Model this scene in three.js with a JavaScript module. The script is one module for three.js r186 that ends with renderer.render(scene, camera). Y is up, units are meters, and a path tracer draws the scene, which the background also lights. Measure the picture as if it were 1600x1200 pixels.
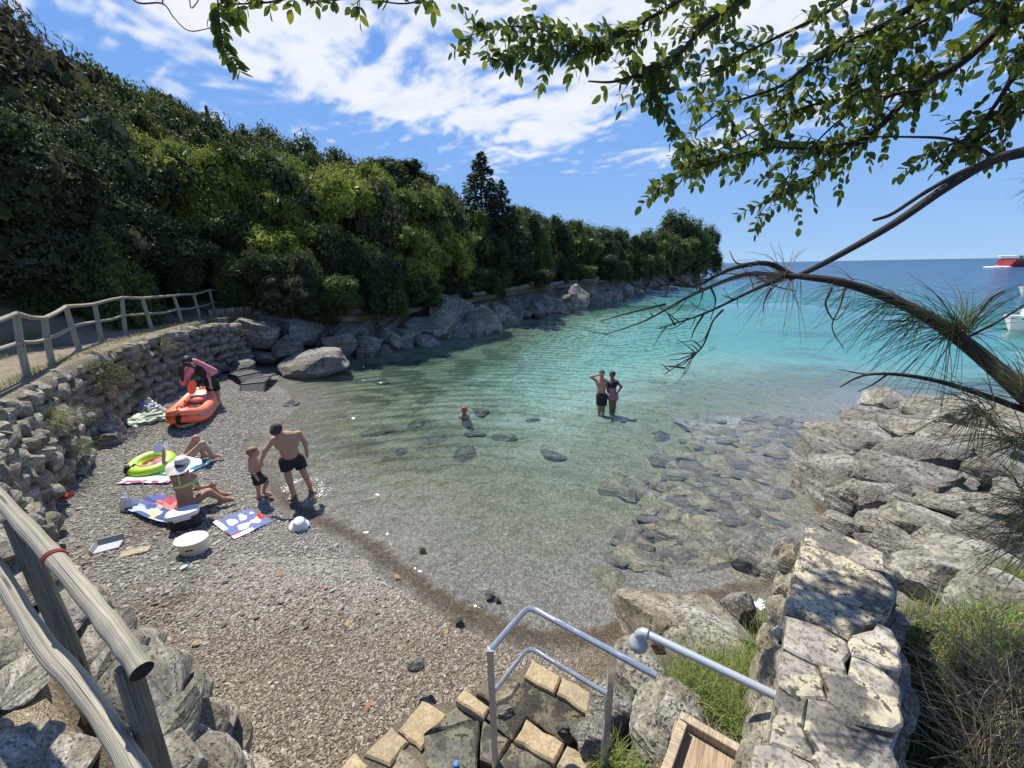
import * as THREE from 'three';
import { mergeGeometries, mergeVertices, toCreasedNormals } from 'three/addons/utils/BufferGeometryUtils.js';

// ------------------------------------------------------------------ camera, sky, sun, exposure
const scene = new THREE.Scene();
const camera = new THREE.PerspectiveCamera(90, 4 / 3, 0.1, 9000);
const EYE = new THREE.Vector3(0, 4.3, 0);
camera.position.copy(EYE);
camera.rotation.order = 'YXZ';
camera.rotation.set(-17.05 * Math.PI / 180, 0, -1.05 * Math.PI / 180);
camera.updateMatrixWorld(true);
const SUN = new THREE.Vector3(-0.34, 0.83, -0.44).normalize();
const sun = new THREE.DirectionalLight(new THREE.Color(1, 0.955, 0.86), 5.0);
sun.position.copy(SUN).multiplyScalar(80);
sun.castShadow = true;
sun.shadow.mapSize.set(4096, 4096);
Object.assign(sun.shadow.camera, { left: -45, right: 45, top: 45, bottom: -45, near: 1, far: 240 });
sun.shadow.radius = 1;
scene.add(sun, sun.target);
const renderer = new THREE.WebGLRenderer({ antialias: true });
renderer.setSize(1024, 768);
renderer.toneMapping = THREE.LinearToneMapping;
renderer.toneMappingExposure = 1.6;
renderer.shadowMap.enabled = true;

// ------------------------------------------------------------------ numbers
function seeded(a) { return () => { a |= 0; a = a + 0x6D2B79F5 | 0; let t = Math.imul(a ^ a >>> 15, 1 | a); t = t + Math.imul(t ^ t >>> 7, 61 | t) ^ t; return ((t ^ t >>> 14) >>> 0) / 4294967296; }; }
let rnd = seeded(7);
const R = (a, b) => a + (b - a) * rnd();
const pick = (a) => a[Math.floor(rnd() * a.length) % a.length];
const V = (x, y, z) => new THREE.Vector3(x, y, z);
const clamp = (x, a = 0, b = 1) => Math.min(b, Math.max(a, x));
const mixn = (a, b, t) => a + (b - a) * t;
const sstep = (a, b, x) => { const t = clamp((x - a) / (b - a)); return t * t * (3 - 2 * t); };
const hash = (x, y, z) => { let h = Math.imul(x, 374761393) ^ Math.imul(y, 668265263) ^ Math.imul(z, 2147483647 - 19); h = Math.imul(h ^ h >>> 13, 1274126177); return ((h ^ h >>> 16) >>> 0) / 4294967296; };
function noise3(x, y, z) {
  const ix = Math.floor(x), iy = Math.floor(y), iz = Math.floor(z); let fx = x - ix, fy = y - iy, fz = z - iz;
  fx = fx * fx * (3 - 2 * fx); fy = fy * fy * (3 - 2 * fy); fz = fz * fz * (3 - 2 * fz);
  const l = (a, b, t) => a + (b - a) * t, h = (a, b, c) => hash(ix + a, iy + b, iz + c);
  return l(l(l(h(0, 0, 0), h(1, 0, 0), fx), l(h(0, 1, 0), h(1, 1, 0), fx), fy), l(l(h(0, 0, 1), h(1, 0, 1), fx), l(h(0, 1, 1), h(1, 1, 1), fx), fy), fz);
}
const fbm = (x, y, z, o = 4) => { let s = 0, a = 0.5, n = 0; for (let i = 0; i < o; i++) { s += a * noise3(x, y, z); n += a; a *= 0.5; x = x * 2.03 + 11.3; y = y * 2.03 + 5.7; z = z * 2.03 + 2.9; } return s / n; };
function tile2(u, v, p, s) {   // repeats after p cells
  const ix = Math.floor(u * p), iy = Math.floor(v * p); let fx = u * p - ix, fy = v * p - iy; fx = fx * fx * (3 - 2 * fx); fy = fy * fy * (3 - 2 * fy);
  const h = (a, b) => hash(((ix + a) % p + p) % p, ((iy + b) % p + p) % p, s);
  return mixn(mixn(h(0, 0), h(1, 0), fx), mixn(h(0, 1), h(1, 1), fx), fy);
}
const tfbm = (u, v, p, s, o = 5) => { let r = 0, a = 0.5, n = 0; for (let i = 0; i < o; i++) { r += a * tile2(u, v, p, s + i * 17); n += a; a *= 0.52; p *= 2; } return r / n; };
function tworley(u, v, p, s) {
  const x = u * p, y = v * p, ix = Math.floor(x), iy = Math.floor(y); let d1 = 9, d2 = 9, id = 0;
  for (let a = -1; a <= 1; a++) for (let b = -1; b <= 1; b++) {
    const cx = ((ix + a) % p + p) % p, cy = ((iy + b) % p + p) % p, dx = ix + a + hash(cx, cy, s) - x, dy = iy + b + hash(cx, cy, s + 1) - y, d = Math.hypot(dx, dy);
    if (d < d1) { d2 = d1; d1 = d; id = hash(cx, cy, s + 2); } else if (d < d2) d2 = d;
  }
  return [d1, d2, id];
}
const ray = (px, py) => V((px - 800) / 600, (600 - py) / 600, -1).applyQuaternion(camera.quaternion);
const at = (px, py, t) => ray(px, py).multiplyScalar(t).add(EYE);
const atY = (px, py, y) => { const r = ray(px, py); return r.multiplyScalar((y - EYE.y) / r.y).add(EYE); };

// ------------------------------------------------------------------ textures
function tex(n, fn, srgb = false, rx = 1, ry = rx) {
  const d = new Uint8Array(n * n * 4);
  for (let j = 0; j < n; j++) for (let i = 0; i < n; i++) { const c = fn(i / n, j / n), k = (j * n + i) * 4; if (c.length) { d[k] = clamp(c[0]) * 255; d[k + 1] = clamp(c[1]) * 255; d[k + 2] = clamp(c[2]) * 255; } else d[k] = d[k + 1] = d[k + 2] = clamp(c) * 255; d[k + 3] = 255; }
  const t = new THREE.DataTexture(d, n, n); t.wrapS = t.wrapT = THREE.RepeatWrapping; t.magFilter = THREE.LinearFilter; t.minFilter = THREE.LinearMipmapLinearFilter; t.generateMipmaps = true;
  if (srgb) t.colorSpace = THREE.SRGBColorSpace; t.repeat.set(rx, ry); t.needsUpdate = true; return t;
}
const g3 = (v, t = [1, 1, 1]) => [v * t[0], v * t[1], v * t[2]];
// grain maps multiply the material's colour, so they stay near white
const texRock = tex(512, (u, v) => { const a = tfbm(u, v, 5, 3, 6), b = tfbm(u, v, 40, 9, 3), c = tfbm(u, v, 3, 21, 5), pit = sstep(0.64, 0.74, tfbm(u, v, 26, 33, 3)); const la = tile2(u + 0.3 * c, v, 3, 71) * 0 + tfbm(u * 1, (v + 0.12 * c) % 1, 2, 71, 2), st = tile2(u, ((v + 0.1 * c) % 1), 48, 73) * 0.35 + tile2(0.5, ((v + 0.14 * c) % 1), 30, 75) * 0.65; let k = 0.5 + 0.36 * a + 0.3 * (b - 0.5) + 0.2 * (st - 0.5) + 0.2 * (la - 0.5); k *= 1 - 0.32 * pit; const w = sstep(0.5, 0.62, c); return [k * mixn(1, 0.93, w), k * mixn(0.99, 0.91, w), k * mixn(0.965, 0.85, w)]; }, true);
const texRockBump = tex(512, (u, v) => { const a = tfbm(u, v, 8, 51, 6), pit = sstep(0.62, 0.76, tfbm(u, v, 26, 33, 3)), cr = Math.abs(tfbm(u, v + 0.2 * tfbm(u, v, 4, 3, 3), 6, 77, 4) - 0.5); const c2 = tfbm(u, v, 3, 21, 5), st = tile2(0.5, ((v + 0.14 * c2) % 1), 30, 75); return clamp(0.75 * a + 0.1 * sstep(0, 0.03, cr) - 0.3 * pit + 0.22 * st); });
const texSlate = tex(512, (u, v) => { const a = tfbm(u * 1, v, 4, 5, 6), l = tfbm(u, v, 2, 8, 3), s = tfbm(u + l * 0.1, v * 1, 30, 12, 3), lich = sstep(0.53, 0.64, tfbm(u, v, 7, 41, 6)), dk = sstep(0.58, 0.68, tfbm(u, v, 34, 61, 3)), stain = sstep(0.5, 0.62, tfbm(u, v, 5, 91, 6)), spk = sstep(0.62, 0.7, tfbm(u, v, 60, 101, 2)); const k = (0.6 + 0.34 * a + 0.26 * (s - 0.5)) * (1 - 0.3 * stain) * (1 - 0.25 * spk); return [mixn(k, 0.97, lich * 0.75) * (1 - 0.55 * dk * lich), mixn(k * 0.97, 0.94, lich * 0.75) * (1 - 0.55 * dk * lich), mixn(k * 0.93, 0.82, lich * 0.75) * (1 - 0.55 * dk * lich)]; }, true);
const texGravel = tex(1024, (u, v) => { const w = tworley(u, v, 110, 5), w2 = tworley(u, v, 46, 15); const e = sstep(0.02, 0.3, w[1] - w[0]); let k = mixn(0.42, 0.62 + 0.4 * w[2], e) * mixn(0.85, 1.08, w2[2]) * (0.9 + 0.2 * tfbm(u, v, 8, 4, 4)); const h = w[2] * 7 % 1; return [k * (1 + 0.06 * (h - 0.5)), k * 0.99, k * (0.96 - 0.07 * (h - 0.4))]; }, true);
const texGravelBump = tex(1024, (u, v) => { const w = tworley(u, v, 110, 5), w2 = tworley(u, v, 46, 15); return clamp(0.6 * sstep(0, 0.45, w[1] - w[0]) * (0.5 + 0.5 * w[2]) + 0.4 * sstep(0, 0.5, w2[1] - w2[0]) * w2[2]); });
const texWood = tex(512, (u, v) => { const wv = 0.05 * tfbm(u, v, 3, 2, 3), g = tfbm(u, v * 0.125, 8, 7, 1), l = tfbm((u + wv) * 1, v, 4, 9, 2), s = tile2(u + wv, v * 1, 64, 31) * 0.5 + tile2((u + wv), Math.floor(v * 8) / 8 * 0 + v, 24, 37) * 0.5; const streak = tile2(((u + wv) % 1 + 1) % 1, v * 0.06, 96, 44); const kn = tworley(u, v, 3, 88), kk = kn[2] > 0.55 ? 1 - sstep(0.05, 0.12, kn[0] * (1 + 0.3 * tfbm(u, v, 20, 8, 2))) : 0; return g3(-0.3 * kk + 0.62 + 0.3 * streak + 0.15 * (l - 0.5) + 0.1 * (s - 0.5) - 0.28 * sstep(0.86, 0.97, streak), [1, 0.98, 0.93]); }, true);
const texWoodBump = tex(512, (u, v) => { const wv = 0.05 * tfbm(u, v, 3, 2, 3), st = tile2(((u + wv) % 1 + 1) % 1, v * 0.06, 96, 44), st2 = tile2(((u + wv) % 1 + 1) % 1, v * 0.12, 36, 49); return clamp(0.5 * st + 0.5 * st2); });
const texBark = tex(256, (u, v) => { const a = tfbm(u, v, 6, 12, 5), s = tile2((u + 0.1 * a) % 1, v * 0.3, 28, 6); return g3(0.45 + 0.45 * a + 0.25 * (s - 0.5), [1, 0.96, 0.9]); }, true);
const texSand = tex(512, (u, v) => { const a = tfbm(u, v, 6, 3, 5), b = tfbm(u, v, 60, 7, 3); return g3(0.7 + 0.24 * a + 0.3 * (b - 0.5), [1, 0.98, 0.94]); }, true);
const texFine = tex(256, (u, v) => tfbm(u, v, 24, 5, 4));
const texWeave = tex(256, (u, v) => 0.5 + 0.25 * Math.sin(u * 6.2832 * 48) + 0.25 * Math.sin(v * 6.2832 * 48));
const texWater = tex(1024, (u, v) => { const w = 0.035 * (tfbm(u, v, 4, 91, 3) - 0.5), a = tfbm(u + w, v + w, 10, 3, 3), b = tfbm(u - w, v + w, 28, 13, 3), r = 1 - Math.abs(tfbm(u + w * 2, v, 12, 23, 2) - 0.5) * 2; return clamp(0.45 * a + 0.2 * b + 0.35 * r * r); });
function rep(t, x, y = x) { const c = t.clone(); c.repeat.set(x, y); c.needsUpdate = true; return c; }

// ------------------------------------------------------------------ sky: air with clouds drifting on a flat layer
{
  const W = 3072, H = 1536, d = new Float32Array(W * H * 4);
  const lin = (a) => a.map((x) => x <= 0.04045 ? x / 12.92 : ((x + 0.055) / 1.055) ** 2.4);
  const hor = lin([0.64, 0.785, 0.93]), mid = lin([0.44, 0.635, 0.92]), zen = lin([0.29, 0.47, 0.81]), cloud = lin([0.955, 0.965, 0.985]), grey = lin([0.80, 0.84, 0.90]);
  // cloud fields as [azimuth, elevation, half width, half height, strength, slant]: azimuth in degrees to the right of -z
  const fields = [[-9, 31, 15, 11, 0.31, 0], [-33, 33, 14, 12, 0.27, 0.2], [-20, 38, 12, 7, 0.1, 0], [-10, 18.2, 16, 2.2, 0.4, -0.10], [9, 18.2, 9, 2.6, 0.4, 0.35], [16, 27, 16, 7, 0.34, 0.1], [36, 26, 15, 8, 0.36, 0.1], [-26, 24, 10, 4, 0.26, -0.2], [36, 15, 11, 1.6, 0.3, 0.1], [20, 12.5, 7, 0.9, 0.24, 0.05],
    [-100, 30, 40, 9, 0.2, 0], [95, 33, 35, 8, 0.22, 0.1], [150, 28, 40, 9, 0.2, 0], [-160, 35, 30, 8, 0.22, 0.1], [60, 60, 60, 10, 0.2, 0], [-120, 62, 60, 9, 0.18, 0]];
  for (let j = 0; j < H; j++) {
    const up = ((j + 0.5) / H - 0.5) * Math.PI, y = Math.sin(up), el = up * 180 / Math.PI;
    for (let i = 0; i < W; i++) {
      const ro = ((i + 0.5) / W - 0.5) * 2 * Math.PI, k = (j * W + i) * 4;
      let c;
      if (y <= 0) c = hor;
      else {
        const x = Math.cos(ro) * Math.cos(up), z = Math.sin(ro) * Math.cos(up), az = Math.atan2(x, -z) * 180 / Math.PI;
        const a = sstep(0, 0.33, y), b = sstep(0.25, 0.9, y);
        const e = y * 4.6; c = [0, 1, 2].map((q) => mixn(mixn(hor[q], mid[q], 1 - Math.exp(-e * 1.25)), zen[q], b));
        let bias = 0;
        for (const f of fields) { let dx = ((az - f[0] + 540) % 360) - 180; const dy = el - f[1] - f[5] * dx; const g = Math.exp(-((dx / f[2]) ** 2) - ((dy / f[3]) ** 2)); bias += f[4] * g; }
        if (bias > 0.02) {
          const s = 1 / (y + 0.12), X = x * s * 2.4, Z = z * s * 2.4;
          const wx = fbm(X * 0.9 + 3, Z * 0.9, 7, 2) - 0.5, wz = fbm(X * 0.9, Z * 0.9 + 9, 3, 2) - 0.5;
          const cx = X + wx * 0.55, cz = Z + wz * 0.55, st = (cx * 0.83 + cz * 0.55), sp = (-cx * 0.55 + cz * 0.83);
          const n0 = fbm(st * 1.6, sp * 5.2, 1.7, 7) * 0.6 + fbm(cx * 6.5, cz * 6.5, 5.1, 6) * 0.4, n = 0.5 + (n0 - 0.5) * 1.6;
          const den = n - 0.66 + bias * 1.25;
          const al = sstep(-0.06, 0.42, den) * sstep(0.02, 0.12, y) * 0.96;
          const sh = sstep(0.1, 0.42, den) * 0.55 * fbm(cx * 3 + 4, cz * 3, 2, 3);
          c = c.map((q, m) => mixn(q, mixn(cloud[m], grey[m], sh), al));
        }
      }
      d[k] = c[0] * 0.68; d[k + 1] = c[1] * 0.68; d[k + 2] = c[2] * 0.68; d[k + 3] = 1;
    }
  }
  const t = new THREE.DataTexture(d, W, H, THREE.RGBAFormat, THREE.FloatType);
  t.mapping = THREE.EquirectangularReflectionMapping; t.magFilter = t.minFilter = THREE.LinearFilter; t.needsUpdate = true;
  scene.background = t; scene.environment = t;
}

// ------------------------------------------------------------------ builders
const taken = {};
function numbered(n) { const k = taken[n] = (taken[n] ?? -1) + 1; return k ? n + '_' + String(k).padStart(3, '0') : n; }
function tag(o, label, category, group) { o.userData.label = label; o.userData.category = category; if (group) o.userData.group = group; return o; }
function thing(name, label, category, pos, group) { const o = new THREE.Group(); o.name = numbered(name); if (pos) o.position.copy(pos); scene.add(o); return tag(o, label, category, group); }
function part(name, geo, mat, parent) { const m = new THREE.Mesh(geo, mat); m.name = name; parent.add(m); return m; }
function solo(name, geo, mat, label, category, group) { const m = new THREE.Mesh(geo, mat); m.name = numbered(name); scene.add(m); return tag(m, label, category, group); }
function struct(name, geo, mat) { const m = new THREE.Mesh(geo, mat); m.name = numbered(name); m.userData.kind = 'structure'; scene.add(m); return m; }
const std = (c, rough = 0.9, o = {}) => new THREE.MeshStandardMaterial({ color: Array.isArray(c) ? new THREE.Color().setRGB(...c) : c, roughness: rough, ...o });
const phys = (c, rough, o = {}) => new THREE.MeshPhysicalMaterial({ color: Array.isArray(c) ? new THREE.Color().setRGB(...c) : c, roughness: rough, ...o });
const LN = V(0, 0, 0);
function boxUV(g, s = 1) {   // uv in metres from the plane each face lies nearest to
  g = g.index ? g.toNonIndexed() : g; const p = g.attributes.position, uv = new Float32Array(p.count * 2), a = V(), b = V(), c = V(), n = V();
  for (let i = 0; i < p.count; i += 3) {
    a.fromBufferAttribute(p, i); b.fromBufferAttribute(p, i + 1); c.fromBufferAttribute(p, i + 2); n.copy(b).sub(a).cross(LN.copy(c).sub(a));
    const x = Math.abs(n.x), y = Math.abs(n.y), z = Math.abs(n.z);
    [a, b, c].forEach((q, k) => { uv[(i + k) * 2] = (x >= y && x >= z ? q.z : q.x) * s; uv[(i + k) * 2 + 1] = (y > x && y > z ? q.z : q.y) * s; });
  }
  g.setAttribute('uv', new THREE.BufferAttribute(uv, 2)); return g;
}
function tube(points, radii, sides = 8, caps = true) {   // a bent, tapering round bar; v runs along it in metres
  const n = points.length, pos = [], uv = [], idx = []; let u = V(0, 1, 0), len = 0; const tan = V(), w = V(), prev = V();
  for (let i = 0; i < n; i++) {
    tan.copy(points[Math.min(n - 1, i + 1)]).sub(points[Math.max(0, i - 1)]).normalize();
    if (i === 0) { u.set(Math.abs(tan.y) > 0.9 ? 1 : 0, Math.abs(tan.y) > 0.9 ? 0 : 1, 0); } else len += points[i].distanceTo(points[i - 1]);
    u.addScaledVector(tan, -u.dot(tan)).normalize(); w.copy(tan).cross(u);
    const r = Array.isArray(radii) ? radii[i] : radii;
    for (let k = 0; k <= sides; k++) { const a = k / sides * 2 * Math.PI, c = Math.cos(a) * r, s = Math.sin(a) * r; pos.push(points[i].x + u.x * c + w.x * s, points[i].y + u.y * c + w.y * s, points[i].z + u.z * c + w.z * s); uv.push(k / sides, len); }
  }
  for (let i = 0; i < n - 1; i++) for (let k = 0; k < sides; k++) { const a = i * (sides + 1) + k, b = a + sides + 1; idx.push(a, a + 1, b, b, a + 1, b + 1); }
  if (caps) for (const e of [0, n - 1]) { const c = pos.length / 3; pos.push(points[e].x, points[e].y, points[e].z); uv.push(0.5, len); for (let k = 0; k < sides; k++) { const a = e * (sides + 1) + k; e ? idx.push(a, a + 1, c) : idx.push(a + 1, a, c); } }
  const g = new THREE.BufferGeometry(); g.setAttribute('position', new THREE.Float32BufferAttribute(pos, 3)); g.setAttribute('uv', new THREE.Float32BufferAttribute(uv, 2)); g.setIndex(idx); g.computeVertexNormals(); return g;
}
const curve = (pts, n) => new THREE.CatmullRomCurve3(pts).getPoints(n);
function spline(pts, n, r0, r1, sides = 8) { const p = curve(pts, n); return tube(p, p.map((_, i) => mixn(r0, r1, i / n)), sides); }
function rbox(w, h, d, r = 0.01, jit = 0, seed = 1) {   // chamfered box, corners a little off
  const s = new THREE.Shape(), x = w / 2 - r, z = d / 2 - r; const q = seeded(seed), j = () => (q() - 0.5) * jit;
  s.moveTo(-x + j(), -z + j()); s.lineTo(x + j(), -z + j()); s.lineTo(x + j(), z + j()); s.lineTo(-x + j(), z + j()); s.closePath();
  const g = new THREE.ExtrudeGeometry(s, { depth: h - 2 * r, bevelEnabled: true, bevelSize: r, bevelThickness: r, bevelSegments: 1 }); g.rotateX(-Math.PI / 2); g.translate(0, r, 0); return boxUV(g);
}
// a broken stone: a ball flattened by cutting planes and roughened
const stoneCache = {};
function stone(seed, detail = 5, cuts = 9, rough = 0.1, uvs = 1) {
  const key = [seed, detail, cuts, rough].join(); if (stoneCache[key]) return stoneCache[key];
  const q = seeded(seed * 131 + 7), g0 = new THREE.IcosahedronGeometry(1, detail); let g = mergeVertices((g0.deleteAttribute('uv'), g0.deleteAttribute('normal'), g0));
  const planes = []; for (let i = 0; i < cuts; i++) { const z = q() * 2 - 1, a = q() * 6.283, s = Math.sqrt(1 - z * z); planes.push([s * Math.cos(a), z, s * Math.sin(a), 0.5 + 0.32 * q()]); }
  const p = g.attributes.position, v = V();
  for (let i = 0; i < p.count; i++) {
    v.fromBufferAttribute(p, i); let r = 1; for (const c of planes) { const d = v.x * c[0] + v.y * c[1] + v.z * c[2]; if (d > 0.01) r = Math.min(r, c[3] / d); }
    r = Math.min(r, 0.98); r *= 1 + rough * (fbm(v.x * 2.2 + seed, v.y * 2.2, v.z * 2.2, 4) - 0.5) * 2 + rough * 0.5 * (noise3(v.x * 9 + seed, v.y * 9, v.z * 9) - 0.5);
    v.multiplyScalar(r); p.setXYZ(i, v.x, v.y, v.z);
  }
  g.computeBoundingBox(); const b = g.boundingBox, sz = b.getSize(V()), ce = b.getCenter(V()); g.translate(-ce.x, -ce.y, -ce.z); g.scale(1 / sz.x, 1 / sz.y, 1 / sz.z);
  g = toCreasedNormals(g, 0.55); return stoneCache[key] = boxUV(g, uvs);
}

// ------------------------------------------------------------------ the ground: beach, bank and sea bed in one sheet
const shoreW = [[17, -9], [12.2, -11.6], [9.2, -9.9], [7.4, -8.2], [6.0, -7.0], [5.5, -6.1], [5.2, -5.2], [4.2, -4.6], [3.2, -4.3], [2.4, -4.15], [1.7, -3.95], [0.9, -3.62], [0.32, -3.66], [-0.1, -3.78], [-0.75, -4.1], [-1.45, -4.6], [-2.1, -5.2], [-3.0, -5.75], [-4.05, -6.35], [-4.75, -7.0], [-5.75, -8.05], [-6.3, -8.9], [-6.8, -10.2], [-7.0, -11.4], [-7.6, -12.6], [-8.2, -13.4], [-9.6, -14.8], [-10.3, -17], [-9.0, -19.6], [-7.2, -22.4], [-3.1, -28.1], [2.7, -37.2], [9.4, -48.2], [16.5, -56.8], [36.5, -88.2], [62, -132], [64, -141], [40, -175], [-60, -300], [-60, -2600], [2600, -2600], [2600, -9], [17, -9]];
function shore(x, z) {   // signed distance: above zero on land
  let m = 1e9, inside = false;
  for (let i = 0; i < shoreW.length - 1; i++) {
    const [ax, az] = shoreW[i], [bx, bz] = shoreW[i + 1], dx = bx - ax, dz = bz - az, t = clamp(((x - ax) * dx + (z - az) * dz) / (dx * dx + dz * dz));
    const d = (x - ax - dx * t) ** 2 + (z - az - dz * t) ** 2; if (d < m) m = d;
    if ((az > z) !== (bz > z) && x < dx * (z - az) / dz + ax) inside = !inside;
  }
  return inside ? -Math.sqrt(m) : Math.sqrt(m);
}
function groundY(x, z, d = shore(x, z)) {
  let h;
  if (d >= 0) h = 0.15 * Math.min(d, 1.6) + 0.075 * clamp(d - 1.6, 0, 4) + 0.012 * (noise3(x * 1.7, 0, z * 1.7) - 0.5) * Math.min(1, d * 2);
  else { const e = -d; h = -(0.10 * Math.min(e, 3) + 0.085 * clamp(e - 3, 0, 9) + 0.05 * clamp(e - 12, 0, 35) + 0.02 * clamp(e - 47, 0, 250)) + 0.05 * (noise3(x * 0.7, 3, z * 0.7) - 0.5) * Math.min(1, e * 0.6); }
  if (d >= 0) {
    const b = sstep(0.4, 1.1, x) * (0.75 * sstep(-3.5, -2.2, z) + 0.25 * sstep(-2.2, -1.2, z)), c = sstep(2.2, 3.4, x) * sstep(-4.6, -1.6, z) * 0.75;
    h += b + c + sstep(5, 12, x) * Math.min(1.1, d * 0.25);
  }
  return h;
}
function gnd(px, py) { const r = ray(px, py); let t = 1, p; for (let i = 0; i < 400; i++) { p = r.clone().multiplyScalar(t).add(EYE); const g = p.y - groundY(p.x, p.z); if (g < 0.002) break; t += Math.max(0.002, g * 0.5); } return p; }
const gravelMat = std([1, 1, 1], 0.95, { vertexColors: true, map: texGravel, bumpMap: texGravelBump, bumpScale: 0.02 });
const groundColor = (() => {
  const grey = [0.4, 0.385, 0.35], brown = [0.28, 0.225, 0.18], wet = [0.15, 0.11, 0.07], sandc = [0.78, 0.74, 0.64], weed = [0.075, 0.075, 0.035], algae = [0.34, 0.335, 0.2], bankc = [0.2, 0.17, 0.11];
  const mx = (a, b, t) => [mixn(a[0], b[0], t), mixn(a[1], b[1], t), mixn(a[2], b[2], t)];
  return (x, z, d) => {
    const n = fbm(x * 1.1, 2, z * 1.1, 4), n2 = fbm(x * 3.3, 5, z * 3.3, 4);
    let c; const under = [0.4, 0.385, 0.325];
    if (d > 0) {
      c = mx(grey, brown, sstep(0.42, 0.6, n * 0.6 + n2 * 0.4 + 0.24 * sstep(-5, -2.6, z) * sstep(0.2, 1.2, d) - 0.1));
      c = mx(c, wet, (1 - sstep(0.16, 0.42, d + 0.25 * (n2 - 0.5))) * sstep(-9, -6, z) * 0.85);
      c = mx(c, bankc, sstep(0.5, 0.9, x) * sstep(-3.4, -2.8, z));
    } else {
      const e = -d, sandy = sstep(3.5, 9, e + 5 * (n - 0.5)) * sstep(-7, 3, x + 0.18 * (z + 10) + 6 * (n - 0.5));
      c = mx(mx(under, algae, sstep(0.6, 2.4, e + 2 * (n2 - 0.5)) * 0.9), sandc, sandy);
      const left = 1 - sstep(-4.5, 1.5, x + 0.2 * (z + 12));
      c = mx(c, weed, sstep(0.46, 0.6, fbm(x * 0.9, 7, z * 1.6, 4)) * left * sstep(0.8, 2.5, e) * 0.85);
      c = mx(c, weed, sstep(0.52, 0.62, fbm(x * 0.35, 9, z * 0.5, 4)) * sstep(8, 14, x + 0.6 * (z + 12)) * 0.55 * (1 - sstep(20, 40, e)));
    }
    return c;
  };
})();
function sheet(xs, zs, yf, cf, uvs) {
  const nx = xs.length, nz = zs.length, pos = new Float32Array(nx * nz * 3), col = cf && new Float32Array(nx * nz * 3), uv = new Float32Array(nx * nz * 2), idx = [];
  for (let j = 0; j < nz; j++) for (let i = 0; i < nx; i++) { const k = j * nx + i, x = xs[i], z = zs[j], d = cf ? shore(x, z) : 0; pos[k * 3] = x; pos[k * 3 + 1] = yf(x, z, d); pos[k * 3 + 2] = z; uv[k * 2] = x * uvs; uv[k * 2 + 1] = z * uvs; if (cf) { const c = cf(x, z, d); col.set(c, k * 3); } }
  for (let j = 0; j < nz - 1; j++) for (let i = 0; i < nx - 1; i++) { const a = j * nx + i, b = a + nx; idx.push(a, b, a + 1, a + 1, b, b + 1); }
  const g = new THREE.BufferGeometry(); g.setAttribute('position', new THREE.BufferAttribute(pos, 3)); g.setAttribute('uv', new THREE.BufferAttribute(uv, 2)); if (cf) g.setAttribute('color', new THREE.BufferAttribute(col, 3)); g.setIndex(idx); g.computeVertexNormals(); return g;
}
const steps = (list) => { const o = []; for (const [a, b, s] of list) for (let x = a; x < b - s * 0.5; x += s) o.push(x); o.push(list[list.length - 1][1]); return o; };
struct('ground', sheet(steps([[-2600, -100, 500], [-100, -20, 8], [-20, -12, 0.5], [-12, 9, 0.11], [9, 20, 0.5], [20, 100, 5], [100, 2600, 250]]), steps([[-2600, -160, 250], [-160, -40, 6], [-40, -18, 0.5], [-18, -0.5, 0.11], [-0.5, 10, 0.7], [10, 60, 25]]), (x, z, d) => groundY(x, z, d), groundColor, 0.42), gravelMat);

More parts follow.
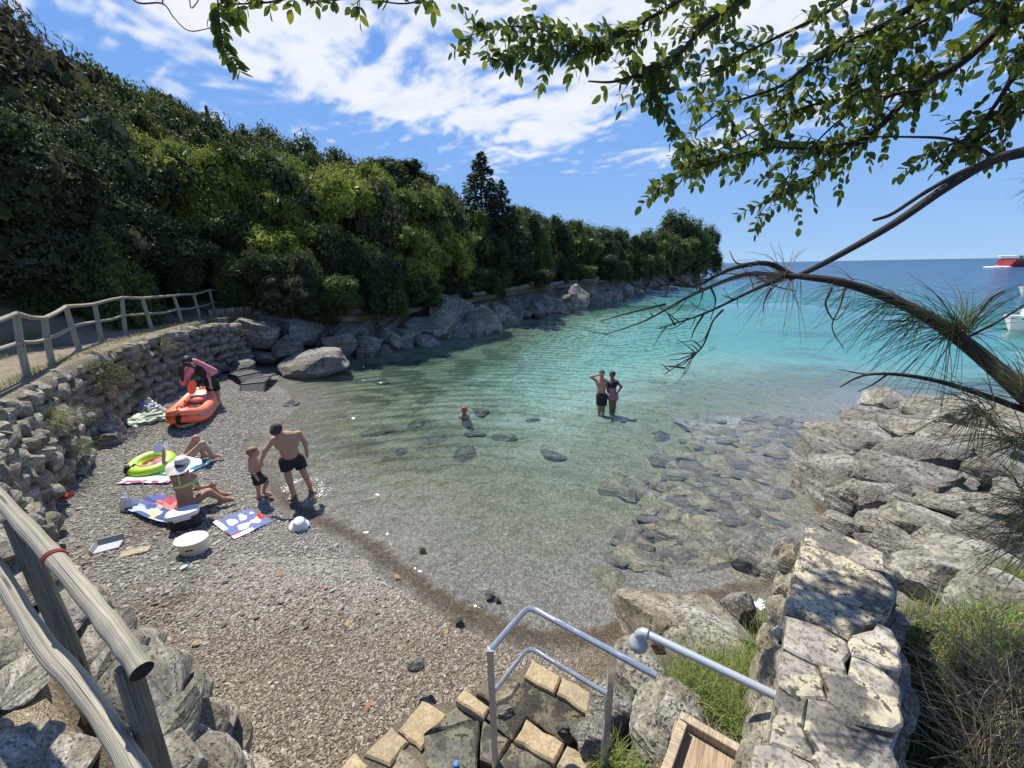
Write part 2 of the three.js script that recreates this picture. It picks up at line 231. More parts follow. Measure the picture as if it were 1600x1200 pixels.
// ------------------------------------------------------------------ the sea: a body that absorbs light, and its rippled surface
{
  const sea = new THREE.Group(); sea.name = 'sea_water'; sea.userData.kind = 'structure'; scene.add(sea);
  const body = new THREE.BoxGeometry(5000, 30, 2620); body.translate(0, -15.012, -1310 + 20);
  part('water_body', body, phys([1, 1, 1], 0, { transparent: true, opacity: 0, transmission: 1, thickness: 1, ior: 1.33, attenuationColor: new THREE.Color().setRGB(0.79, 0.973, 0.97), attenuationDistance: 1 }), sea);
  const skin = phys([1, 1, 1], 0.04, { transmission: 1, thickness: 0, ior: 1.52, bumpMap: rep(texWater, 1), bumpScale: 0.045 });
  const X0 = -14, X1 = 30, Z0 = -42, Z1 = -2.5, S = 0.11;
  const ripple = (x, z) => {
    const d = -shore(x, z), f = sstep(X0, X0 + 3, x) * (1 - sstep(X1 - 6, X1, x)) * sstep(Z0, Z0 + 10, z) * (1 - sstep(-3.4, -2.6, z)) * sstep(0, 0.7, d);
    const w1 = fbm(x * 0.35, 1, z * 0.35, 3) * 9, w2 = fbm(x * 0.6, 4, z * 0.6, 2) * 5, m = fbm(x * 0.25, 8, z * 0.25, 2);
    const r = Math.hypot(x + 1.5, z + 3.0), a = Math.hypot(x - 6, z + 22);
    let h = 0.02 * Math.sin(r * 11.5 + w1 * 0.9) * (0.3 + m) + 0.014 * Math.sin(a * 8.2 + w2 * 1.4) * (1.25 - m) + 0.004 * Math.sin(x * 9.1 + z * 15 + w1 * 1.7) + 0.002 * Math.sin(-x * 17 + z * 21 + w2 * 2.2);
    return h * f * mixn(0.4, 1, sstep(0.5, 3, d));
  };
  const near = sheet(steps([[X0, X1, S]]), steps([[Z0, Z1, S]]), (x, z) => ripple(x, z), null, 1 / 3.4);
  
  part('water_surface', near, skin, sea);
  const q = []; { const [a, b, c, d] = [X0, X1, Z0, Z1], [A, B, C, D] = [-2400, 2400, -2580, 15]; q.push(...[[A, a, C, D], [b, B, C, D], [a, b, C, c], [a, b, d, D]].map(([x0, x1, z0, z1]) => sheet([x0, x1], [z0, z1], () => 0, null, 1 / 3.4))); }
  part('open_sea_surface', mergeGeometries(q), phys([1, 1, 1], 0.08, { transmission: 1, thickness: 0, ior: 1.33, bumpMap: rep(texWater, 0.24), bumpScale: 1.0 }), sea);
  // scattered blue light painted as a stepped fade with distance, on nested tinted sheets
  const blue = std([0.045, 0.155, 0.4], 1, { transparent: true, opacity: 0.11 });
  [36, 46, 60, 82, 125].forEach((r, k) => { const pos = [], idx = [], n = 220; for (let i = 0; i <= n; i++) { const t = i / n * Math.PI * 1.1 - 0.15, c = Math.cos(t), s = -Math.sin(t), rr = r * (0.8 + 0.4 * fbm(c * 3 + k, s * 3, k * 1.7, 5) + 0.1 * fbm(c * 22, s * 22, k, 3)); for (const e of [rr, 2500]) pos.push(8 + c * e, -0.04 - 0.02 * k, -8 + s * e); } for (let i = 0; i < n; i++) { const a = i * 2; idx.push(a, a + 1, a + 2, a + 2, a + 1, a + 3); } const g = new THREE.BufferGeometry(); g.setAttribute('position', new THREE.Float32BufferAttribute(pos, 3)); g.setIndex(idx); g.computeVertexNormals(); part('scatter_fade_sheet', g, blue, sea); });
}

// ------------------------------------------------------------------ wooded land: path terrace, hillside and headland
// edge points: x, z, height of the edge, inland direction, width of flat path, slope, highest rise
const landE = [[-0.4, 0.4, 1.9, -0.5, 0.87, 6, 0.2, 2], [-1.9, -0.9, 1.75, -0.5, 0.87, 6, 0.2, 2], [-3.75, -2.1, 1.62, -0.55, 0.83, 5, 0.2, 4], [-6.3, -3.9, 2.1, -0.6, 0.8, 3.5, 0.25, 8], [-8.85, -6.2, 2.28, -0.75, 0.66, 2.6, 0.3, 10], [-10.4, -8.6, 2.3, -0.87, 0.45, 2.2, 0.33, 11], [-12.1, -12.7, 2.35, -0.98, 0.15, 1.9, 0.36, 12], [-12.9, -16.4, 2.4, -0.95, -0.3, 1.7, 0.4, 12], [-12, -18.6, 2.3, -0.8, -0.6, 0.6, 0.42, 12], [-8.4, -21.5, 1.8, -0.62, -0.78, 0.4, 0.42, 12], [-3.6, -28.6, 2.0, -0.62, -0.78, 0.4, 0.4, 11], [2.0, -38, 2.2, -0.65, -0.76, 0.4, 0.36, 8.5], [15.8, -57.5, 2.4, -0.7, -0.71, 0.6, 0.3, 5.5], [36, -89, 2.5, -0.75, -0.66, 0.6, 0.3, 4.5], [61.5, -132, 2.3, -0.8, -0.6, 0.6, 0.25, 3], [62, -141, 2.0, -0.9, -0.4, 0.6, 0.25, 3], [38, -174, 2, -0.9, 0.1, 1, 0.2, 3]];
function landAt(s, d) {   // s along the edge in control points, d metres inland
  const i = clamp(Math.floor(s), 0, landE.length - 2), t = s - i, a = landE[i], b = landE[i + 1], m = (k) => mixn(a[k], b[k], t);
  const x = m(0) + m(3) * d, z = m(1) + m(4) * d, e = Math.max(0, d - m(5));
  const y = m(2) + m(7) * (1 - Math.exp(-e * m(6) / m(7))) + (d > 0.2 ? 0.5 * (fbm(x * 0.4, 1, z * 0.4, 3) - 0.5) * Math.min(1, e * 0.4) : 0);
  return V(x, y, z);
}
{
  const ds = [-0.17, -0.12, 0, 0.25, 0.6, 1, 1.5, 2, 2.6, 3.3, 4.2, 5.5, 7, 9, 12, 16, 21, 28, 36, 46, 58], ns = 160, pos = [], col = [], uv = [], idx = [];
  for (let j = 0; j <= ns; j++) for (const d of ds) {
    const s = j / ns * (landE.length - 1), p = landAt(s, s > 7.3 ? Math.max(0, d) : d); if (d < 0) p.y += d < -0.15 ? -0.3 : -0.05; pos.push(p.x, p.y, p.z); uv.push(p.x * 0.5, p.z * 0.5);
    const n = fbm(p.x * 0.8, 3, p.z * 0.8, 4), path = s < 7.4 && d < 2.3 + 0.6 * (n - 0.5), gr = sstep(0.45, 0.6, n + (path ? -0.12 : 0.15));
    const a = [0.46, 0.39, 0.28], b = [0.15, 0.17, 0.06]; col.push(mixn(a[0], b[0], gr), mixn(a[1], b[1], gr), mixn(a[2], b[2], gr));
  }
  const w = ds.length; for (let j = 0; j < ns; j++) for (let i = 0; i < w - 1; i++) { const a = j * w + i, b = a + w; idx.push(a, a + 1, b, b, a + 1, b + 1); }
  const g = new THREE.BufferGeometry(); g.setAttribute('position', new THREE.Float32BufferAttribute(pos, 3)); g.setAttribute('uv', new THREE.Float32BufferAttribute(uv, 2)); g.setAttribute('color', new THREE.Float32BufferAttribute(col, 3)); g.setIndex(idx); g.computeVertexNormals();
  struct('hillside', g, std([1, 1, 1], 1, { vertexColors: true, map: texSand, bumpMap: texGravelBump, bumpScale: 0.03, side: THREE.DoubleSide }));
}
const rockMat = (c, b = 0.03) => std(c, 0.92, { map: texRock, bumpMap: texRockBump, bumpScale: b });
const rockGrey = [rockMat([0.40, 0.385, 0.355], 0.05), rockMat([0.45, 0.43, 0.39], 0.05), rockMat([0.36, 0.345, 0.32], 0.05), rockMat([0.5, 0.48, 0.435], 0.05)];
const wallMats = [rockMat([0.5, 0.465, 0.39], 0.02), rockMat([0.43, 0.4, 0.335], 0.02), rockMat([0.56, 0.525, 0.445], 0.02), rockMat([0.46, 0.405, 0.32], 0.02)];
const earth = std([0.2, 0.17, 0.125], 1, { map: texSand, bumpMap: texGravelBump, bumpScale: 0.04 });
const mossy = rockMat([0.13, 0.125, 0.09], 0.05);
{   // rock bank under the wood, from the wall's end to the headland
  const ns = 230, nv = 7, pos = [], uv = [], idx = [];
  for (let j = 0; j <= ns; j++) {
    const s = 7.2 + j / ns * 7.8, e = landAt(s, 0), i2 = landAt(s, 1), ox = e.x - i2.x, oz = e.z - i2.z;
    for (let k = 0; k <= nv; k++) { const t = k / nv, o = -0.4 + 2.4 * t * t, n = (fbm(e.x * 0.7 + t, e.y + t * 2.3, e.z * 0.7, 4) - 0.5) * 2.0; pos.push(e.x + ox * (o + n), e.y + 0.35 * (1 - t) - t * (e.y + 1.2) + 0.3 * n, e.z + oz * (o + n)); uv.push(j * 0.35, t * 3); }
  }
  for (let j = 0; j < ns; j++) for (let k = 0; k < nv; k++) { const a = j * (nv + 1) + k, b = a + nv + 1; idx.push(a, b, a + 1, a + 1, b, b + 1); }
  const g = new THREE.BufferGeometry(); g.setAttribute('position', new THREE.Float32BufferAttribute(pos, 3)); g.setAttribute('uv', new THREE.Float32BufferAttribute(uv, 2)); g.setIndex(idx); g.computeVertexNormals();
  struct('rocky_bank_terrain', g, std([0.38, 0.36, 0.32], 0.95, { map: rep(texRock, 0.6), bumpMap: rep(texRockBump, 0.6), bumpScale: 0.1, side: THREE.DoubleSide }));
}

// ------------------------------------------------------------------ dry-stone wall below the path
const wallG = thing('dry_stone_wall', 'long grey dry-stone retaining wall curving below the path fence', 'stone wall');
{
  const base = [[-1.2, -1.3, 0.6, 1.75], [-2.3, -1.98, 0.42, 1.7], [-3.1, -2.5, 0.38, 1.62], [-4.5, -3.4, 0.36, 1.8], [-5.9, -4.3, 0.36, 2.1], [-7.3, -5.5, 0.36, 2.25], [-8.6, -7.0, 0.34, 2.3], [-9.8, -8.7, 0.32, 2.3], [-10.7, -10.6, 0.3, 2.32], [-11.4, -12.8, 0.3, 2.35], [-11.6, -15.0, 0.3, 2.38], [-11.3, -16.6, 0.3, 2.2]];
  const L = [0]; for (let i = 1; i < base.length; i++) L.push(L[i - 1] + Math.hypot(base[i][0] - base[i - 1][0], base[i][1] - base[i - 1][1]));
  const face = (l, t) => {   // l metres along, t 0..1 up the face -> point and outward direction
    let i = 0; while (i < base.length - 2 && l > L[i + 1]) i++;
    const k = clamp((l - L[i]) / (L[i + 1] - L[i])), a = base[i], b = base[i + 1], dx = b[0] - a[0], dz = b[1] - a[1], n = Math.hypot(dx, dz), ox = -dz / n, oz = dx / n;
    const bulge = -0.3 * sstep(1.2, 5, l) - 0.3 * t - 0.1 * (noise3(l * 0.7, t * 2, 1) - 0.5) * 3;
    return [V(mixn(a[0], b[0], k) + ox * bulge, mixn(a[2], b[2], k) + (mixn(a[3], b[3], k) - mixn(a[2], b[2], k)) * t, mixn(a[1], b[1], k) + oz * bulge), V(ox, 0.28, oz).normalize(), mixn(a[3], b[3], k) - mixn(a[2], b[2], k)];
  };
  const pos = [], uv = [], idx = []; const nl = 90, nt = 6, T = L[L.length - 1];
  for (let i = 0; i <= nl; i++) for (let j = 0; j <= nt + 1; j++) { const [p, o] = face(i / nl * T, Math.min(1, j / nt) * 0.9 - 0.05); const q = p.addScaledVector(o, j > nt ? -0.9 : -0.13); pos.push(q.x, q.y, q.z); uv.push(i * 0.2, j * 0.3); }
  for (let i = 0; i < nl; i++) for (let j = 0; j <= nt; j++) { const a = i * (nt + 2) + j, b = a + nt + 2; idx.push(a, a + 1, b, b, a + 1, b + 1); }
  const g = new THREE.BufferGeometry(); g.setAttribute('position', new THREE.Float32BufferAttribute(pos, 3)); g.setAttribute('uv', new THREE.Float32BufferAttribute(uv, 2)); g.setIndex(idx); g.computeVertexNormals();
  part('earth_core', g, earth, wallG).material.side = THREE.DoubleSide;
  rnd = seeded(21); const list = [];
  let y = 0, row = 0;
  while (y < 0.9) {
    const hh = R(0.2, 0.33); let l = R(-0.2, 0);
    while (l < T) {
      const near = l < 4.6 ? 1.0 : 1; let w = R(0.22, 0.62) * near * (l < 5 ? 1.15 : 1); const [p, o, H] = face(l + w / 2, y + hh / 2 / 1.85);
      p.y += R(-0.06, 0.06); list.push([p, o, w, hh * H / 1.85 * R(0.85, 1.4), l]); l += w * 0.92;
    }
    y += hh / 1.85 * 0.93; row++;
  }
  const variants = [1, 2, 3, 4, 5, 6, 7, 8, 9].map((s) => stone(s, 3, 15, 0.05)), m4 = new THREE.Matrix4(), rest = [];
  list.forEach((s) => { s.d = s[0].distanceTo(EYE); }); list.sort((a, b) => a.d - b.d);
  list.forEach(([p, o, w, h, l], n) => {
    const ob = new THREE.Object3D(); ob.position.copy(p).addScaledVector(o, R(-0.06, 0.05)); ob.lookAt(ob.position.clone().add(o)); ob.rotateZ(R(-0.38, 0.38)); if (rnd() < 0.5) ob.rotateZ(Math.PI); ob.scale.set(w * 1.12, h * 1.18, R(0.3, 0.5)); ob.updateMatrix();
    const v = pick(variants), m = pick(wallMats);
    if (n < 300) { const q = part('stone', v, m, wallG); ob.matrix.decompose(q.position, q.quaternion, q.scale); } else rest.push(v.clone().applyMatrix4(ob.matrix));
  });
  if (rest.length) { const r = part('stones_far_end', mergeGeometries(rest), wallMats[1], wallG); r.userData.kind = 'stuff'; }
  for (let l = 3.2; l < T; ) { const w = R(0.32, 0.6), [p, o] = face(l + w / 2, 0.93), m = part('capping_stone', pick(variants), pick(wallMats), wallG); m.position.copy(p).addScaledVector(o, -0.1); m.position.y += R(0.0, 0.06); m.rotation.y = Math.atan2(o.x, o.z) + R(-0.15, 0.15); m.scale.set(w * 1.1, R(0.16, 0.22), R(0.5, 0.66)); l += w * 0.95; }
  globalThis.wallFace = face;
}

// flat stones paving the head of the wall beside the near fence
{
  rnd = seeded(27); const pts = []; for (let i = 0; i < 400 && pts.length < 70; i++) { const s = R(0.9, 3.2), d = R(-0.1, 1.5), p = landAt(s, d); if (pts.some((q) => q.distanceTo(p) < 0.27)) continue; pts.push(p); }
  pts.forEach((p, i) => { const m = part('capping_stone', stone(1 + i % 9, 4, 15, 0.05), pick(wallMats), wallG); m.position.copy(p).add(V(0, R(-0.02, 0.05), 0)); m.scale.set(R(0.34, 0.6), R(0.14, 0.24), R(0.26, 0.4)); m.rotation.set(R(-0.15, 0.15), R(-0.5, 0.5) - 0.5, R(-0.15, 0.15)); });
}
// ------------------------------------------------------------------ fences of weathered poles
const poleMat = std([0.5, 0.475, 0.4], 0.85, { map: rep(texWood, 1, 0.35), bumpMap: rep(texWoodBump, 1, 0.35), bumpScale: 0.005 });
const poleDark = std([0.27, 0.25, 0.195], 0.9, { map: rep(texWood, 1, 0.6), bumpMap: rep(texWoodBump, 1, 0.6), bumpScale: 0.012 });
const endMat = std([0.045, 0.035, 0.03], 1, { map: texFine });
{
  const f = thing('path_fence', 'pale round-pole fence with crooked rails running along the path above the wall', 'fence');
  // foot pixel, top pixel of each post
  const posts = [[38, 585, 26, 490], [78, 567, 70, 497], [123, 546, 103, 479], [157, 533, 148, 475], [194, 524, 191, 465], [238, 517, 222, 466], [285, 506, 271, 462], [313, 499, 302, 460], [336, 493, 327, 453], [357, 488, 350, 452]];
  const feet = posts.map((p) => atY(p[0], p[1], 2.32)), tops = posts.map((p, i) => { const r = ray(p[2], p[3]), a = feet[i], h = Math.hypot(a.x, a.z) / Math.hypot(r.x, r.z); return r.multiplyScalar(h).add(EYE); });
  posts.forEach((p, i) => { const a = feet[i].clone(); a.y -= 0.35; part('post', spline([a, feet[i].clone().lerp(tops[i], 0.5).add(V(R(-0.01, 0.01), 0, 0)), tops[i].clone().add(V(0, 0.03, 0))], 5, 0.065, 0.055, 9), poleMat, f); });
  const out = feet[1].clone().sub(feet[0]); const before = tops[0].clone().addScaledVector(out, -1.8), b2 = tops[0].clone().lerp(feet[0], 0.44).addScaledVector(out, -1.8); before.y -= 0.1;
  const toEye = (p, k) => p.clone().add(EYE.clone().sub(p).setY(0).normalize().multiplyScalar(k));
  let prev = before; tops.forEach((t) => { const a = prev.clone(), b = t.clone(), m = a.clone().lerp(b, 0.5); m.y += R(-0.05, 0.03); part('top_rail', spline([a, m, b], 6, 0.05, 0.045, 9), poleMat, f); prev = b; });
  prev = b2; feet.forEach((p, i) => { const b = toEye(p.clone().lerp(tops[i], i > 6 ? 0.5 : 0.54), 0.07), m = prev.clone().lerp(b, 0.5); m.y += R(-0.06, 0.02); part('lower_rail', spline([prev, m, b], 6, 0.042, 0.04, 9), poleMat, f); prev = b; });
}
{
  const f = thing('stair_fence', 'large near pole fence with thick grooved rails at lower left', 'fence');
  part('post', spline([at(108, 1045, 2.5).add(V(0, -0.5, 0)), at(104, 1000, 2.44), at(62, 905, 2.42), at(22, 808, 2.40)], 12, 0.048, 0.05, 14), poleDark, f);
  part('post', spline([at(330, 1480, 1.9), at(247, 1200, 1.74), at(198, 1040, 1.69)], 12, 0.042, 0.044, 14), poleDark, f);
  const rail = curve([at(-70, 690, 2.75), at(-20, 757, 2.5), at(30, 812, 2.3), at(85, 872, 2.1), at(150, 950, 1.86), at(192, 1005, 1.72), at(222, 1049, 1.63)], 60);
  part('top_rail', tube(rail, rail.map((p, i) => 0.04 + 0.002 * Math.sin(i * 0.3) + 0.002 * Math.sin(i * 0.83 + 2)), 16, false), poleMat, f);
  const dir = rail[60].clone().sub(rail[59]).normalize(), cap = new THREE.CircleGeometry(0.0385, 20); const cm = part('rail_end', cap, endMat, f); cm.position.copy(rail[60]).addScaledVector(dir, 0.001); cm.lookAt(cm.position.clone().add(dir)); cm.userData.label = 'dark sawn end of the rail';
  const low = curve([at(-90, 800, 2.55), at(-10, 885, 2.32), at(32, 950, 2.16), at(70, 1010, 2.02), at(120, 1065, 1.86), at(170, 1135, 1.7), at(214, 1212, 1.56), at(260, 1300, 1.45)], 60);
  part('lower_rail', tube(low, low.map((p, i) => 0.042 + 0.003 * Math.sin(i * 0.23 + 1) + 0.0015 * Math.sin(i * 0.9)), 16), poleMat, f);
  // red cord knotted round the rail
  const cd = rail[30].clone().sub(rail[29]).normalize(), c0 = rail[30], up = V(0, 1, 0), sd = cd.clone().cross(up).normalize(), u2 = sd.clone().cross(cd), pts = [];
  for (let i = 0; i <= 60; i++) { const a = i / 60 * 6.283 * 2.6, r = 0.046; pts.push(c0.clone().addScaledVector(cd, (i / 60 - 0.5) * 0.03).addScaledVector(sd, Math.cos(a) * r).addScaledVector(u2, Math.sin(a) * r)); }
  const q = pts[60]; pts.push(q.clone().addScaledVector(sd, 0.02), q.clone().addScaledVector(sd, 0.05).add(V(0, -0.03, 0)), q.clone().addScaledVector(sd, 0.06).add(V(0.01, -0.07, 0)));
  solo('knotted_string', tube(pts, 0.0042, 6), std([0.36, 0.07, 0.05], 0.9), 'red string knotted round the near top rail', 'string');
}

// ------------------------------------------------------------------ trees
const leafMat = (t = 0.4) => phys([1, 1, 1], 0.86, { vertexColors: true, transmission: t, thickness: 0, side: THREE.DoubleSide, specularIntensity: 0.4 });
const crownMat = leafMat(0.4), barkMat = std([0.16, 0.13, 0.1], 0.95, { map: rep(texBark, 2, 1), bumpMap: rep(texBark, 2, 1), bumpScale: 0.02 });
function leaves(list, bend = 0.25) {   // rhombic leaves: [centre, long axis, normal, length, width, colour]
  const n = list.length, pos = new Float32Array(n * 12), nor = new Float32Array(n * 12), col = new Float32Array(n * 12), idx = new Uint32Array(n * 6), s = V();
  list.forEach(([c, a, u, l, w, k], i) => {
    s.copy(a).cross(u).normalize(); const o = i * 12, nx = u.x, ny = u.y, nz = u.z, b = bend * w;
    pos.set([c.x - a.x * l / 2, c.y - a.y * l / 2, c.z - a.z * l / 2, c.x + s.x * w / 2 + nx * b, c.y + s.y * w / 2 + ny * b, c.z + s.z * w / 2 + nz * b, c.x + a.x * l / 2, c.y + a.y * l / 2, c.z + a.z * l / 2, c.x - s.x * w / 2 + nx * b, c.y - s.y * w / 2 + ny * b, c.z - s.z * w / 2 + nz * b], o);
    for (let q = 0; q < 4; q++) { nor.set([nx, ny, nz], o + q * 3); col.set(k, o + q * 3); }
    idx.set([i * 4, i * 4 + 1, i * 4 + 2, i * 4, i * 4 + 2, i * 4 + 3], i * 6);
  });
  const g = new THREE.BufferGeometry(); g.setAttribute('position', new THREE.BufferAttribute(pos, 3)); g.setAttribute('normal', new THREE.BufferAttribute(nor, 3)); g.setAttribute('color', new THREE.BufferAttribute(col, 3)); g.setIndex(new THREE.BufferAttribute(idx, 1)); return g;
}
const sphereDir = () => { const z = R(-1, 1), a = R(0, 6.2832), s = Math.sqrt(1 - z * z); return V(s * Math.cos(a), z, s * Math.sin(a)); };
// unit tree: crown about 1 high and 1 wide standing on y = 0; lobes are boughs with leaves on their shells
function treeGeo(seed, o) {
  rnd = seeded(seed); const L = [], wood = [], lobes = [];
  for (let i = 0; i < o.lobes; i++) {
    const y = Math.pow(rnd(), o.top ?? 0.8), a = R(0, 6.283), prof = o.profile(y), r = prof * Math.sqrt(R(0.15, 1)) * 0.5 * 0.72;
    lobes.push([V(Math.cos(a) * r, o.low + (1 - o.low) * y * 0.86, Math.sin(a) * r), o.lobeR * R(0.75, 1.35) * ((o.tipR ?? 0.65) + (1.15 - (o.tipR ?? 0.65)) * prof), R(0.8, 1.22), rnd()]);
  }
  const trunkTop = V(R(-0.04, 0.04), o.low + 0.35, R(-0.04, 0.04)); wood.push(spline([V(0, -0.12, 0), V(R(-0.03, 0.03), o.low * 0.6, R(-0.03, 0.03)), trunkTop], 5, 0.035, 0.018, 7));
  for (const l of lobes) { if (rnd() < 0.6) { const s = V(0, 0, 0).lerp(trunkTop, R(0.4, 1)); wood.push(spline([s, s.clone().lerp(l[0], 0.5).add(V(0, R(-0.03, 0.05), 0)), l[0]], 4, 0.012, 0.004, 5)); } }
  const per = Math.floor(o.n / o.lobes);
  for (const [c, r, k, hue] of lobes) for (let i = 0; i < per; i++) {
    const d = sphereDir(); const rr = r * (o.shell ?? 0.62) + r * (1 - (o.shell ?? 0.62)) * Math.cbrt(rnd()) ; const rq = rr * (1 + 0.35 * (noise3(d.x * 3 + hue * 50, d.y * 3, d.z * 3) - 0.5)); const p = c.clone().add(V(d.x * rq, d.y * rq * (o.squash ?? 0.85), d.z * rq));
    const nrm = d.clone().multiplyScalar(0.7).add(sphereDir().multiplyScalar(0.75)).add(V(0, 0.25, 0)).normalize(); const ax = V(R(-1, 1), o.upright + R(-0.5, 0.7), R(-1, 1)).addScaledVector(d, 0.5); ax.addScaledVector(nrm, -ax.dot(nrm)).normalize();
    const s = o.leaf * R(0.6, 1.3), v = k * R(0.65, 1.4), m = rnd() * 0.5 + hue * 0.5, A = o.colA, B = o.colB;
    L.push([p, ax, nrm, s, s * o.aspect, [mixn(A[0], B[0], m) * v, mixn(A[1], B[1], m) * v, mixn(A[2], B[2], m) * v]]);
  }
  for (const [c, r, k, hue] of lobes) for (let i = 0; i < 42; i++) {   // larger leaf sprays close up the inside of each bough
    const d = sphereDir(), rr = r * 0.62 * Math.cbrt(rnd()), p = c.clone().add(V(d.x * rr, d.y * rr * (o.squash ?? 0.85), d.z * rr)), nrm = sphereDir(), ax = sphereDir(); ax.addScaledVector(nrm, -ax.dot(nrm)).normalize();
    const s = r * R(0.45, 0.7) * (o.core ?? 1), v = k * R(0.65, 1.3), m = rnd() * 0.5 + hue * 0.5, A = o.colA, B = o.colB; L.push([p, ax, nrm, s, s * 0.8, [mixn(A[0], B[0], m) * v, mixn(A[1], B[1], m) * v, mixn(A[2], B[2], m) * v]]);
  }
  return { crown: leaves(L), trunk: mergeGeometries(wood) };
}
const bushy = (y) => 0.55 + 0.9 * Math.sqrt(clamp(y)) * Math.sqrt(clamp(1.25 - y)), dome = (y) => 1.05 * Math.sqrt(clamp(1.08 - y * y)), cone = (y) => 1.0 * (1.02 - y) + 0.12, column = (y) => 0.85 * Math.pow(clamp(1.05 - y), 0.35);
const G = { dark: [0.055, 0.09, 0.018], mid: [0.125, 0.18, 0.03], lime: [0.28, 0.32, 0.045], olive: [0.095, 0.11, 0.036], pine: [0.032, 0.052, 0.024], brown: [0.085, 0.075, 0.04] };
function coniferGeo(seed) {   // tiers of drooping branches along a straight stem
  rnd = seeded(seed); const L = [], wood = [spline([V(0, -0.1, 0), V(0.01, 0.5, 0), V(0, 1.0, 0)], 6, 0.03, 0.003, 7)];
  for (let t = 0.1; t < 0.985; t += R(0.022, 0.036)) {
    const n = 11 + Math.floor(R(0, 3)), len0 = 0.5 * (1.0 - t) ** 0.8 + 0.015;
    for (let i = 0; i < n; i++) {
      const a = R(0, 6.283), len = len0 * R(0.55, 1.15), d = V(Math.cos(a), R(-0.02, 0.3), Math.sin(a)), e = d.clone().multiplyScalar(len).add(V(0, t - len * 0.12, 0)); if (rnd() < 0.4) wood.push(tube([V(0, t, 0), e], [0.005, 0.001], 4, false));
      const m = Math.max(4, Math.round(len * 75)); for (let k = 0; k < m; k++) { const u = 0.15 + 0.85 * Math.sqrt(rnd()), w = 0.085 * len / 0.3 * (1.15 - u), p = V(0, t, 0).lerp(e, u).add(V(R(-w, w), R(-0.02, 0.012), R(-w, w))), nrm = V(R(-0.6, 0.6), 1, R(-0.6, 0.6)).normalize(), ax = V(d.x + R(-0.6, 0.6), R(-0.2, 0.4), d.z + R(-0.6, 0.6)); ax.addScaledVector(nrm, -ax.dot(nrm)).normalize(); const s = R(0.035, 0.065), v = R(0.7, 1.35); L.push([p, ax, nrm, s, s * 0.45, [0.045 * v, 0.066 * v, 0.028 * v]]); }
    }
  }
  return { crown: leaves(L), trunk: mergeGeometries(wood) };
}
const kinds = {
  laurel: [[31, G.dark, G.mid], [32, [0.03, 0.05, 0.016], [0.065, 0.095, 0.026]], [33, [0.045, 0.06, 0.026], [0.085, 0.1, 0.04]], [34, G.dark, [0.12, 0.16, 0.028]]].map(([s, A, B]) => treeGeo(s, { lobes: 38, n: 9600, low: 0.06, lobeR: 0.135, profile: bushy, leaf: 0.026, aspect: 0.46, upright: 0.9, colA: A, colB: B })),
  bright: [41, 42].map((s) => treeGeo(s, { lobes: 36, n: 9600, low: 0.08, lobeR: 0.13, profile: bushy, leaf: 0.026, aspect: 0.5, upright: 0.8, colA: G.mid, colB: G.lime })),
  shoots: [[51, G.dark, G.mid], [52, [0.035, 0.055, 0.018], [0.075, 0.105, 0.026]]].map(([s, A, B]) => treeGeo(s, { lobes: 46, n: 9600, low: 0.03, lobeR: 0.11, profile: column, leaf: 0.032, aspect: 0.3, upright: 2.2, squash: 1.9, colA: A, colB: B })),
  far: [61, 62, 63].map((s) => treeGeo(s, { lobes: 28, n: 5200, low: 0.1, lobeR: 0.15, profile: dome, leaf: 0.038, aspect: 0.5, upright: 1.2, squash: 1.2, colA: G.dark, colB: G.olive })),
  umbrella: [71].map((s) => treeGeo(s, { lobes: 30, n: 7000, low: 0.5, lobeR: 0.15, profile: (y) => 1.25 * Math.sqrt(clamp(1.02 - y * y)), squash: 0.55, leaf: 0.034, aspect: 0.25, upright: 0.8, colA: G.pine, colB: G.dark })),
  conifer: [81, 82].map(coniferGeo),
  brown: [91, 92].map((s) => treeGeo(s, { lobes: 34, n: 9500, low: 0.2, lobeR: 0.15, profile: dome, core: 0.7, squash: 0.8, leaf: 0.034, aspect: 0.25, upright: 1.0, colA: G.brown, colB: [0.1, 0.1, 0.055] })),
};
let treeN = 0;
const tens = ['', '', 'twenty', 'thirty', 'forty', 'fifty', 'sixty', 'seventy', 'eighty'], ones = ['', 'first', 'second', 'third', 'fourth', 'fifth', 'sixth', 'seventh', 'eighth', 'ninth', 'tenth', 'eleventh', 'twelfth', 'thirteenth', 'fourteenth', 'fifteenth', 'sixteenth', 'seventeenth', 'eighteenth', 'nineteenth'];
const ord = (i) => { const n = i + 1; return n < 20 ? ones[n] : n % 10 ? tens[Math.floor(n / 10)] + '-' + ones[n % 10] : tens[n / 10].slice(0, -1) + 'ieth'; };
function tree(kind, variant, p, h, w, label, group) {
  const k = kinds[kind], g = k[variant % k.length], t = thing(kind === 'conifer' || kind === 'umbrella' || kind === 'brown' ? 'pine_tree' : kind === 'far' ? 'hillside_tree' : 'bushy_tree', label, 'tree', p, group);
  part('trunk', g.trunk, barkMat, t); part('crown', g.crown, crownMat, t); t.rotation.y = hash(treeN++, 3, 5) * 6.283; t.scale.set(w, h, w); return t;
}
function onLand(px, guess) { // foot on the hillside along the direction of a pixel column, at a distance from the eye
  const r = ray(px, 420); const n = Math.hypot(r.x, r.z); const x = r.x / n * guess, z = r.z / n * guess; return V(x, landHeight(x, z), z);
}
const landSamples = []; for (let s = 0; s <= 16; s += 0.1) for (let d = 0; d < 60; d += d < 8 ? 0.6 : 1.6) landSamples.push(landAt(s, d));
function landHeight(x, z) { let m = 1e9, y = 0; for (const p of landSamples) { const d = (p.x - x) ** 2 + (p.z - z) ** 2; if (d < m) { m = d; y = p.y; } } return y; }
const heightFor = (px, py, foot) => { const r = ray(px, py), k = Math.hypot(foot.x, foot.z) / Math.hypot(r.x, r.z); return r.y * k + EYE.y - foot.y; };
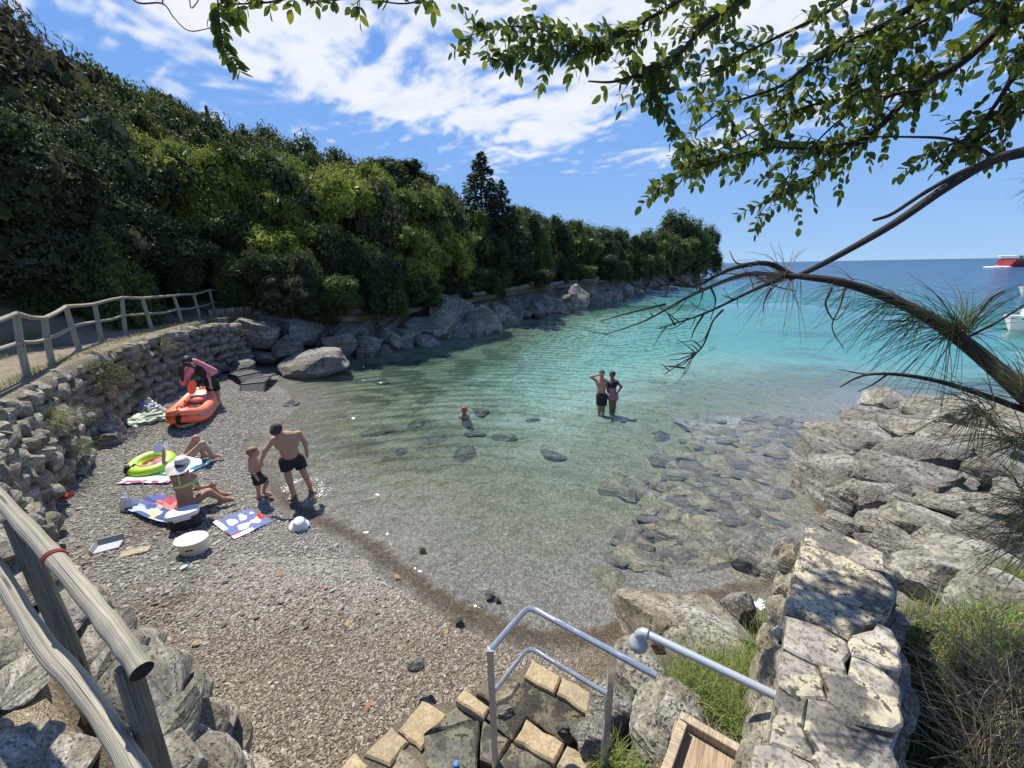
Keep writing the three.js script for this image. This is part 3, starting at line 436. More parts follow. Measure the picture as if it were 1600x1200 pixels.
function treeTo(kind, variant, px, py, dist, w, label, group) { const f = onLand(px, dist); f.y -= 0.1; return tree(kind, variant, f, Math.max(1.5, heightFor(px, py, f)) , w, label, group); }
{
  // front belt behind the path and above the rocks: top pixel, distance, width
  const front = [[-60, 190, 23, 6.5], [25, 165, 22, 6.2], [105, 175, 23, 5.6], [170, 205, 25, 5.5], [235, 190, 27, 6], [300, 215, 28, 5.6], [365, 240, 28.5, 5.2], [425, 225, 29, 6], [485, 262, 28, 5.2], [540, 262, 27, 5.4], [595, 280, 28, 5], [645, 290, 30, 5.4], [690, 300, 31.5, 5], [130, 300, 22, 4.6], [30, 290, 22, 4.6], [215, 300, 24, 4.8], [300, 330, 25.5, 4.5], [385, 330, 25.5, 4.6], [460, 345, 25, 4.4], [170, 350, 20.5, 3.4], [255, 360, 23.5, 3.6], [335, 370, 25, 3.6], [80, 340, 21.5, 3.4], [535, 350, 24.5, 4.4], [590, 385, 24.5, 3.6], [640, 350, 27.5, 4.4], [700, 345, 30, 4.4]];
  const label = 'dense leafy tree in the belt behind the path and rocks', gr = 'front trees of the wooded slope';
  front.sort((a, b) => a[0] - b[0]).forEach((f, i) => treeTo(i % 3 === 2 && f[0] > 250 ? 'bright' : i % 4 === 3 ? 'shoots' : 'laurel', f[0] < 260 ? 1 + i % 2 : i, ...f, label + ', ' + ord(i) + ' from the left', gr));
  const brightSpots = [[500, 248, 31, 6], [560, 252, 33, 6], [330, 228, 28, 5], [420, 238, 29, 5], [610, 275, 31, 5], [270, 215, 28, 5], [660, 290, 33, 5], [455, 300, 26.5, 3.6]];
  brightSpots.sort((a, b) => a[0] - b[0]).forEach((f, i) => treeTo('bright', i, ...f, 'yellow-green tree rising between the dark trees, ' + ord(i) + ' from the left', 'bright trees of the slope'));
  // headland hedge of upright shoots
  const head = [[735, 320, 35, 4.6], [770, 345, 38, 4.6], [800, 335, 41, 5], [830, 328, 44, 5.4], [858, 333, 48, 5.4], [886, 338, 51, 5.6], [912, 345, 55, 6], [938, 352, 59, 6.2], [960, 357, 63, 6.4], [984, 360, 68, 7], [1006, 356, 74, 7], [1028, 360, 82, 8], [790, 320, 50, 6], [825, 322, 56, 6.5], [860, 335, 60, 7], [895, 342, 66, 7], [930, 350, 74, 8], [965, 352, 84, 9], [1045, 362, 92, 8], [1060, 368, 102, 9], [1078, 372, 112, 9], [1092, 378, 122, 9], [1020, 372, 78, 6], [985, 374, 66, 5.5], [950, 372, 58, 5], [915, 366, 52, 4.6], [880, 360, 47, 4.4], [848, 356, 43, 4.2], [815, 356, 39.5, 4.2], [780, 366, 36, 4]];
  head.sort((a, b) => a[0] - b[0]).forEach((f, i) => treeTo(i % 3 ? 'shoots' : 'laurel', i, ...f, 'upright dark green tree along the headland shore, ' + ord(i) + ' from the left', 'headland trees'));
  treeTo('shoots', 1, 1050, 326, 112, 17, 'broad round tree standing high near the end of the headland', 'headland end trees');
  treeTo('shoots', 0, 1078, 338, 116, 15, 'rounded dark tree beside the tall tree near the headland tip');
  treeTo('shoots', 1, 1104, 350, 130, 11, 'last small tree on the very tip of the headland');
  treeTo('conifer', 0, 757, 236, 37, 8, 'dark conifer with a spiky top rising above the shore trees');
  treeTo('conifer', 1, 787, 282, 38, 6.5, 'lower dark conifer leaning beside the spiky conifer');
  treeTo('umbrella', 0, 628, 246, 48, 11, 'flat-topped umbrella pine on the skyline');
  treeTo('umbrella', 0, 665, 268, 50, 8, 'smaller umbrella pine at the right of the flat-topped pine');
  // upper slope, skyline
  const sky = [[-40, 60, 36, 9], [200, 95, 38, 7], [240, 130, 40, 7], [280, 148, 42, 7], [320, 160, 43, 6.5], [360, 182, 45, 7], [405, 190, 47, 7], [450, 200, 48, 7], [495, 212, 49, 7], [540, 232, 50, 7], [575, 248, 50, 7], [60, 110, 30, 7], [130, 140, 31, 7], [200, 150, 33, 7], [265, 172, 35, 6.5], [330, 195, 37, 6.5], [395, 212, 38, 6.5], [455, 222, 40, 6.5], [520, 240, 42, 6.5], [600, 265, 42, 6.5], [660, 280, 43, 6.5], [710, 295, 43, 6]];
  sky.sort((a, b) => a[0] - b[0]).forEach((f, i) => treeTo('far', i, ...f, 'grey-green tree on the upper slope, ' + ord(i) + ' from the left', 'upper slope trees'));
  treeTo('brown', 0, 10, -75, 33, 11, 'tall brownish pine at the upper left edge of the wood');
  treeTo('brown', 1, 92, -5, 34, 9, 'brownish pine with an open crown right of the tallest pine');
  treeTo('brown', 0, 165, 82, 36, 5, 'small rounded pine standing apart on the left skyline');
  treeTo('umbrella', 0, 318, 152, 52, 6, 'thin-topped pine peeping over the slope skyline');
  treeTo('conifer', 0, 376, 172, 55, 3, 'tiny dark conifer tip on the distant skyline');
}
// low bushes over the rocks
{
  const low = [[580, 470, 23.5, 2.6, 380], [640, 470, 26, 2.8, 420], [690, 470, 29, 3, 410], [740, 465, 33, 3.4, 415], [800, 450, 38, 4, 400], [870, 440, 45, 4.6, 395], [940, 430, 55, 5, 395], [480, 470, 22.3, 3, 390], [410, 470, 23, 3, 385], [360, 455, 23.6, 2.6, 395], [1000, 425, 66, 5.5, 395], [610, 470, 23.6, 2.4, 430], [660, 470, 26, 2.8, 440], [715, 470, 29.3, 3, 435], [770, 460, 33.6, 3.4, 430], [835, 450, 39.5, 3.8, 420], [905, 440, 48, 4.4, 412], [970, 430, 59, 5, 405], [520, 470, 22.4, 2.6, 425], [445, 470, 21.6, 2.4, 430]];
  low.sort((a, b) => a[0] - b[0]).forEach(([px, , d, w, top], i) => { const f = onLand(px, d); f.y -= 0.15; tree(i % 3 ? 'laurel' : 'shoots', i, f, Math.max(1.4, heightFor(px, top, f)), w, 'low dark bush hanging over the shore rocks, ' + ord(i) + ' from the left', 'bushes over the rocks').name = numbered('shore_bush'); });
}

// ------------------------------------------------------------------ rocks
function rockAt(name, px, py, wpx, hpx, y, seed, mat, label, group, deep = 1, turn = 0) {
  const c = atY(px, py, y), t = c.clone().sub(EYE).dot(V(0, 0, -1).applyQuaternion(camera.quaternion)), w = wpx / 600 * t, h = hpx / 600 * t;
  const m = solo(name, stone(seed, 8, 19, 0.1), mat, label, 'rock', group); m.position.copy(c); m.scale.set(w * 1.06, h * 1.08, (w * 0.55 + h * 0.45) * deep); m.rotation.set(R(-0.12, 0.12), Math.atan2(c.x, c.z) + Math.PI + turn, R(-0.1, 0.1)); return m;
}
{   // outcrop on the right: centre, width and height in a 3.75 times enlarged view from (1200, 580)
  rnd = seeded(5);
  const o = [[750, 200, 330, 115, 0.15, 'low flat dark boulder farthest out in the water on the right'], [690, 310, 420, 140, 0.2, 'long smooth grey slab rock behind the outcrop top'], [1010, 250, 330, 190, 0.45, 'pale grey rock ridge beyond the outcrop below the pine stem'], [1230, 300, 420, 240, 0.75], [560, 420, 560, 200, 0.45, 'broad sloping pale rock at the back of the outcrop'], [880, 360, 280, 130, 0.6], [1080, 400, 300, 170, 0.75], [300, 520, 270, 200, 0.25, 'rock shelf at the left water edge of the outcrop'], [340, 650, 300, 330, 0.25, 'big dark pitted boulder standing at the left corner of the outcrop'], [480, 740, 220, 220, 0.25], [740, 640, 430, 260, 0.6, 'large rounded dome-shaped boulder in the middle of the outcrop'], [600, 760, 230, 230, 0.35], [1000, 640, 270, 120, 0.7, 'flat-topped pale ledge right of the dome-shaped boulder'], [725, 500, 230, 130, 0.65], [930, 500, 320, 190, 0.75], [520, 560, 170, 90, 0.4], [1230, 440, 420, 210, 0.95], [1010, 710, 380, 140, 0.65], [450, 905, 210, 95, 0.2, 'small oval dark stone lying before the outcrop'], [650, 905, 260, 150, 0.35], [910, 915, 380, 200, 0.5, 'tilted block with a sharp upper edge in front of the dome'], [1090, 800, 320, 120, 0.75], [740, 1000, 230, 140, 0.4], [1060, 1030, 330, 200, 0.65], [1340, 1000, 340, 200, 1.15, 'pale cracked boulder half hidden by pine needles at right'], [920, 1140, 270, 180, 0.7, 'light angular rock beside the far end of the stone wall'], [690, 1120, 180, 130, 0.45], [1400, 620, 330, 190, 0.9], [1380, 820, 300, 150, 1.0], [860, 810, 240, 130, 0.5], [1500, 450, 300, 260, 1.1], [1500, 760, 300, 200, 1.1], [600, 1010, 160, 90, 0.3], [1180, 1130, 260, 150, 1.0], [840, 1060, 160, 120, 0.5], [1520, 300, 300, 200, 1.1]];
  let un = 0; o.sort((a, b) => a[0] - b[0]);
  o.forEach(([x, y, w, h, yy, label], i) => rockAt('outcrop_rock', 1200 + x / 3.75, 580 + y / 3.75, w / 3.75, h / 3.75 * 1.08, yy, 100 + i % 14, pick(rockGrey), label ?? 'weathered grey rock wedged into the outcrop, ' + ord(i) + ' of it from the left', 'outcrop rocks', 1.15, R(-0.4, 0.4)));
  const mound = sheet(steps([[4.9, 16, 0.25]]), steps([[-11, -2, 0.25]]), (x, z) => { const d = shore(x, z); return -0.25 + 0.75 * sstep(-0.1, 2.2, d) + 0.5 * sstep(1.5, 5, d) + 0.5 * (fbm(x * 0.9, 4, z * 0.9, 4) - 0.5); }, null, 0.5);
  struct('outcrop_terrain', mound, rockMat([0.38, 0.36, 0.325], 0.08));
}
{   // jumble between the wall's end and the wooded shore
  rnd = seeded(15);
  const o = [[560, 498, 95, 75, 1.3, 'large sunlit-topped boulder leaning under the trees'], [492, 570, 108, 44, 0.25, 'broad flat dark boulder at the water edge by the loungers'], [528, 545, 58, 40, 0.5, 'rounded dark boulder behind the flat water-edge boulder'], [600, 510, 60, 60, 0.8], [620, 530, 50, 26, 0.2], [450, 545, 45, 40, 0.8], [432, 530, 42, 34, 1.0], [470, 520, 70, 46, 1.3], [405, 520, 60, 44, 1.6], [440, 500, 70, 50, 1.9], [500, 495, 60, 60, 1.7], [395, 550, 36, 30, 0.7], [418, 560, 30, 22, 0.5], [660, 515, 70, 36, 0.5], [700, 490, 80, 60, 1.2, 'long light boulder bedded in the shaded bank'], [690, 512, 60, 26, 0.3], [740, 500, 60, 34, 0.5], [640, 490, 60, 44, 1.3], [578, 540, 44, 30, 0.4], [380, 575, 34, 22, 0.45], [372, 535, 40, 40, 1.2], [540, 520, 44, 34, 1.0]];
  o.sort((a, b) => a[0] - b[0]).forEach(([x, y, w, h, yy, label], i) => rockAt('shore_boulder', x, y, w, h, yy, 120 + i % 12, pick(rockGrey), label ?? 'grey boulder in the shaded heap between wall and trees, ' + ord(i) + ' from the left', 'shaded boulder heap', 1.2, R(-0.5, 0.5)));
  for (let i = 0; i < 80; i++) {   // along the headland foot
    const s = 8.9 + Math.pow(i / 80, 1.25) * 5.9 + R(-0.02, 0.02), p = landAt(Math.min(s, 14.9), R(-2.4, -0.2)), k = R(0.6, 1.7) * (1 + i * 0.016);
    const m = solo('headland_rock', stone(140 + i % 9, 7, 18, 0.1), pick(rockGrey), 'grey rock along the water foot of the headland, ' + ord(i) + ' from the near end', 'rock', 'headland shore rocks'); m.position.set(p.x, R(-0.2, 0.6), p.z); m.scale.set(k * R(1, 1.6), k * R(0.8, 1.5), k * R(0.9, 1.3)); m.rotation.set(R(-0.3, 0.3), R(0, 6), R(-0.3, 0.3));
  }
}
{   // flat stones under the clear water near the outcrop
  rnd = seeded(77); const mats = [rockMat([0.3, 0.29, 0.185]), rockMat([0.22, 0.215, 0.16]), rockMat([0.37, 0.355, 0.23]), rockMat([0.17, 0.165, 0.14]), rockMat([0.32, 0.31, 0.24])];
  let n = 0;
  for (let i = 0; i < 900 && n < 230; i++) {
    const px = R(930, 1275), py = R(655, 930), edge = sstep(930, 1080, px + (py - 800) * 0.25 + R(-60, 60)) * (1 - sstep(890, 935, py + (1250 - px) * 0.05)); if (rnd() > edge * 0.95) continue;
    const p = atY(px, py, -0.2); const d = shore(p.x, p.z); if (d > -0.05) continue; const g = groundY(p.x, p.z, d), w = R(0.28, 0.8);
    const m = solo('submerged_stone', stone(160 + n % 10, 4, 16, 0.04), pick(mats), 'flat algae-covered stone lying under the clear shallow water', 'stone', 'stones under the clear water'); const hh = Math.min(R(0.12, 0.24), Math.max(0.08, -g * 1.1)); m.position.set(p.x, Math.min(g + 0.05, -0.035 - hh * 0.5), p.z); m.scale.set(w, hh, w * R(0.6, 1)); m.rotation.set(R(-0.12, 0.12), R(0, 6.28), R(-0.12, 0.12)); n++;
  }
  for (let i = 0; i < 24; i++) {
    const px = R(560, 1000), py = R(560, 720), p = atY(px, py, -0.4), d = shore(p.x, p.z); if (d > -1 || p.x > 1.5) continue;
    const m = solo('weedy_rock', stone(172 + i % 5, 3, 7, 0.1), mossy, 'dark weed-grown rock on the sea bed on the left side of the bay', 'rock', 'weedy rocks on the sea bed'); m.position.set(p.x, groundY(p.x, p.z, d), p.z); const w = R(0.4, 1.1); m.scale.set(w, R(0.07, 0.16), w * R(0.5, 0.8)); m.rotation.y = R(0, 6);
  }
}
{   // stones at the foot of the bank by the railing
  rnd = seeded(31); const sandstone = rockMat([0.47, 0.41, 0.33], 0.02);
  const o = [[1020, 965, 115, 75, 0.32, sandstone, 'smooth pinkish sandstone boulder at the water edge by the railing'], [1090, 965, 70, 50, 0.42, sandstone, 'rounded sandstone lump right of the pinkish boulder'], [1150, 950, 50, 55, 0.5, rockGrey[2], 'upright black-topped rock below the stone wall'], [1100, 985, 130, 45, 0.5, rockGrey[3], 'long pale flat rock above the grass by the water'], [1165, 872, 56, 36, 0.05, rockGrey[2], 'dark brown rock breaking the shallow water'], [1210, 893, 64, 40, 0.05, rockGrey[0], 'grey rock breaking the water beside the wall foot'], [1228, 862, 40, 50, 0.12, rockGrey[0], 'split dark rock standing at the wall end'], [1010, 1075, 110, 80, 0.75, rockGrey[1], 'flat grey slab beside the lower end of the railing'], [1050, 1140, 120, 90, 0.95, rockGrey[3], 'pale flat slab left of the grass patch'], [955, 1110, 70, 70, 0.85, rockGrey[1], 'weathered slab wedged between railing and grass'], [930, 1160, 60, 60, 0.95, rockGrey[0], 'rough boulder at the foot of the right railing post'], [1120, 1010, 90, 40, 0.6, rockGrey[3], 'pale rock half covered by grass'], [1068, 1030, 60, 40, 0.65, rockGrey[0], 'grey rock under the pipe elbow'],
    [455, 630, 22, 14, 0.05, rockGrey[3], 'white stone standing in the shallows near the loungers'], [168, 688, 34, 24, 0.45, rockGrey[1], 'loose pale boulder at the wall foot'], [150, 668, 60, 50, 0.6, rockGrey[1], 'large loose boulder against the wall foot'], [660, 858, 10, 8, 0.02, rockGrey[3], 'small white stone in the wavelets'], [765, 930, 14, 13, 0.02, rockGrey[2], 'round grey pebble in the wet edge'], [778, 936, 9, 7, 0.02, rockGrey[2], 'small dark pebble beside the round grey pebble'], [717, 968, 12, 14, 0.1, rockGrey[2], 'grey oval stone on the dry beach before the wet edge']];
  o.forEach(([x, y, w, h, yy, m, label], i) => rockAt('loose_rock', x, y, w, h, yy, 190 + i, m, label, undefined, 1.2));
  rockAt('wall_end_slab', 1450, 905, 95, 80, 1.25, 205, rockMat([0.5, 0.49, 0.45]), 'pale angular block in the grass right of the stone wall');
  rockAt('wall_end_slab', 1560, 945, 110, 110, 1.4, 206, rockMat([0.5, 0.49, 0.45]), 'white rough rock behind the dry shrub');
  rockAt('wall_end_slab', 1530, 880, 120, 60, 1.25, 207, rockMat([0.5, 0.49, 0.45]), 'pale rock under the right-hand grass tuft');
}

// ------------------------------------------------------------------ slabs traced as outlines on their own level
function slab(outline, y, thick, tiltX = 0, tiltZ = 0, bevel = 0.012, rough = 0.012, seed = 1) {
  const pts = outline.map(([x, z]) => [x, z]), cx = pts.reduce((s, p) => s + p[0], 0) / pts.length, cz = pts.reduce((s, p) => s + p[1], 0) / pts.length;
  const fine = []; pts.forEach((p, i) => { const q = pts[(i + 1) % pts.length], l = Math.hypot(q[0] - p[0], q[1] - p[1]), n = Math.max(1, Math.round(l / 0.07)); for (let k = 0; k < n; k++) { const t = k / n, j = k ? rough : 0; fine.push([mixn(p[0], q[0], t) + j * (noise3(p[0] * 30 + k * 7.7, seed, 1) - 0.5) * 2 - cx, mixn(p[1], q[1], t) + j * (noise3(p[1] * 30 + k * 5.1, seed, 2) - 0.5) * 2 - cz]); } });
  const sh = new THREE.Shape(fine.map((p) => new THREE.Vector2(p[0] * 0.995, -p[1] * 0.995)));
  const g = new THREE.ExtrudeGeometry(sh, { depth: thick - bevel, bevelEnabled: true, bevelSize: bevel, bevelThickness: bevel, bevelOffset: -bevel, bevelSegments: 1, curveSegments: 1 }); g.rotateX(-Math.PI / 2); g.translate(0, -thick, 0); g.rotateX(tiltX); g.rotateZ(tiltZ);
  const uvg = boxUV(g, 1.3), ua = uvg.attributes.uv; for (let i = 0; i < ua.count; i++) ua.setXY(i, ua.getX(i) + seed * 0.371, ua.getY(i) + seed * 0.617); return [uvg, V(cx, y, cz)];
}
const trace = (list, k, ox, oy, y) => list.map(([a, b]) => { const p = atY(ox + a / k, oy + b / k, y); return [p.x, p.z]; });
{
  const w = thing('stone_parapet', 'broad low stone wall of cracked pale slabs running out to the water', 'stone wall');
  const slateM = [std([0.5, 0.48, 0.43], 0.9, { map: texSlate, bumpMap: texRockBump, bumpScale: 0.014 }), std([0.43, 0.415, 0.375], 0.9, { map: rep(texSlate, 0.8), bumpMap: texRockBump, bumpScale: 0.014 }), std([0.54, 0.51, 0.42], 0.92, { map: rep(texSlate, 1.4), bumpMap: texRockBump, bumpScale: 0.03 })];
  const S = [[[690, 60], [830, 85], [1020, 175], [1025, 245], [960, 232], [790, 160], [678, 130]], [[680, 132], [790, 165], [960, 238], [1005, 250], [1055, 300], [1058, 380], [985, 402], [890, 380], [640, 285], [655, 190]], [[640, 287], [890, 385], [985, 407], [1030, 432], [985, 455], [868, 532], [700, 450], [605, 425], [620, 340]], [[605, 428], [700, 455], [862, 537], [880, 590], [866, 670], [740, 630], [650, 588], [600, 560]], [[988, 458], [1050, 490], [1090, 560], [1090, 662], [1000, 640], [884, 592], [868, 534]], [[598, 565], [650, 592], [740, 634], [765, 690], [780, 778], [660, 780], [580, 720], [575, 640]], [[744, 634], [870, 674], [884, 596], [1000, 644], [1088, 720], [1102, 850], [1062, 912], [900, 880], [784, 778], [768, 690]], [[575, 725], [660, 784], [700, 772], [690, 840], [680, 900], [750, 1050], [540, 960], [555, 860]], [[694, 840], [704, 772], [784, 782], [900, 885], [1010, 928], [1070, 950], [1078, 1120], [770, 1120], [684, 900]], [[480, 968], [540, 965], [752, 1055], [768, 1125], [462, 1125]]];
  const ys = [2.17, 2.2, 2.185, 2.215, 2.2, 2.19, 2.21, 2.195, 2.215, 2.19];
  S.forEach((s, i) => { const [g, p] = slab(trace(s, 2.667, 1000, 800, ys[i]), ys[i], 0.17 + 0.04 * (i % 3), 0.02 * Math.sin(i * 2.3), 0.025 * Math.cos(i * 1.7), 0.012, 0.02, i + 3), m = part('slab', g, slateM[i === 1 || i === 2 ? 2 : i % 2], w); m.position.copy(p); });
  rnd = seeded(61);
  const core = trace([[700, 80], [1010, 200], [1040, 380], [1065, 620], [1075, 900], [1060, 1400], [420, 1400], [560, 870], [620, 420], [665, 150]], 2.667, 1000, 800, 2.05), [cg, cp] = slab(core, 2.05, 2.0, 0, 0, 0.02, 0.05, 9); const cm = part('rubble_core', cg, rockMat([0.34, 0.32, 0.27], 0.05), w); cm.position.copy(cp);
  core.forEach((p, i) => { const q = core[(i + 1) % core.length], l = Math.hypot(q[0] - p[0], q[1] - p[1]); for (let y = 0.3; y < 1.95; y += 0.26) for (let t = 0.12; t < l; t += 0.34) { if (i > 4 && i < 6) continue; const m = part('stone', stone(1 + Math.floor(R(0, 9)), 3, 8, 0.06), pick(wallMats), w), x = mixn(p[0], q[0], t / l), z = mixn(p[1], q[1], t / l); m.position.set(x, y + R(-0.04, 0.04), z); m.rotation.y = -Math.atan2(q[1] - p[1], q[0] - p[0]) + R(-0.1, 0.1); m.scale.set(R(0.3, 0.42), R(0.2, 0.3), R(0.18, 0.28)); } });
}
{
  const st = thing('stone_steps', 'worn sandstone block steps with slate paving under the metal railing', 'steps');
  const sandM = [std([0.5, 0.4, 0.255], 0.93, { map: texSand, bumpMap: texRockBump, bumpScale: 0.008 }), std([0.44, 0.365, 0.25], 0.93, { map: rep(texSand, 1.3), bumpMap: texRockBump, bumpScale: 0.008 }), std([0.4, 0.34, 0.25], 0.93, { map: rep(texRock, 1.2), bumpMap: texRockBump, bumpScale: 0.01 })];
  const dark = [std([0.17, 0.17, 0.145], 0.9, { map: texSlate, bumpMap: texRockBump, bumpScale: 0.008 }), std([0.2, 0.19, 0.16], 0.92, { map: rep(texSlate, 1.5), bumpMap: texRockBump, bumpScale: 0.01 })];
  const B = [[[[425, 515], [530, 575], [420, 725], [325, 640]], 0.62, 0], [[[300, 625], [370, 690], [290, 790], [180, 745]], 0.615, 1], [[[145, 730], [200, 790], [170, 850], [60, 830]], 0.6, 0], [[[340, 715], [445, 795], [400, 870], [280, 840]], 0.68, 2], [[[600, 468], [708, 545], [682, 590], [565, 512]], 0.8, 0], [[[690, 430], [780, 405], [835, 440], [800, 500], [735, 530], [650, 490]], 0.78, 2], [[[885, 345], [1005, 415], [975, 485], [850, 415]], 0.82, 0], [[[1012, 420], [1165, 500], [1130, 580], [987, 490]], 0.82, 1],
    [[[500, 600], [588, 527], [662, 585], [655, 600], [432, 655]], 0.72, 3], [[[432, 662], [664, 596], [655, 760], [640, 860], [440, 860]], 0.74, 3], [[[682, 596], [795, 680], [735, 785], [665, 760]], 0.78, 4], [[[860, 592], [1018, 694], [975, 775], [808, 685]], 0.98, 0], [[[1030, 702], [1140, 762], [1100, 860], [985, 790]], 0.97, 1], [[[800, 690], [973, 780], [940, 870], [740, 870], [730, 790]], 0.94, 4], [[[645, 880], [735, 790], [725, 900]], 0.84, 1], [[[950, 870], [985, 795], [1095, 868], [1080, 960], [940, 960]], 0.95, 2], [[[250, 850], [400, 875], [440, 865], [430, 960], [230, 960]], 0.66, 1]];
  B.forEach(([o, y, m], i) => { const [g, p] = slab(trace(o, 2.667, 500, 900, y), y, 0.26, 0.012 * Math.sin(i * 3), 0.012 * Math.cos(i * 2), 0.014, 0.01, i + 20), q = part(m > 2 ? 'paving_slab' : 'block', g, m > 2 ? dark[m - 3] : sandM[m], st); q.position.copy(p); });
  const [fg, fp] = slab(trace([[850, 422], [975, 492], [1130, 590], [1040, 700], [1020, 690], [860, 588], [800, 680], [690, 590], [710, 545], [800, 505]], 2.667, 500, 900, 0.77), 0.77, 0.3, 0, 0, 0.01, 0.01, 5); part('mortar_bed', fg, std([0.26, 0.245, 0.2], 0.95, { map: rep(texSlate, 1.2), bumpMap: texGravelBump, bumpScale: 0.015 }), st).position.copy(fp);
  const [ug, up] = slab(trace([[560, 520], [880, 360], [1160, 520], [1160, 1000], [80, 1000], [100, 800], [400, 540]], 2.667, 500, 900, 0.585), 0.585, 0.4, 0, 0, 0.01, 0.01, 6); part('footing', ug, std([0.34, 0.3, 0.235], 0.95, { map: texSand, bumpMap: texGravelBump, bumpScale: 0.02 }), st).position.copy(up);
  rnd = seeded(8);
  const chips = [[790, 1112, 26, 0.76, rockGrey[3], 'white flat stone lying on the steps inside the railing'], [878, 1135, 20, 0.8, rockGrey[2], 'dark shard lying on the steps inside the railing'], [884, 1142, 14, 0.8, rockGrey[1], 'small grey shard beside the dark shard'], [1027, 1128, 22, 1.05, rockGrey[3], 'narrow white stone lying on the pale slab'], [650, 1040, 26, 0.48, rockGrey[0], 'dark driftwood-like shard on the beach left of the steps']];
  chips.forEach(([x, y, w, yy, m, l], i) => rockAt('stone_chip', x, y, w, w * 0.6, yy + 0.02, 210 + i, m, l));
}
// ------------------------------------------------------------------ metal railing, second handrail, wooden frame
const zinc = std([0.5, 0.51, 0.52], 0.42, { metalness: 0.75, roughnessMap: texFine, bumpMap: texFine, bumpScale: 0.0008 });
const greyPaint = std([0.34, 0.36, 0.385], 0.5, { metalness: 0.2, bumpMap: texFine, bumpScale: 0.001 });
{
  const r = thing('metal_railing', 'bent galvanised tube railing round the corner of the steps', 'railing');
  const a = atY(766, 1015, 2.0), c = atY(826, 947, 2.0), e = atY(1026, 1056, 2.0), p2 = atY(957, 1018, 2.0), dirs = (p, q, d) => p.clone().lerp(q, d / p.distanceTo(q));
  const bend = (a, c, e, d) => [a, dirs(c, a, d), dirs(c, a, d * 0.35).lerp(dirs(c, e, d * 0.35), 0.5).lerp(c, 0.35), dirs(c, e, d), e];
  const path = new THREE.CurvePath(), ptsTop = [], mk = (a, c, e, d) => { const o = [a]; for (let i = 0; i <= 8; i++) { const t = i / 8, p = dirs(c, a, d), q = dirs(c, e, d); o.push(p.multiplyScalar((1 - t) ** 2).addScaledVector(c, 2 * t * (1 - t)).addScaledVector(q, t * t)); } o.push(e); return o; };
  const railTop = part('top_rail', tube(mk(a, c, e, 0.07), 0.021, 14), zinc, r);
  const fa = V(a.x, 0.93, a.z), fp = V(p2.x, 0.93, p2.z);
  part('post', boxUV(new THREE.BoxGeometry(0.042, 1.09, 0.042)), zinc, r).position.set(a.x, 1.465, a.z); part('post', boxUV(new THREE.BoxGeometry(0.042, 1.07, 0.042)), zinc, r).position.set(p2.x, 1.46, p2.z);
  const y2 = 1.62, off = (p) => V(p.x, y2, p.z); part('middle_rail', tube(mk(off(a), off(c), off(p2), 0.07), 0.016, 12), zinc, r);
  const h = thing('pipe_handrail', 'grey pipe handrail with a flared elbow set into the stone wall', 'handrail');
  const w0 = atY(1255, 1108, 2.06), w1 = atY(1012, 991, 2.06), dn = w1.clone().add(w1.clone().sub(w0).normalize().multiplyScalar(0.05)).add(V(0, -0.05, 0));
  part('pipe', tube([w0.clone().lerp(w1, -0.12), w1], 0.024, 16), greyPaint, h);
  const el = [w1.clone().lerp(w0, 0.01), w1.clone().addScaledVector(w1.clone().sub(w0).normalize(), 0.025).add(V(0, -0.005, 0)), dn.clone().add(V(0, 0.015, 0)), dn.clone().add(V(0, -0.03, 0)), dn.clone().add(V(0, -0.06, 0))];
  part('elbow', tube(curve(el, 12), 0.03, 16), greyPaint, h);
  const cup = new THREE.LatheGeometry([[0.028, 0.05], [0.032, 0.02], [0.055, -0.005], [0.06, -0.03], [0.057, -0.05], [0.045, -0.055], [0.0, -0.05]].map((p) => new THREE.Vector2(...p)), 24); const cm = part('flange', cup, greyPaint, h); cm.position.copy(dn).add(V(0, -0.03, 0));
}
{
  const f = thing('wooden_frame', 'pale new timber frame with a plywood bottom at the lower edge', 'frame'), ply = std([0.5, 0.38, 0.28], 0.8, { map: rep(texWood, 2, 1) }), tim = std([0.62, 0.52, 0.4], 0.75, { map: rep(texWood, 3, 1) });
  const c = atY(1070, 1120, 1.3), r = atY(1185, 1186, 1.3), l = atY(1036, 1215, 1.3), ux = r.clone().sub(c), uz = l.clone().sub(c);
  const beam = (p, q, w, h, ext, nm) => { const d = q.clone().sub(p), m = part(nm, rbox(d.length() + ext, h, w, 0.004), tim, f); m.position.copy(p).lerp(q, 0.5); m.position.y -= h - 0.002; m.rotation.y = -Math.atan2(d.z, d.x); };
  const c2 = c.clone().addScaledVector(ux, 2.2), l2 = c.clone().addScaledVector(uz, 2.5), w = 0.055;
  beam(c, c2, w, 0.085, w, 'board'); beam(c.clone().addScaledVector(uz.clone().normalize(), w * 0.55), l2, w, 0.08, -0.01, 'board'); const k = c2.clone().addScaledVector(uz, 2.5); beam(l2, k, w, 0.085, w, 'board'); beam(c2.clone().addScaledVector(uz.clone().normalize(), w * 0.55), k, w, 0.08, -0.06, 'board');
  const q = new THREE.BoxGeometry(c.distanceTo(c2), 0.012, c.distanceTo(l2) * 0.98), pm = part('plywood_panel', boxUV(q), ply, f); pm.position.copy(c).add(k).multiplyScalar(0.5); pm.position.y -= 0.075; pm.rotation.y = -Math.atan2(ux.z, ux.x);
}

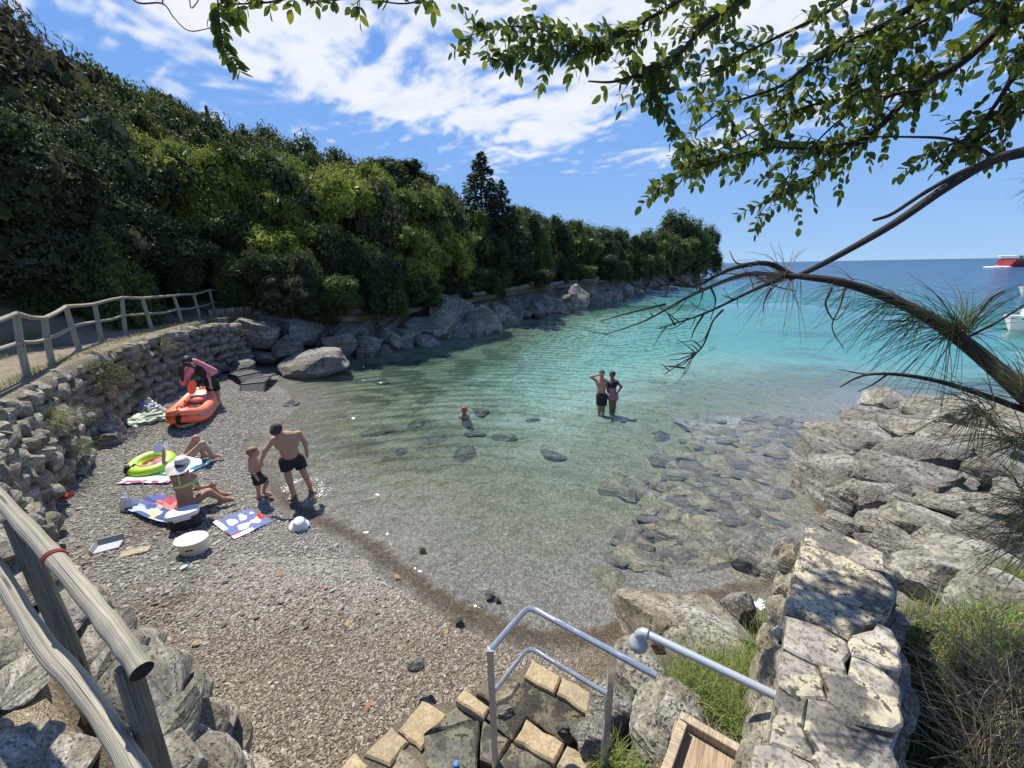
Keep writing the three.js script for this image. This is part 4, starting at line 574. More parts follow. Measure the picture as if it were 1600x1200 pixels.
// ------------------------------------------------------------------ overhanging leafy tree
const twigMat = std([0.085, 0.066, 0.05], 0.9, { map: rep(texBark, 1, 3) });
function leafGeo(fold = 0.18) {   // ovate leaf along +y, one unit long, base at the origin
  const out = [[0, 0], [0.17, 0.12], [0.29, 0.36], [0.25, 0.66], [0.11, 0.88], [0, 1]], pos = [], idx = [];
  out.forEach(([x, y]) => pos.push(0, y, -0.1 * y * y)); for (const s of [1, -1]) out.slice(1, 5).forEach(([x, y]) => pos.push(s * x, y, fold * x - 0.1 * y * y));
  for (const [o, f] of [[6, 0], [10, 1]]) { const q = (a, b, c) => f ? idx.push(a, c, b) : idx.push(a, b, c); q(0, o, 1); for (let i = 0; i < 3; i++) { q(1 + i, o + i, o + i + 1); q(1 + i, o + i + 1, 2 + i); } q(4, o + 3, 5); }
  const g = new THREE.BufferGeometry(); g.setAttribute('position', new THREE.Float32BufferAttribute(pos, 3)); g.setIndex(idx); g.computeVertexNormals(); return g;
}
const bigLeafMats = [[0.085, 0.13, 0.02], [0.115, 0.165, 0.024], [0.06, 0.095, 0.018], [0.2, 0.235, 0.035]].map((c) => phys(c, 0.85, { transmission: 0.6, thickness: 0, side: THREE.DoubleSide, specularIntensity: 0.35, bumpMap: texFine, bumpScale: 0.001 }));
const leafShapes = [leafGeo(0.15), leafGeo(0.35), leafGeo(-0.1)];
const M4 = new THREE.Matrix4();
function frame(p, along, normal, sx, sy, sz) { const y = along.clone().normalize(), x = y.clone().cross(normal).normalize(), z = x.clone().cross(y); return new THREE.Matrix4().makeBasis(x.multiplyScalar(sx), y.multiplyScalar(sy), z.multiplyScalar(sz)).setPosition(p); }
{
  rnd = seeded(404);
  const T = thing('overhanging_tree', 'leafy tree reaching over the view from the upper right', 'tree', V(4.7, 1.6, -1.5));
  const org = T.position, loc = (p) => p.clone().sub(org), wood = [], spots = [], root = V(4.7, 4.6, -1.5);
  const J = (list, t0, t1, fromRoot) => { const n = list.length, o = list.map(([x, y], i) => at(x, y, mixn(t0, t1, i / (n - 1)))); return fromRoot ? [root.clone(), ...o] : o; };
  const limb = (pts, r0, r1, name) => { const c = curve(pts, pts.length * 5).map(loc); part(name ?? 'branch', tube(c, c.map((_, i) => mixn(r0, r1, i / (c.length - 1))), 8), twigMat, T); return curve(pts, pts.length * 5); };
  part('trunk', spline([V(0, -0.3, 0), V(0.1, 1.2, 0.05), loc(root)], 8, 0.16, 0.1, 12), twigMat, T);
  const A = limb(J([[1640, 5], [1599, 23], [1558, 50], [1500, 99], [1436, 137], [1383, 190], [1354, 216], [1302, 248], [1267, 283], [1237, 306]], 2.3, 2.75, 1), 0.04, 0.005);
  const B = limb(J([[1560, -70], [1436, 0], [1398, 29], [1325, 67], [1267, 99], [1220, 134], [1150, 160], [1085, 205]], 2.3, 2.6, 1), 0.03, 0.004);
  const B2 = limb(J([[1350, 220], [1262, 232], [1200, 231], [1137, 247], [1075, 269], [1028, 297]], 2.6, 2.6), 0.011, 0.003);
  const C = limb(J([[1330, -130], [1159, 0], [1106, 34], [1059, 87], [1028, 108], [1000, 116], [956, 128], [919, 127]], 3.2, 3.3, 1), 0.034, 0.006);
  const D = limb(J([[1160, -60], [1044, 12], [981, 47], [931, 72], [875, 53], [794, 41], [725, 58]], 3.3, 3.3), 0.018, 0.003);
  const D2 = limb(J([[1000, 40], [930, 74], [880, 90], [820, 85], [775, 98]], 3.3, 3.3), 0.008, 0.003);
  const E = limb(J([[1650, 40], [1599, 73], [1579, 125], [1558, 160], [1535, 192], [1520, 224]], 2.0, 2.3, 1), 0.022, 0.006);
  const Fx = limb(J([[1400, -60], [1290, 20], [1210, 60], [1150, 90], [1090, 120]], 3.2, 3.3), 0.02, 0.004);
  const H = limb(J([[1028, 109], [1022, 150], [1031, 175], [1069, 222], [1094, 253]], 3.3, 3.3), 0.007, 0.002);
  const I = limb(J([[1500, 100], [1420, 110], [1330, 150], [1250, 170], [1180, 205], [1110, 240]], 2.5, 2.6), 0.012, 0.003);
  const K = limb(J([[1440, 140], [1390, 150], [1310, 190], [1240, 265], [1185, 335]], 2.45, 2.6), 0.01, 0.003);
  const N = limb(J([[1640, -40], [1560, -10], [1470, 20], [1380, 70], [1330, 120]], 2.2, 2.3), 0.016, 0.003);
  const N2 = limb(J([[1620, 160], [1560, 200], [1500, 220], [1430, 250]], 2.2, 2.4), 0.01, 0.003);
  const L3 = limb(J([[520, -30], [440, 0], [380, 6], [340, 5]], 2.1, 2.1), 0.006, 0.003), L4 = limb(J([[340, 0], [344, 40], [352, 75], [375, 112]], 2.1, 2.1), 0.004, 0.002);
  const L5 = limb(J([[700, -20], [640, 5], [560, -2], [480, 5]], 2.1, 2.1), 0.005, 0.002);
  const down = V(0, -1, 0);
  const leaf = (p, dir, s) => { const n = sphereDir().multiplyScalar(0.9).add(V(0, 0.8, 0.25)).normalize(); spots.push([frame(loc(p), dir, n, s, s, s), p.distanceTo(EYE), Math.floor(R(0, 3)), Math.floor(R(0, 4))]); };
  let big = 1;
  const twig = (p, dir, len0, k = 1) => { const len = len0 * big;
    const pts = [p.clone()]; let d = dir.clone().normalize(); const n = Math.max(3, Math.round(len / (0.045 * big)));
    for (let i = 0; i < n; i++) { d.addScaledVector(down, 0.05).add(sphereDir().multiplyScalar(0.1)).normalize(); pts.push(pts[i].clone().addScaledVector(d, len / n)); }
    wood.push(tube(pts.map(loc), pts.map((_, i) => mixn(0.0032, 0.001, i / n)), 4, false));
    for (let i = 1; i <= n; i++) for (const s of i === n ? [0] : [1, -1]) { if (rnd() > 0.93 * k) continue; const dd = pts[i].clone().sub(pts[i - 1]).normalize(), side = dd.clone().cross(V(0.3, 0.3, 1)).normalize().multiplyScalar(s); leaf(pts[i], dd.clone().multiplyScalar(0.7).add(side).addScaledVector(down, 0.25), R(0.042, 0.075) * big); }
  };
  const sprout = (c, from, to, every, len, k) => { for (let i = Math.floor(from * (c.length - 1)); i < to * (c.length - 1); i += 1) { const n = every + (rnd() < every % 1 ? 1 : 0); for (let q = 0; q < Math.floor(n); q++) { const tg = c[Math.min(c.length - 1, i + 1)].clone().sub(c[Math.max(0, i - 1)]).normalize(); twig(c[i].clone().lerp(c[Math.min(c.length - 1, i + 1)], rnd()), tg.multiplyScalar(0.7).add(sphereDir().multiplyScalar(0.9)), R(0.6, 1.2) * len, k); } } };
  sprout(A, 0.15, 1, 1.5, 0.26, 0.9); sprout(B, 0.18, 1, 1.4, 0.26, 0.9); sprout(B2, 0, 1, 1.5, 0.2); big = 1.4; sprout(C, 0.2, 0.8, 1.35, 0.24); sprout(D, 0, 1, 1.7, 0.2); sprout(D2, 0, 1, 1.0, 0.15); sprout(Fx, 0, 1, 1.3, 0.24); sprout(H, 0.1, 1, 0.9, 0.12); big = 1; sprout(E, 0.2, 1, 1.3, 0.2); sprout(I, 0, 1, 1.3, 0.22); sprout(K, 0, 1, 1.4, 0.2); sprout(N, 0, 1, 2.6, 0.28); sprout(N2, 0, 1, 1.2, 0.18);
  for (const c of [D, B2, H, L4, D2, C]) for (let i = 1; i < c.length; i += 1) for (const s of [1, -1]) { if (c === C && i < c.length * 0.2 || c === C && i > c.length * 0.75) continue; const dd = c[i].clone().sub(c[i - 1]).normalize(), side = dd.clone().cross(V(0.2, 0.3, 1)).normalize().multiplyScalar(s); leaf(c[i], dd.add(side), R(0.055, 0.085) * (c === B2 || c === L4 ? 1 : 1.4)); }
  sprout(L3, 0, 1, 0.6, 0.09); sprout(L5, 0, 1, 0.35, 0.09);
  part('twigs', mergeGeometries(wood), twigMat, T).userData.kind = 'stuff';
  spots.sort((a, b) => a[1] - b[1]); const rest = [[], [], [], []];
  spots.forEach(([m, , s, c], i) => { if (i < 300) { const q = part('leaf', leafShapes[s], bigLeafMats[c], T); m.decompose(q.position, q.quaternion, q.scale); } else rest[c].push(leafShapes[s].clone().applyMatrix4(m)); });
  rest.forEach((r, c) => { const q = part('upper_leaves', mergeGeometries(r), bigLeafMats[c], T); q.userData.kind = 'stuff'; });
}
{   // reddish vine hanging in at the top left
  const v = thing('hanging_vine', 'thin reddish bare vine hanging in at the top left', 'vine'), m = std([0.19, 0.07, 0.065], 0.7);
  part('stem', spline([at(190, -20, 2), at(215, 4, 2), at(255, 6, 2), at(272, 28, 2), at(295, 48, 2), at(333, 43, 2)], 24, 0.005, 0.002, 6), m, v); part('side_shoot', spline([at(262, -25, 2), at(255, -8, 2), at(254, 6, 2)], 8, 0.004, 0.003, 6), m, v); part('side_shoot', spline([at(325, 30, 2), at(324, 40, 2), at(327, 45, 2)], 6, 0.002, 0.0015, 5), m, v); part('side_shoot', spline([at(296, -12, 2), at(299, 13, 2), at(310, 0, 2), at(318, -20, 2)], 10, 0.003, 0.002, 5), m, v);
}
{   // dead limb reaching down to the pine
  const d = thing('dead_branch', 'bare forked dead branch slanting down from the right edge to the pine stem', 'branch'), m = twigMat;
  part('limb', spline([at(1760, 205, 2.05), at(1600, 238, 2.1), at(1548, 252, 2.1), at(1480, 292, 2.1), at(1400, 347, 2.1), at(1330, 388, 2.1), at(1270, 420, 2.1), at(1235, 436, 2.1)], 40, 0.032, 0.012, 9), m, d);
  part('fork', spline([at(1560, 246, 2.08), at(1500, 270, 2.06), at(1440, 304, 2.06), at(1390, 336, 2.06), at(1365, 344, 2.06)], 20, 0.014, 0.008, 7), m, d);
  part('side_branch', spline([at(1556, 250, 2.1), at(1530, 232, 2.14), at(1480, 217, 2.18), at(1420, 214, 2.2), at(1360, 214, 2.22)], 16, 0.011, 0.004, 7), m, d);
  rnd = seeded(9); for (let i = 0; i < 7; i++) { const p = at(R(1450, 1580), R(240, 260), 2.1); part('twig', spline([p, p.clone().add(V(R(-0.1, 0.05), R(-0.1, 0.1), 0)), p.clone().add(V(R(-0.25, 0.05), R(-0.1, 0.1), 0.03))], 6, 0.003, 0.001, 4), m, d); }
}
// ------------------------------------------------------------------ pine stem with needle tufts and dead twigs
{
  rnd = seeded(88);
  const P = thing('leaning_pine', 'bent dark pine with needle tufts and bare dead twigs crossing the right side', 'tree'), bark = std([0.085, 0.072, 0.046], 0.9, { map: rep(texBark, 2, 4), bumpMap: rep(texBark, 2, 4), bumpScale: 0.008 }), dry = std([0.26, 0.2, 0.145], 0.9, { map: rep(texBark, 1, 3) });
  const q = (l, t0, t1 = t0) => l.map(([x, y], i) => at(x, y, mixn(t0, t1, i / (l.length - 1))));
  part('stem', spline(q([[1800, 800], [1680, 690], [1600, 615], [1555, 575], [1500, 530], [1440, 490], [1390, 466], [1310, 440], [1260, 433], [1228, 430]], 1.5, 2.1), 60, 0.041, 0.013, 14), bark, P);
  const tws = [[[1240, 432], [1200, 412], [1150, 418], [1120, 430], [1085, 447], [1040, 445], [990, 455]], [[1225, 432], [1170, 428], [1110, 448], [1060, 472], [1010, 500], [945, 523]], [[1230, 432], [1180, 452], [1100, 490], [1030, 513]], [[1130, 484], [1115, 500], [1095, 545], [1060, 570], [1038, 585]], [[1175, 416], [1150, 410], [1140, 392]], [[1075, 446], [1050, 430], [1045, 412], [1022, 414]], [[1040, 475], [980, 490], [938, 502]], [[1320, 450], [1312, 480], [1300, 510], [1318, 545]], [[1085, 450], [1060, 435], [1030, 430]], [[1100, 490], [1085, 515], [1080, 530]], [[1205, 450], [1195, 470], [1192, 488]], [[1055, 508], [1042, 488]], [[1300, 450], [1290, 475], [1305, 500], [1330, 470]], [[1400, 470], [1395, 455], [1388, 452]], [[1110, 447], [1118, 470], [1110, 500]], [[1070, 575], [1040, 572]], [[1180, 430], [1205, 445], [1245, 455]]];
  tws.forEach((l, i) => part('dead_twig', spline(q(l, 2.1, 2.15), l.length * 5, i < 3 ? 0.016 - i * 0.002 : 0.006, i < 3 ? 0.003 : 0.002, 7), i % 3 === 1 ? dry : bark, P));
  for (let i = 0; i < 46; i++) { const l = tws[i % 4], k = Math.floor(R(1, l.length - 1)), a = l[k], b = l[k + 1], t = rnd(), x = mixn(a[0], b[0], t), y = mixn(a[1], b[1], t), s = R(18, 60), an = R(1.9, 4.4); part('dead_twig', spline(q([[x, y], [x + Math.cos(an) * s * 0.5 + R(-6, 6), y - Math.sin(an) * s * 0.5 + R(-8, 8)], [x + Math.cos(an) * s, y - Math.sin(an) * s * 0.8 + R(-8, 8)]], 2.12, 2.12 + R(-0.12, 0.12)), 6, R(0.002, 0.005), 0.001, 5), i % 2 ? dry : bark, P); }
  const low = q([[1680, 665], [1600, 640], [1530, 615], [1450, 592], [1380, 584], [1345, 588], [1312, 605]], 1.6, 1.9); part('lower_branch', spline(low, 30, 0.016, 0.003, 8), bark, P);
  part('dead_twig', spline(q([[1385, 586], [1365, 600], [1340, 612]], 1.9), 8, 0.005, 0.002, 6), bark, P); part('dead_twig', spline(q([[1360, 586], [1335, 582], [1310, 577]], 1.9), 8, 0.004, 0.0015, 6), bark, P);
  part('dead_twig', spline(q([[1505, 520], [1530, 490], [1550, 465], [1568, 455]], 1.75), 10, 0.006, 0.004, 6), bark, P); part('dead_twig', spline(q([[1510, 528], [1560, 502], [1610, 470]], 1.75), 10, 0.006, 0.004, 6), bark, P);
  const needle = std([0.1, 0.115, 0.035], 0.7), dryNeedle = std([0.27, 0.21, 0.125], 0.8), tuft = (px, py, t, n, lo, hi, dir, spread, mat, name = 'needle_tuft') => {
    const c = at(px, py, t), gs = [], up = V(0, 1, 0).applyQuaternion(camera.quaternion), rt = V(1, 0, 0).applyQuaternion(camera.quaternion);
    for (let i = 0; i < n; i++) { const a = dir + R(-spread, spread), v = rt.clone().multiplyScalar(Math.cos(a)).addScaledVector(up, Math.sin(a)).add(sphereDir().multiplyScalar(0.45)).normalize(), l = R(lo, hi), s = c.clone().add(sphereDir().multiplyScalar(0.03)); const m = s.clone().addScaledVector(v, l * 0.55).add(V(0, 0.012, 0)), e = s.clone().addScaledVector(v, l).add(V(0, -0.1 * l, 0)); gs.push(tube(curve([s, m, e], 4), [0.0016, 0.0016, 0.0014, 0.0011, 0.0006], 3, false)); }
    part(name, mergeGeometries(gs), mat, P);
  };
  tuft(1490, 515, 1.78, 60, 0.2, 0.44, 3.5, 1.0, needle); tuft(1500, 520, 1.78, 26, 0.16, 0.36, 0.6, 1.3, needle); tuft(1500, 520, 1.76, 60, 0.12, 0.28, 1.8, 1.0, needle); tuft(1440, 495, 1.85, 60, 0.14, 0.34, 3.4, 0.7, needle); tuft(1225, 432, 2.1, 55, 0.15, 0.42, 3.45, 0.45, dryNeedle); tuft(1240, 436, 2.1, 12, 0.12, 0.36, -1.2, 1.0, dryNeedle); tuft(1225, 425, 2.1, 10, 0.1, 0.22, 1.6, 0.7, dryNeedle); tuft(1400, 468, 1.95, 30, 0.2, 0.45, 3.6, 0.6, needle); tuft(1330, 445, 2.0, 24, 0.12, 0.28, 3.6, 0.8, dryNeedle); tuft(1540, 640, 1.6, 70, 0.14, 0.32, 3.6, 1.4, needle); tuft(1600, 690, 1.5, 50, 0.15, 0.34, 3.3, 0.9, needle); tuft(1620, 790, 1.5, 60, 0.14, 0.34, 3.2, 0.8, needle); tuft(1610, 620, 1.6, 60, 0.12, 0.3, 2.0, 1.2, needle); tuft(1625, 840, 1.5, 50, 0.14, 0.3, 3.0, 0.8, needle);
  tuft(1640, 285, 3.2, 160, 0.1, 0.26, 3.2, 1.6, needle);
}
// ------------------------------------------------------------------ grass, herbs, dry shrub
const grassMat = phys([1, 1, 1], 0.8, { vertexColors: true, transmission: 0.3, thickness: 0, side: THREE.DoubleSide, specularIntensity: 0.4 });
function blades(points, lo, hi, width, cols, lean = 0.5, bias = V(0, 0, 0)) {
  const pos = [], col = [], idx = [];
  for (const p of points) {
    const a = R(0, 6.283), l = R(lo, hi), le = R(0.1, lean), d = V(Math.cos(a) * le, 1, Math.sin(a) * le).add(bias).normalize(), s = V(-Math.sin(a), 0, Math.cos(a)), c = pick(cols), v = R(0.7, 1.3), o = pos.length / 3, w = width * R(0.6, 1.2);
    for (let k = 0; k <= 3; k++) { const t = k / 3, q = p.clone().addScaledVector(d, l * t); q.x += Math.cos(a) * l * le * t * t * 0.8; q.z += Math.sin(a) * l * le * t * t * 0.8; q.y -= l * le * 0.5 * t * t; const ww = w * (1 - t) + 0.0005; pos.push(q.x - s.x * ww, q.y, q.z - s.z * ww, q.x + s.x * ww, q.y, q.z + s.z * ww); for (let m = 0; m < 2; m++) col.push(c[0] * v, c[1] * v, c[2] * v); }
    for (let k = 0; k < 3; k++) { const e = o + k * 2; idx.push(e, e + 1, e + 2, e + 2, e + 1, e + 3); }
  }
  const g = new THREE.BufferGeometry(); g.setAttribute('position', new THREE.Float32BufferAttribute(pos, 3)); g.setAttribute('color', new THREE.Float32BufferAttribute(col, 3)); g.setIndex(idx); g.computeVertexNormals(); return g;
}
const gGreen = [[0.12, 0.2, 0.035], [0.16, 0.24, 0.045], [0.2, 0.24, 0.06], [0.3, 0.27, 0.12]], gDry = [[0.36, 0.31, 0.17], [0.3, 0.27, 0.13], [0.2, 0.22, 0.07], [0.16, 0.2, 0.06]];
function inPoly(pts, n) { const xs = pts.map((p) => p[0]), ys = pts.map((p) => p[1]), o = []; let guard = 0; while (o.length < n && guard++ < n * 60) { const x = R(Math.min(...xs), Math.max(...xs)), y = R(Math.min(...ys), Math.max(...ys)); let c = false; for (let i = 0, j = pts.length - 1; i < pts.length; j = i++) if ((pts[i][1] > y) !== (pts[j][1] > y) && x < (pts[j][0] - pts[i][0]) * (y - pts[i][1]) / (pts[j][1] - pts[i][1]) + pts[i][0]) c = !c; if (c) o.push([x, y]); } return o; }
const stuff = (name, geo, mat, label) => { const m = solo(name, geo, mat, label, 'grass'); m.userData.kind = 'stuff'; return m; };
{
  rnd = seeded(500);
  stuff('bank_grass', blades(inPoly([[1030, 1085], [1075, 1020], [1130, 990], [1222, 950], [1225, 1100], [1205, 1190], [1120, 1130]], 3400).map(([x, y]) => gnd(x, y)), 0.12, 0.36, 0.0035, gGreen, 0.7), grassMat, 'tall green grass between the handrail and the stone wall');
  stuff('verge_grass', blades(inPoly([[1395, 960], [1440, 920], [1600, 900], [1600, 1200], [1400, 1200]], 2600).map(([x, y]) => gnd(x, y)), 0.1, 0.3, 0.0035, gGreen, 0.7), grassMat, 'green grass on the right of the stone wall');
  stuff('rock_grass', blades(inPoly([[1500, 890], [1600, 870], [1640, 940], [1540, 945]], 1500).map(([x, y]) => atY(x, y + 25, 1.35)), 0.12, 0.3, 0.003, gGreen, 0.7), grassMat, 'bright grass tuft on the pale rocks at right');
  stuff('step_grass', blades(inPoly([[925, 1165], [960, 1150], [1005, 1200], [930, 1200]], 420).map(([x, y]) => atY(x, y + 20, 0.9)), 0.08, 0.22, 0.003, gGreen, 0.8), grassMat, 'small grass tuft at the right railing post');
  const on = (px, py, d, n, r) => { const p = at(px, py, d), o = []; for (let i = 0; i < n; i++) o.push(p.clone().add(V(R(-r, r), R(-r, r) * 0.6, R(-r, r)))); return o; };
  const wallPt = (px, py) => { let best = null, m = 1e9; const c = V(); for (let l = 0; l < 20; l += 0.1) for (let t = 0; t <= 1; t += 0.05) { const [p] = wallFace(l, t); c.copy(p).project(camera); const d = Math.hypot((c.x + 1) * 800 - px, (1 - c.y) * 600 - py); if (d < m) { m = d; best = p; } } return best; };
  camera.updateProjectionMatrix(); const tufts = [[240, 545, 700, 0.2, 0.5, gDry, 'drooping dry grass tuft growing from the wall top'], [70, 660, 700, 0.2, 0.5, gDry, 'dry grass tuft low on the near wall'], [370, 520, 400, 0.15, 0.4, gDry, 'grey-green tuft at the far end of the wall'], [110, 710, 350, 0.12, 0.3, gGreen, 'green tuft in the wall by the beach'], [205, 625, 260, 0.12, 0.3, gGreen, 'green tuft at the wall foot by the tarpaulin'], [265, 585, 300, 0.15, 0.35, gGreen, 'green tuft on the wall behind the kayak']];
  tufts.forEach(([x, y, n, lo, hi, c, l]) => { const p = wallPt(x, y), o = []; for (let i = 0; i < n; i++) o.push(p.clone().add(V(R(-0.2, 0.2), R(-0.12, 0.12), R(-0.2, 0.2)))); solo('wall_tuft', blades(o, lo, hi, 0.005, c, 1.3, V(0.3, -0.2, -0.1)), grassMat, l, 'grass'); });
  { const p = wallPt(145, 590), L = []; for (let i = 0; i < 3200; i++) { const d = sphereDir(), r = Math.cbrt(rnd()); const c = p.clone().add(V(d.x * 0.75 * r, d.y * 0.48 * r + 0.05, d.z * 0.75 * r)); const nrm = sphereDir(), ax = V(R(-1, 1), R(-0.3, 1), R(-1, 1)); ax.addScaledVector(nrm, -ax.dot(nrm)).normalize(); const k = pick([[0.07, 0.1, 0.03], [0.09, 0.12, 0.03], [0.17, 0.14, 0.07], [0.12, 0.1, 0.05]]), v = R(0.7, 1.3); L.push([c, ax, nrm, R(0.04, 0.08), R(0.015, 0.035), k.map((q) => q * v)]); } solo('wall_shrub', leaves(L), crownMat, 'half-dry shrub hanging over the middle of the stone wall', 'shrub'); }
  { const o = []; for (let i = 0; i < 2600; i++) { const s = R(3.6, 5.4), d = R(2.6, 5.2); o.push(landAt(s, d)); } stuff('path_grass', blades(o, 0.12, 0.4, 0.008, gGreen, 0.7), grassMat, 'green grass bank behind the path fence at left'); }
  { const o = []; for (let i = 0; i < 2200; i++) { const s = R(4.2, 7.2), d = pick([R(0.05, 0.4), R(1.7, 2.4)]); o.push(landAt(s, d)); } stuff('verge_dry_grass', blades(o, 0.06, 0.2, 0.006, gDry, 0.8), grassMat, 'dry grass along the edges of the path'); }
  // dry shrub at the lower right corner
  const gs = []; for (let i = 0; i < 330; i++) { const b = gnd(R(1500, 1640), R(1080, 1260)), d = V(R(-1.1, 0.35), R(0.4, 1.3), R(-0.6, 0.5)).normalize(), l = R(0.35, 0.85), m = b.clone().addScaledVector(d, l * 0.55).add(V(R(-0.05, 0.05), 0.04, R(-0.05, 0.05))), e = b.clone().addScaledVector(d, l).add(V(R(-0.12, 0.05), -0.12 * l, R(-0.08, 0.08))); gs.push(tube(curve([b, m, e], 6), [0.003, 0.003, 0.0026, 0.0024, 0.002, 0.0015, 0.0008], 3, false)); }
  solo('dry_shrub', mergeGeometries(gs), std([0.3, 0.24, 0.165], 0.9), 'tangled leafless dry shrub in the lower right corner', 'shrub');
}
// ------------------------------------------------------------------ shingle on the beach and foam at the water line
{
  rnd = seeded(900); const greys = [[0.42, 0.405, 0.37], [0.48, 0.46, 0.42], [0.35, 0.335, 0.305], [0.4, 0.37, 0.325], [0.54, 0.515, 0.47]], browns = [[0.31, 0.275, 0.23], [0.36, 0.32, 0.27], [0.2, 0.16, 0.125], [0.25, 0.2, 0.155], [0.46, 0.42, 0.36], [0.28, 0.215, 0.165]];
  const mk = (n, name, geo, px, lo, hi, flat, label) => {
    const mesh = new THREE.InstancedMesh(geo, std([1, 1, 1], 0.92, { map: texSand }), n), q = new THREE.Object3D(), c = new THREE.Color(); let i = 0, guard = 0;
    while (i < n && guard++ < n * 20) { const p = px(); const d = shore(p.x, p.z); if (d < 0.3 + 0.2 * noise3(p.x * 3, 1, p.z * 3) || p.x > 1.0 && p.z > -3.4) continue; p.y = groundY(p.x, p.z, d); const s = R(lo, hi) * (rnd() < 0.05 ? 1.7 : 1); q.position.copy(p); q.position.y += s * flat * 0.2; q.rotation.set(R(-0.35, 0.35), R(0, 6.28), R(-0.35, 0.35)); q.scale.set(s, s * flat * R(0.6, 1.2), s * R(0.45, 0.9)); q.updateMatrix(); mesh.setMatrixAt(i, q.matrix); const near = sstep(-4.6, -3.0, p.z + 1.2 * (noise3(p.x * 0.9, 5, p.z * 0.9) - 0.5)), k = pick(rnd() < near * 0.85 ? browns : greys), v = R(0.8, 1.15); c.setRGB(k[0] * v, k[1] * v, k[2] * v); mesh.setColorAt(i, c); i++; }
    mesh.count = i; mesh.name = name; mesh.userData.kind = 'stuff'; tag(mesh, label, 'gravel'); scene.add(mesh);
  };
  const g1 = stone(3, 1, 7, 0.05), g2 = stone(4, 1, 6, 0.05);
  mk(46000, 'beach_shingle', g1, () => V(R(-4.2, 0.6), 0, R(-4.8, -1.6)), 0.012, 0.036, 0.3, 'flat broken shingle covering the near beach');
  mk(30000, 'beach_pebbles', g2, () => V(R(-11.5, 0.8), 0, R(-15, -3.5)), 0.025, 0.06, 0.45, 'grey pebbles covering the beach');
  const fg = new THREE.IcosahedronGeometry(1, 1), fm = new THREE.InstancedMesh(fg, phys([0.8, 0.82, 0.82], 0.4), 9000), q = new THREE.Object3D(); let i = 0;
  const lines = [[[440, 617], [395, 640], [366, 660], [360, 690], [366, 716], [392, 752], [412, 778]], [[500, 822], [540, 842], [575, 866], [600, 882]], [[440, 772], [455, 756], [480, 748], [502, 758], [505, 775]]];
  lines.forEach((l, k) => { const c = curve(l.map(([x, y]) => atY(x, y, 0.006)), 200); for (const p of c) { const w = k === 2 ? 0.09 : 0.012; const on = noise3(p.x * 4, k, p.z * 4) > (k === 2 ? 0.45 : 0.3); if (!on) continue; for (let n = 0; n < (k === 2 ? 1 : 11); n++) { q.position.set(p.x + R(-w, w) * R(0, 2), 0.012, p.z + R(-w, w) * R(0, 2)); const s = k === 2 ? R(0.003, 0.009) : R(0.005, 0.013); q.scale.set(s * 1.4, s * 0.5, s * 1.4); q.updateMatrix(); if (i < 9000) fm.setMatrixAt(i++, q.matrix); } } });
  fm.count = i; fm.name = 'foam_line'; fm.userData.kind = 'stuff'; tag(fm, 'thin broken line of white foam along the water edge', 'foam'); scene.add(fm);
}

// ------------------------------------------------------------------ bodies: tapered capsules joined smoothly, then meshed as one skin
function nets(f, lo, hi, cell) {
  const n = [0, 1, 2].map((k) => Math.ceil((hi[k] - lo[k]) / cell) + 2), [nx, ny, nz] = n, F = new Float32Array(nx * ny * nz), id = (x, y, z) => (z * ny + y) * nx + x;
  for (let z = 0; z < nz; z++) for (let y = 0; y < ny; y++) for (let x = 0; x < nx; x++) F[id(x, y, z)] = f(lo[0] + x * cell, lo[1] + y * cell, lo[2] + z * cell);
  const vi = new Int32Array(nx * ny * nz).fill(-1), pos = [], idx = [];
  for (let z = 0; z < nz - 1; z++) for (let y = 0; y < ny - 1; y++) for (let x = 0; x < nx - 1; x++) {
    let m = 0, c = 0, sx = 0, sy = 0, sz = 0; const v = []; for (let k = 0; k < 8; k++) { const q = F[id(x + (k & 1), y + (k >> 1 & 1), z + (k >> 2))]; v.push(q); if (q < 0) m |= 1 << k; } if (m === 0 || m === 255) continue;
    for (let a = 0; a < 8; a++) for (const b of [1, 2, 4]) { if (a & b) continue; const e = a | b; if ((v[a] < 0) === (v[e] < 0)) continue; const t = v[a] / (v[a] - v[e]); sx += (a & 1) + (b === 1 ? t : 0); sy += (a >> 1 & 1) + (b === 2 ? t : 0); sz += (a >> 2) + (b === 4 ? t : 0); c++; }
    vi[id(x, y, z)] = pos.length / 3; pos.push(lo[0] + (x + sx / c) * cell, lo[1] + (y + sy / c) * cell, lo[2] + (z + sz / c) * cell);
  }
  const quad = (a, b, c, d, flip) => { if (a < 0 || b < 0 || c < 0 || d < 0) return; flip ? idx.push(a, c, b, a, d, c) : idx.push(a, b, c, a, c, d); };
  for (let z = 1; z < nz - 1; z++) for (let y = 1; y < ny - 1; y++) for (let x = 1; x < nx - 1; x++) {
    const s = F[id(x, y, z)] < 0, g = (a, b, c) => vi[id(a, b, c)];
    if (s !== (F[id(x + 1, y, z)] < 0)) quad(g(x, y - 1, z - 1), g(x, y, z - 1), g(x, y, z), g(x, y - 1, z), !s);
    if (s !== (F[id(x, y + 1, z)] < 0)) quad(g(x - 1, y, z - 1), g(x - 1, y, z), g(x, y, z), g(x, y, z - 1), !s);
    if (s !== (F[id(x, y, z + 1)] < 0)) quad(g(x - 1, y - 1, z), g(x, y - 1, z), g(x, y, z), g(x - 1, y, z), !s);
  }
  const g = new THREE.BufferGeometry(); g.setAttribute('position', new THREE.Float32BufferAttribute(pos, 3)); g.setIndex(idx); g.computeVertexNormals(); return g;
}
const smin = (a, b, k) => { const h = clamp(0.5 + 0.5 * (b - a) / k); return b + (a - b) * h - k * h * (1 - h); };
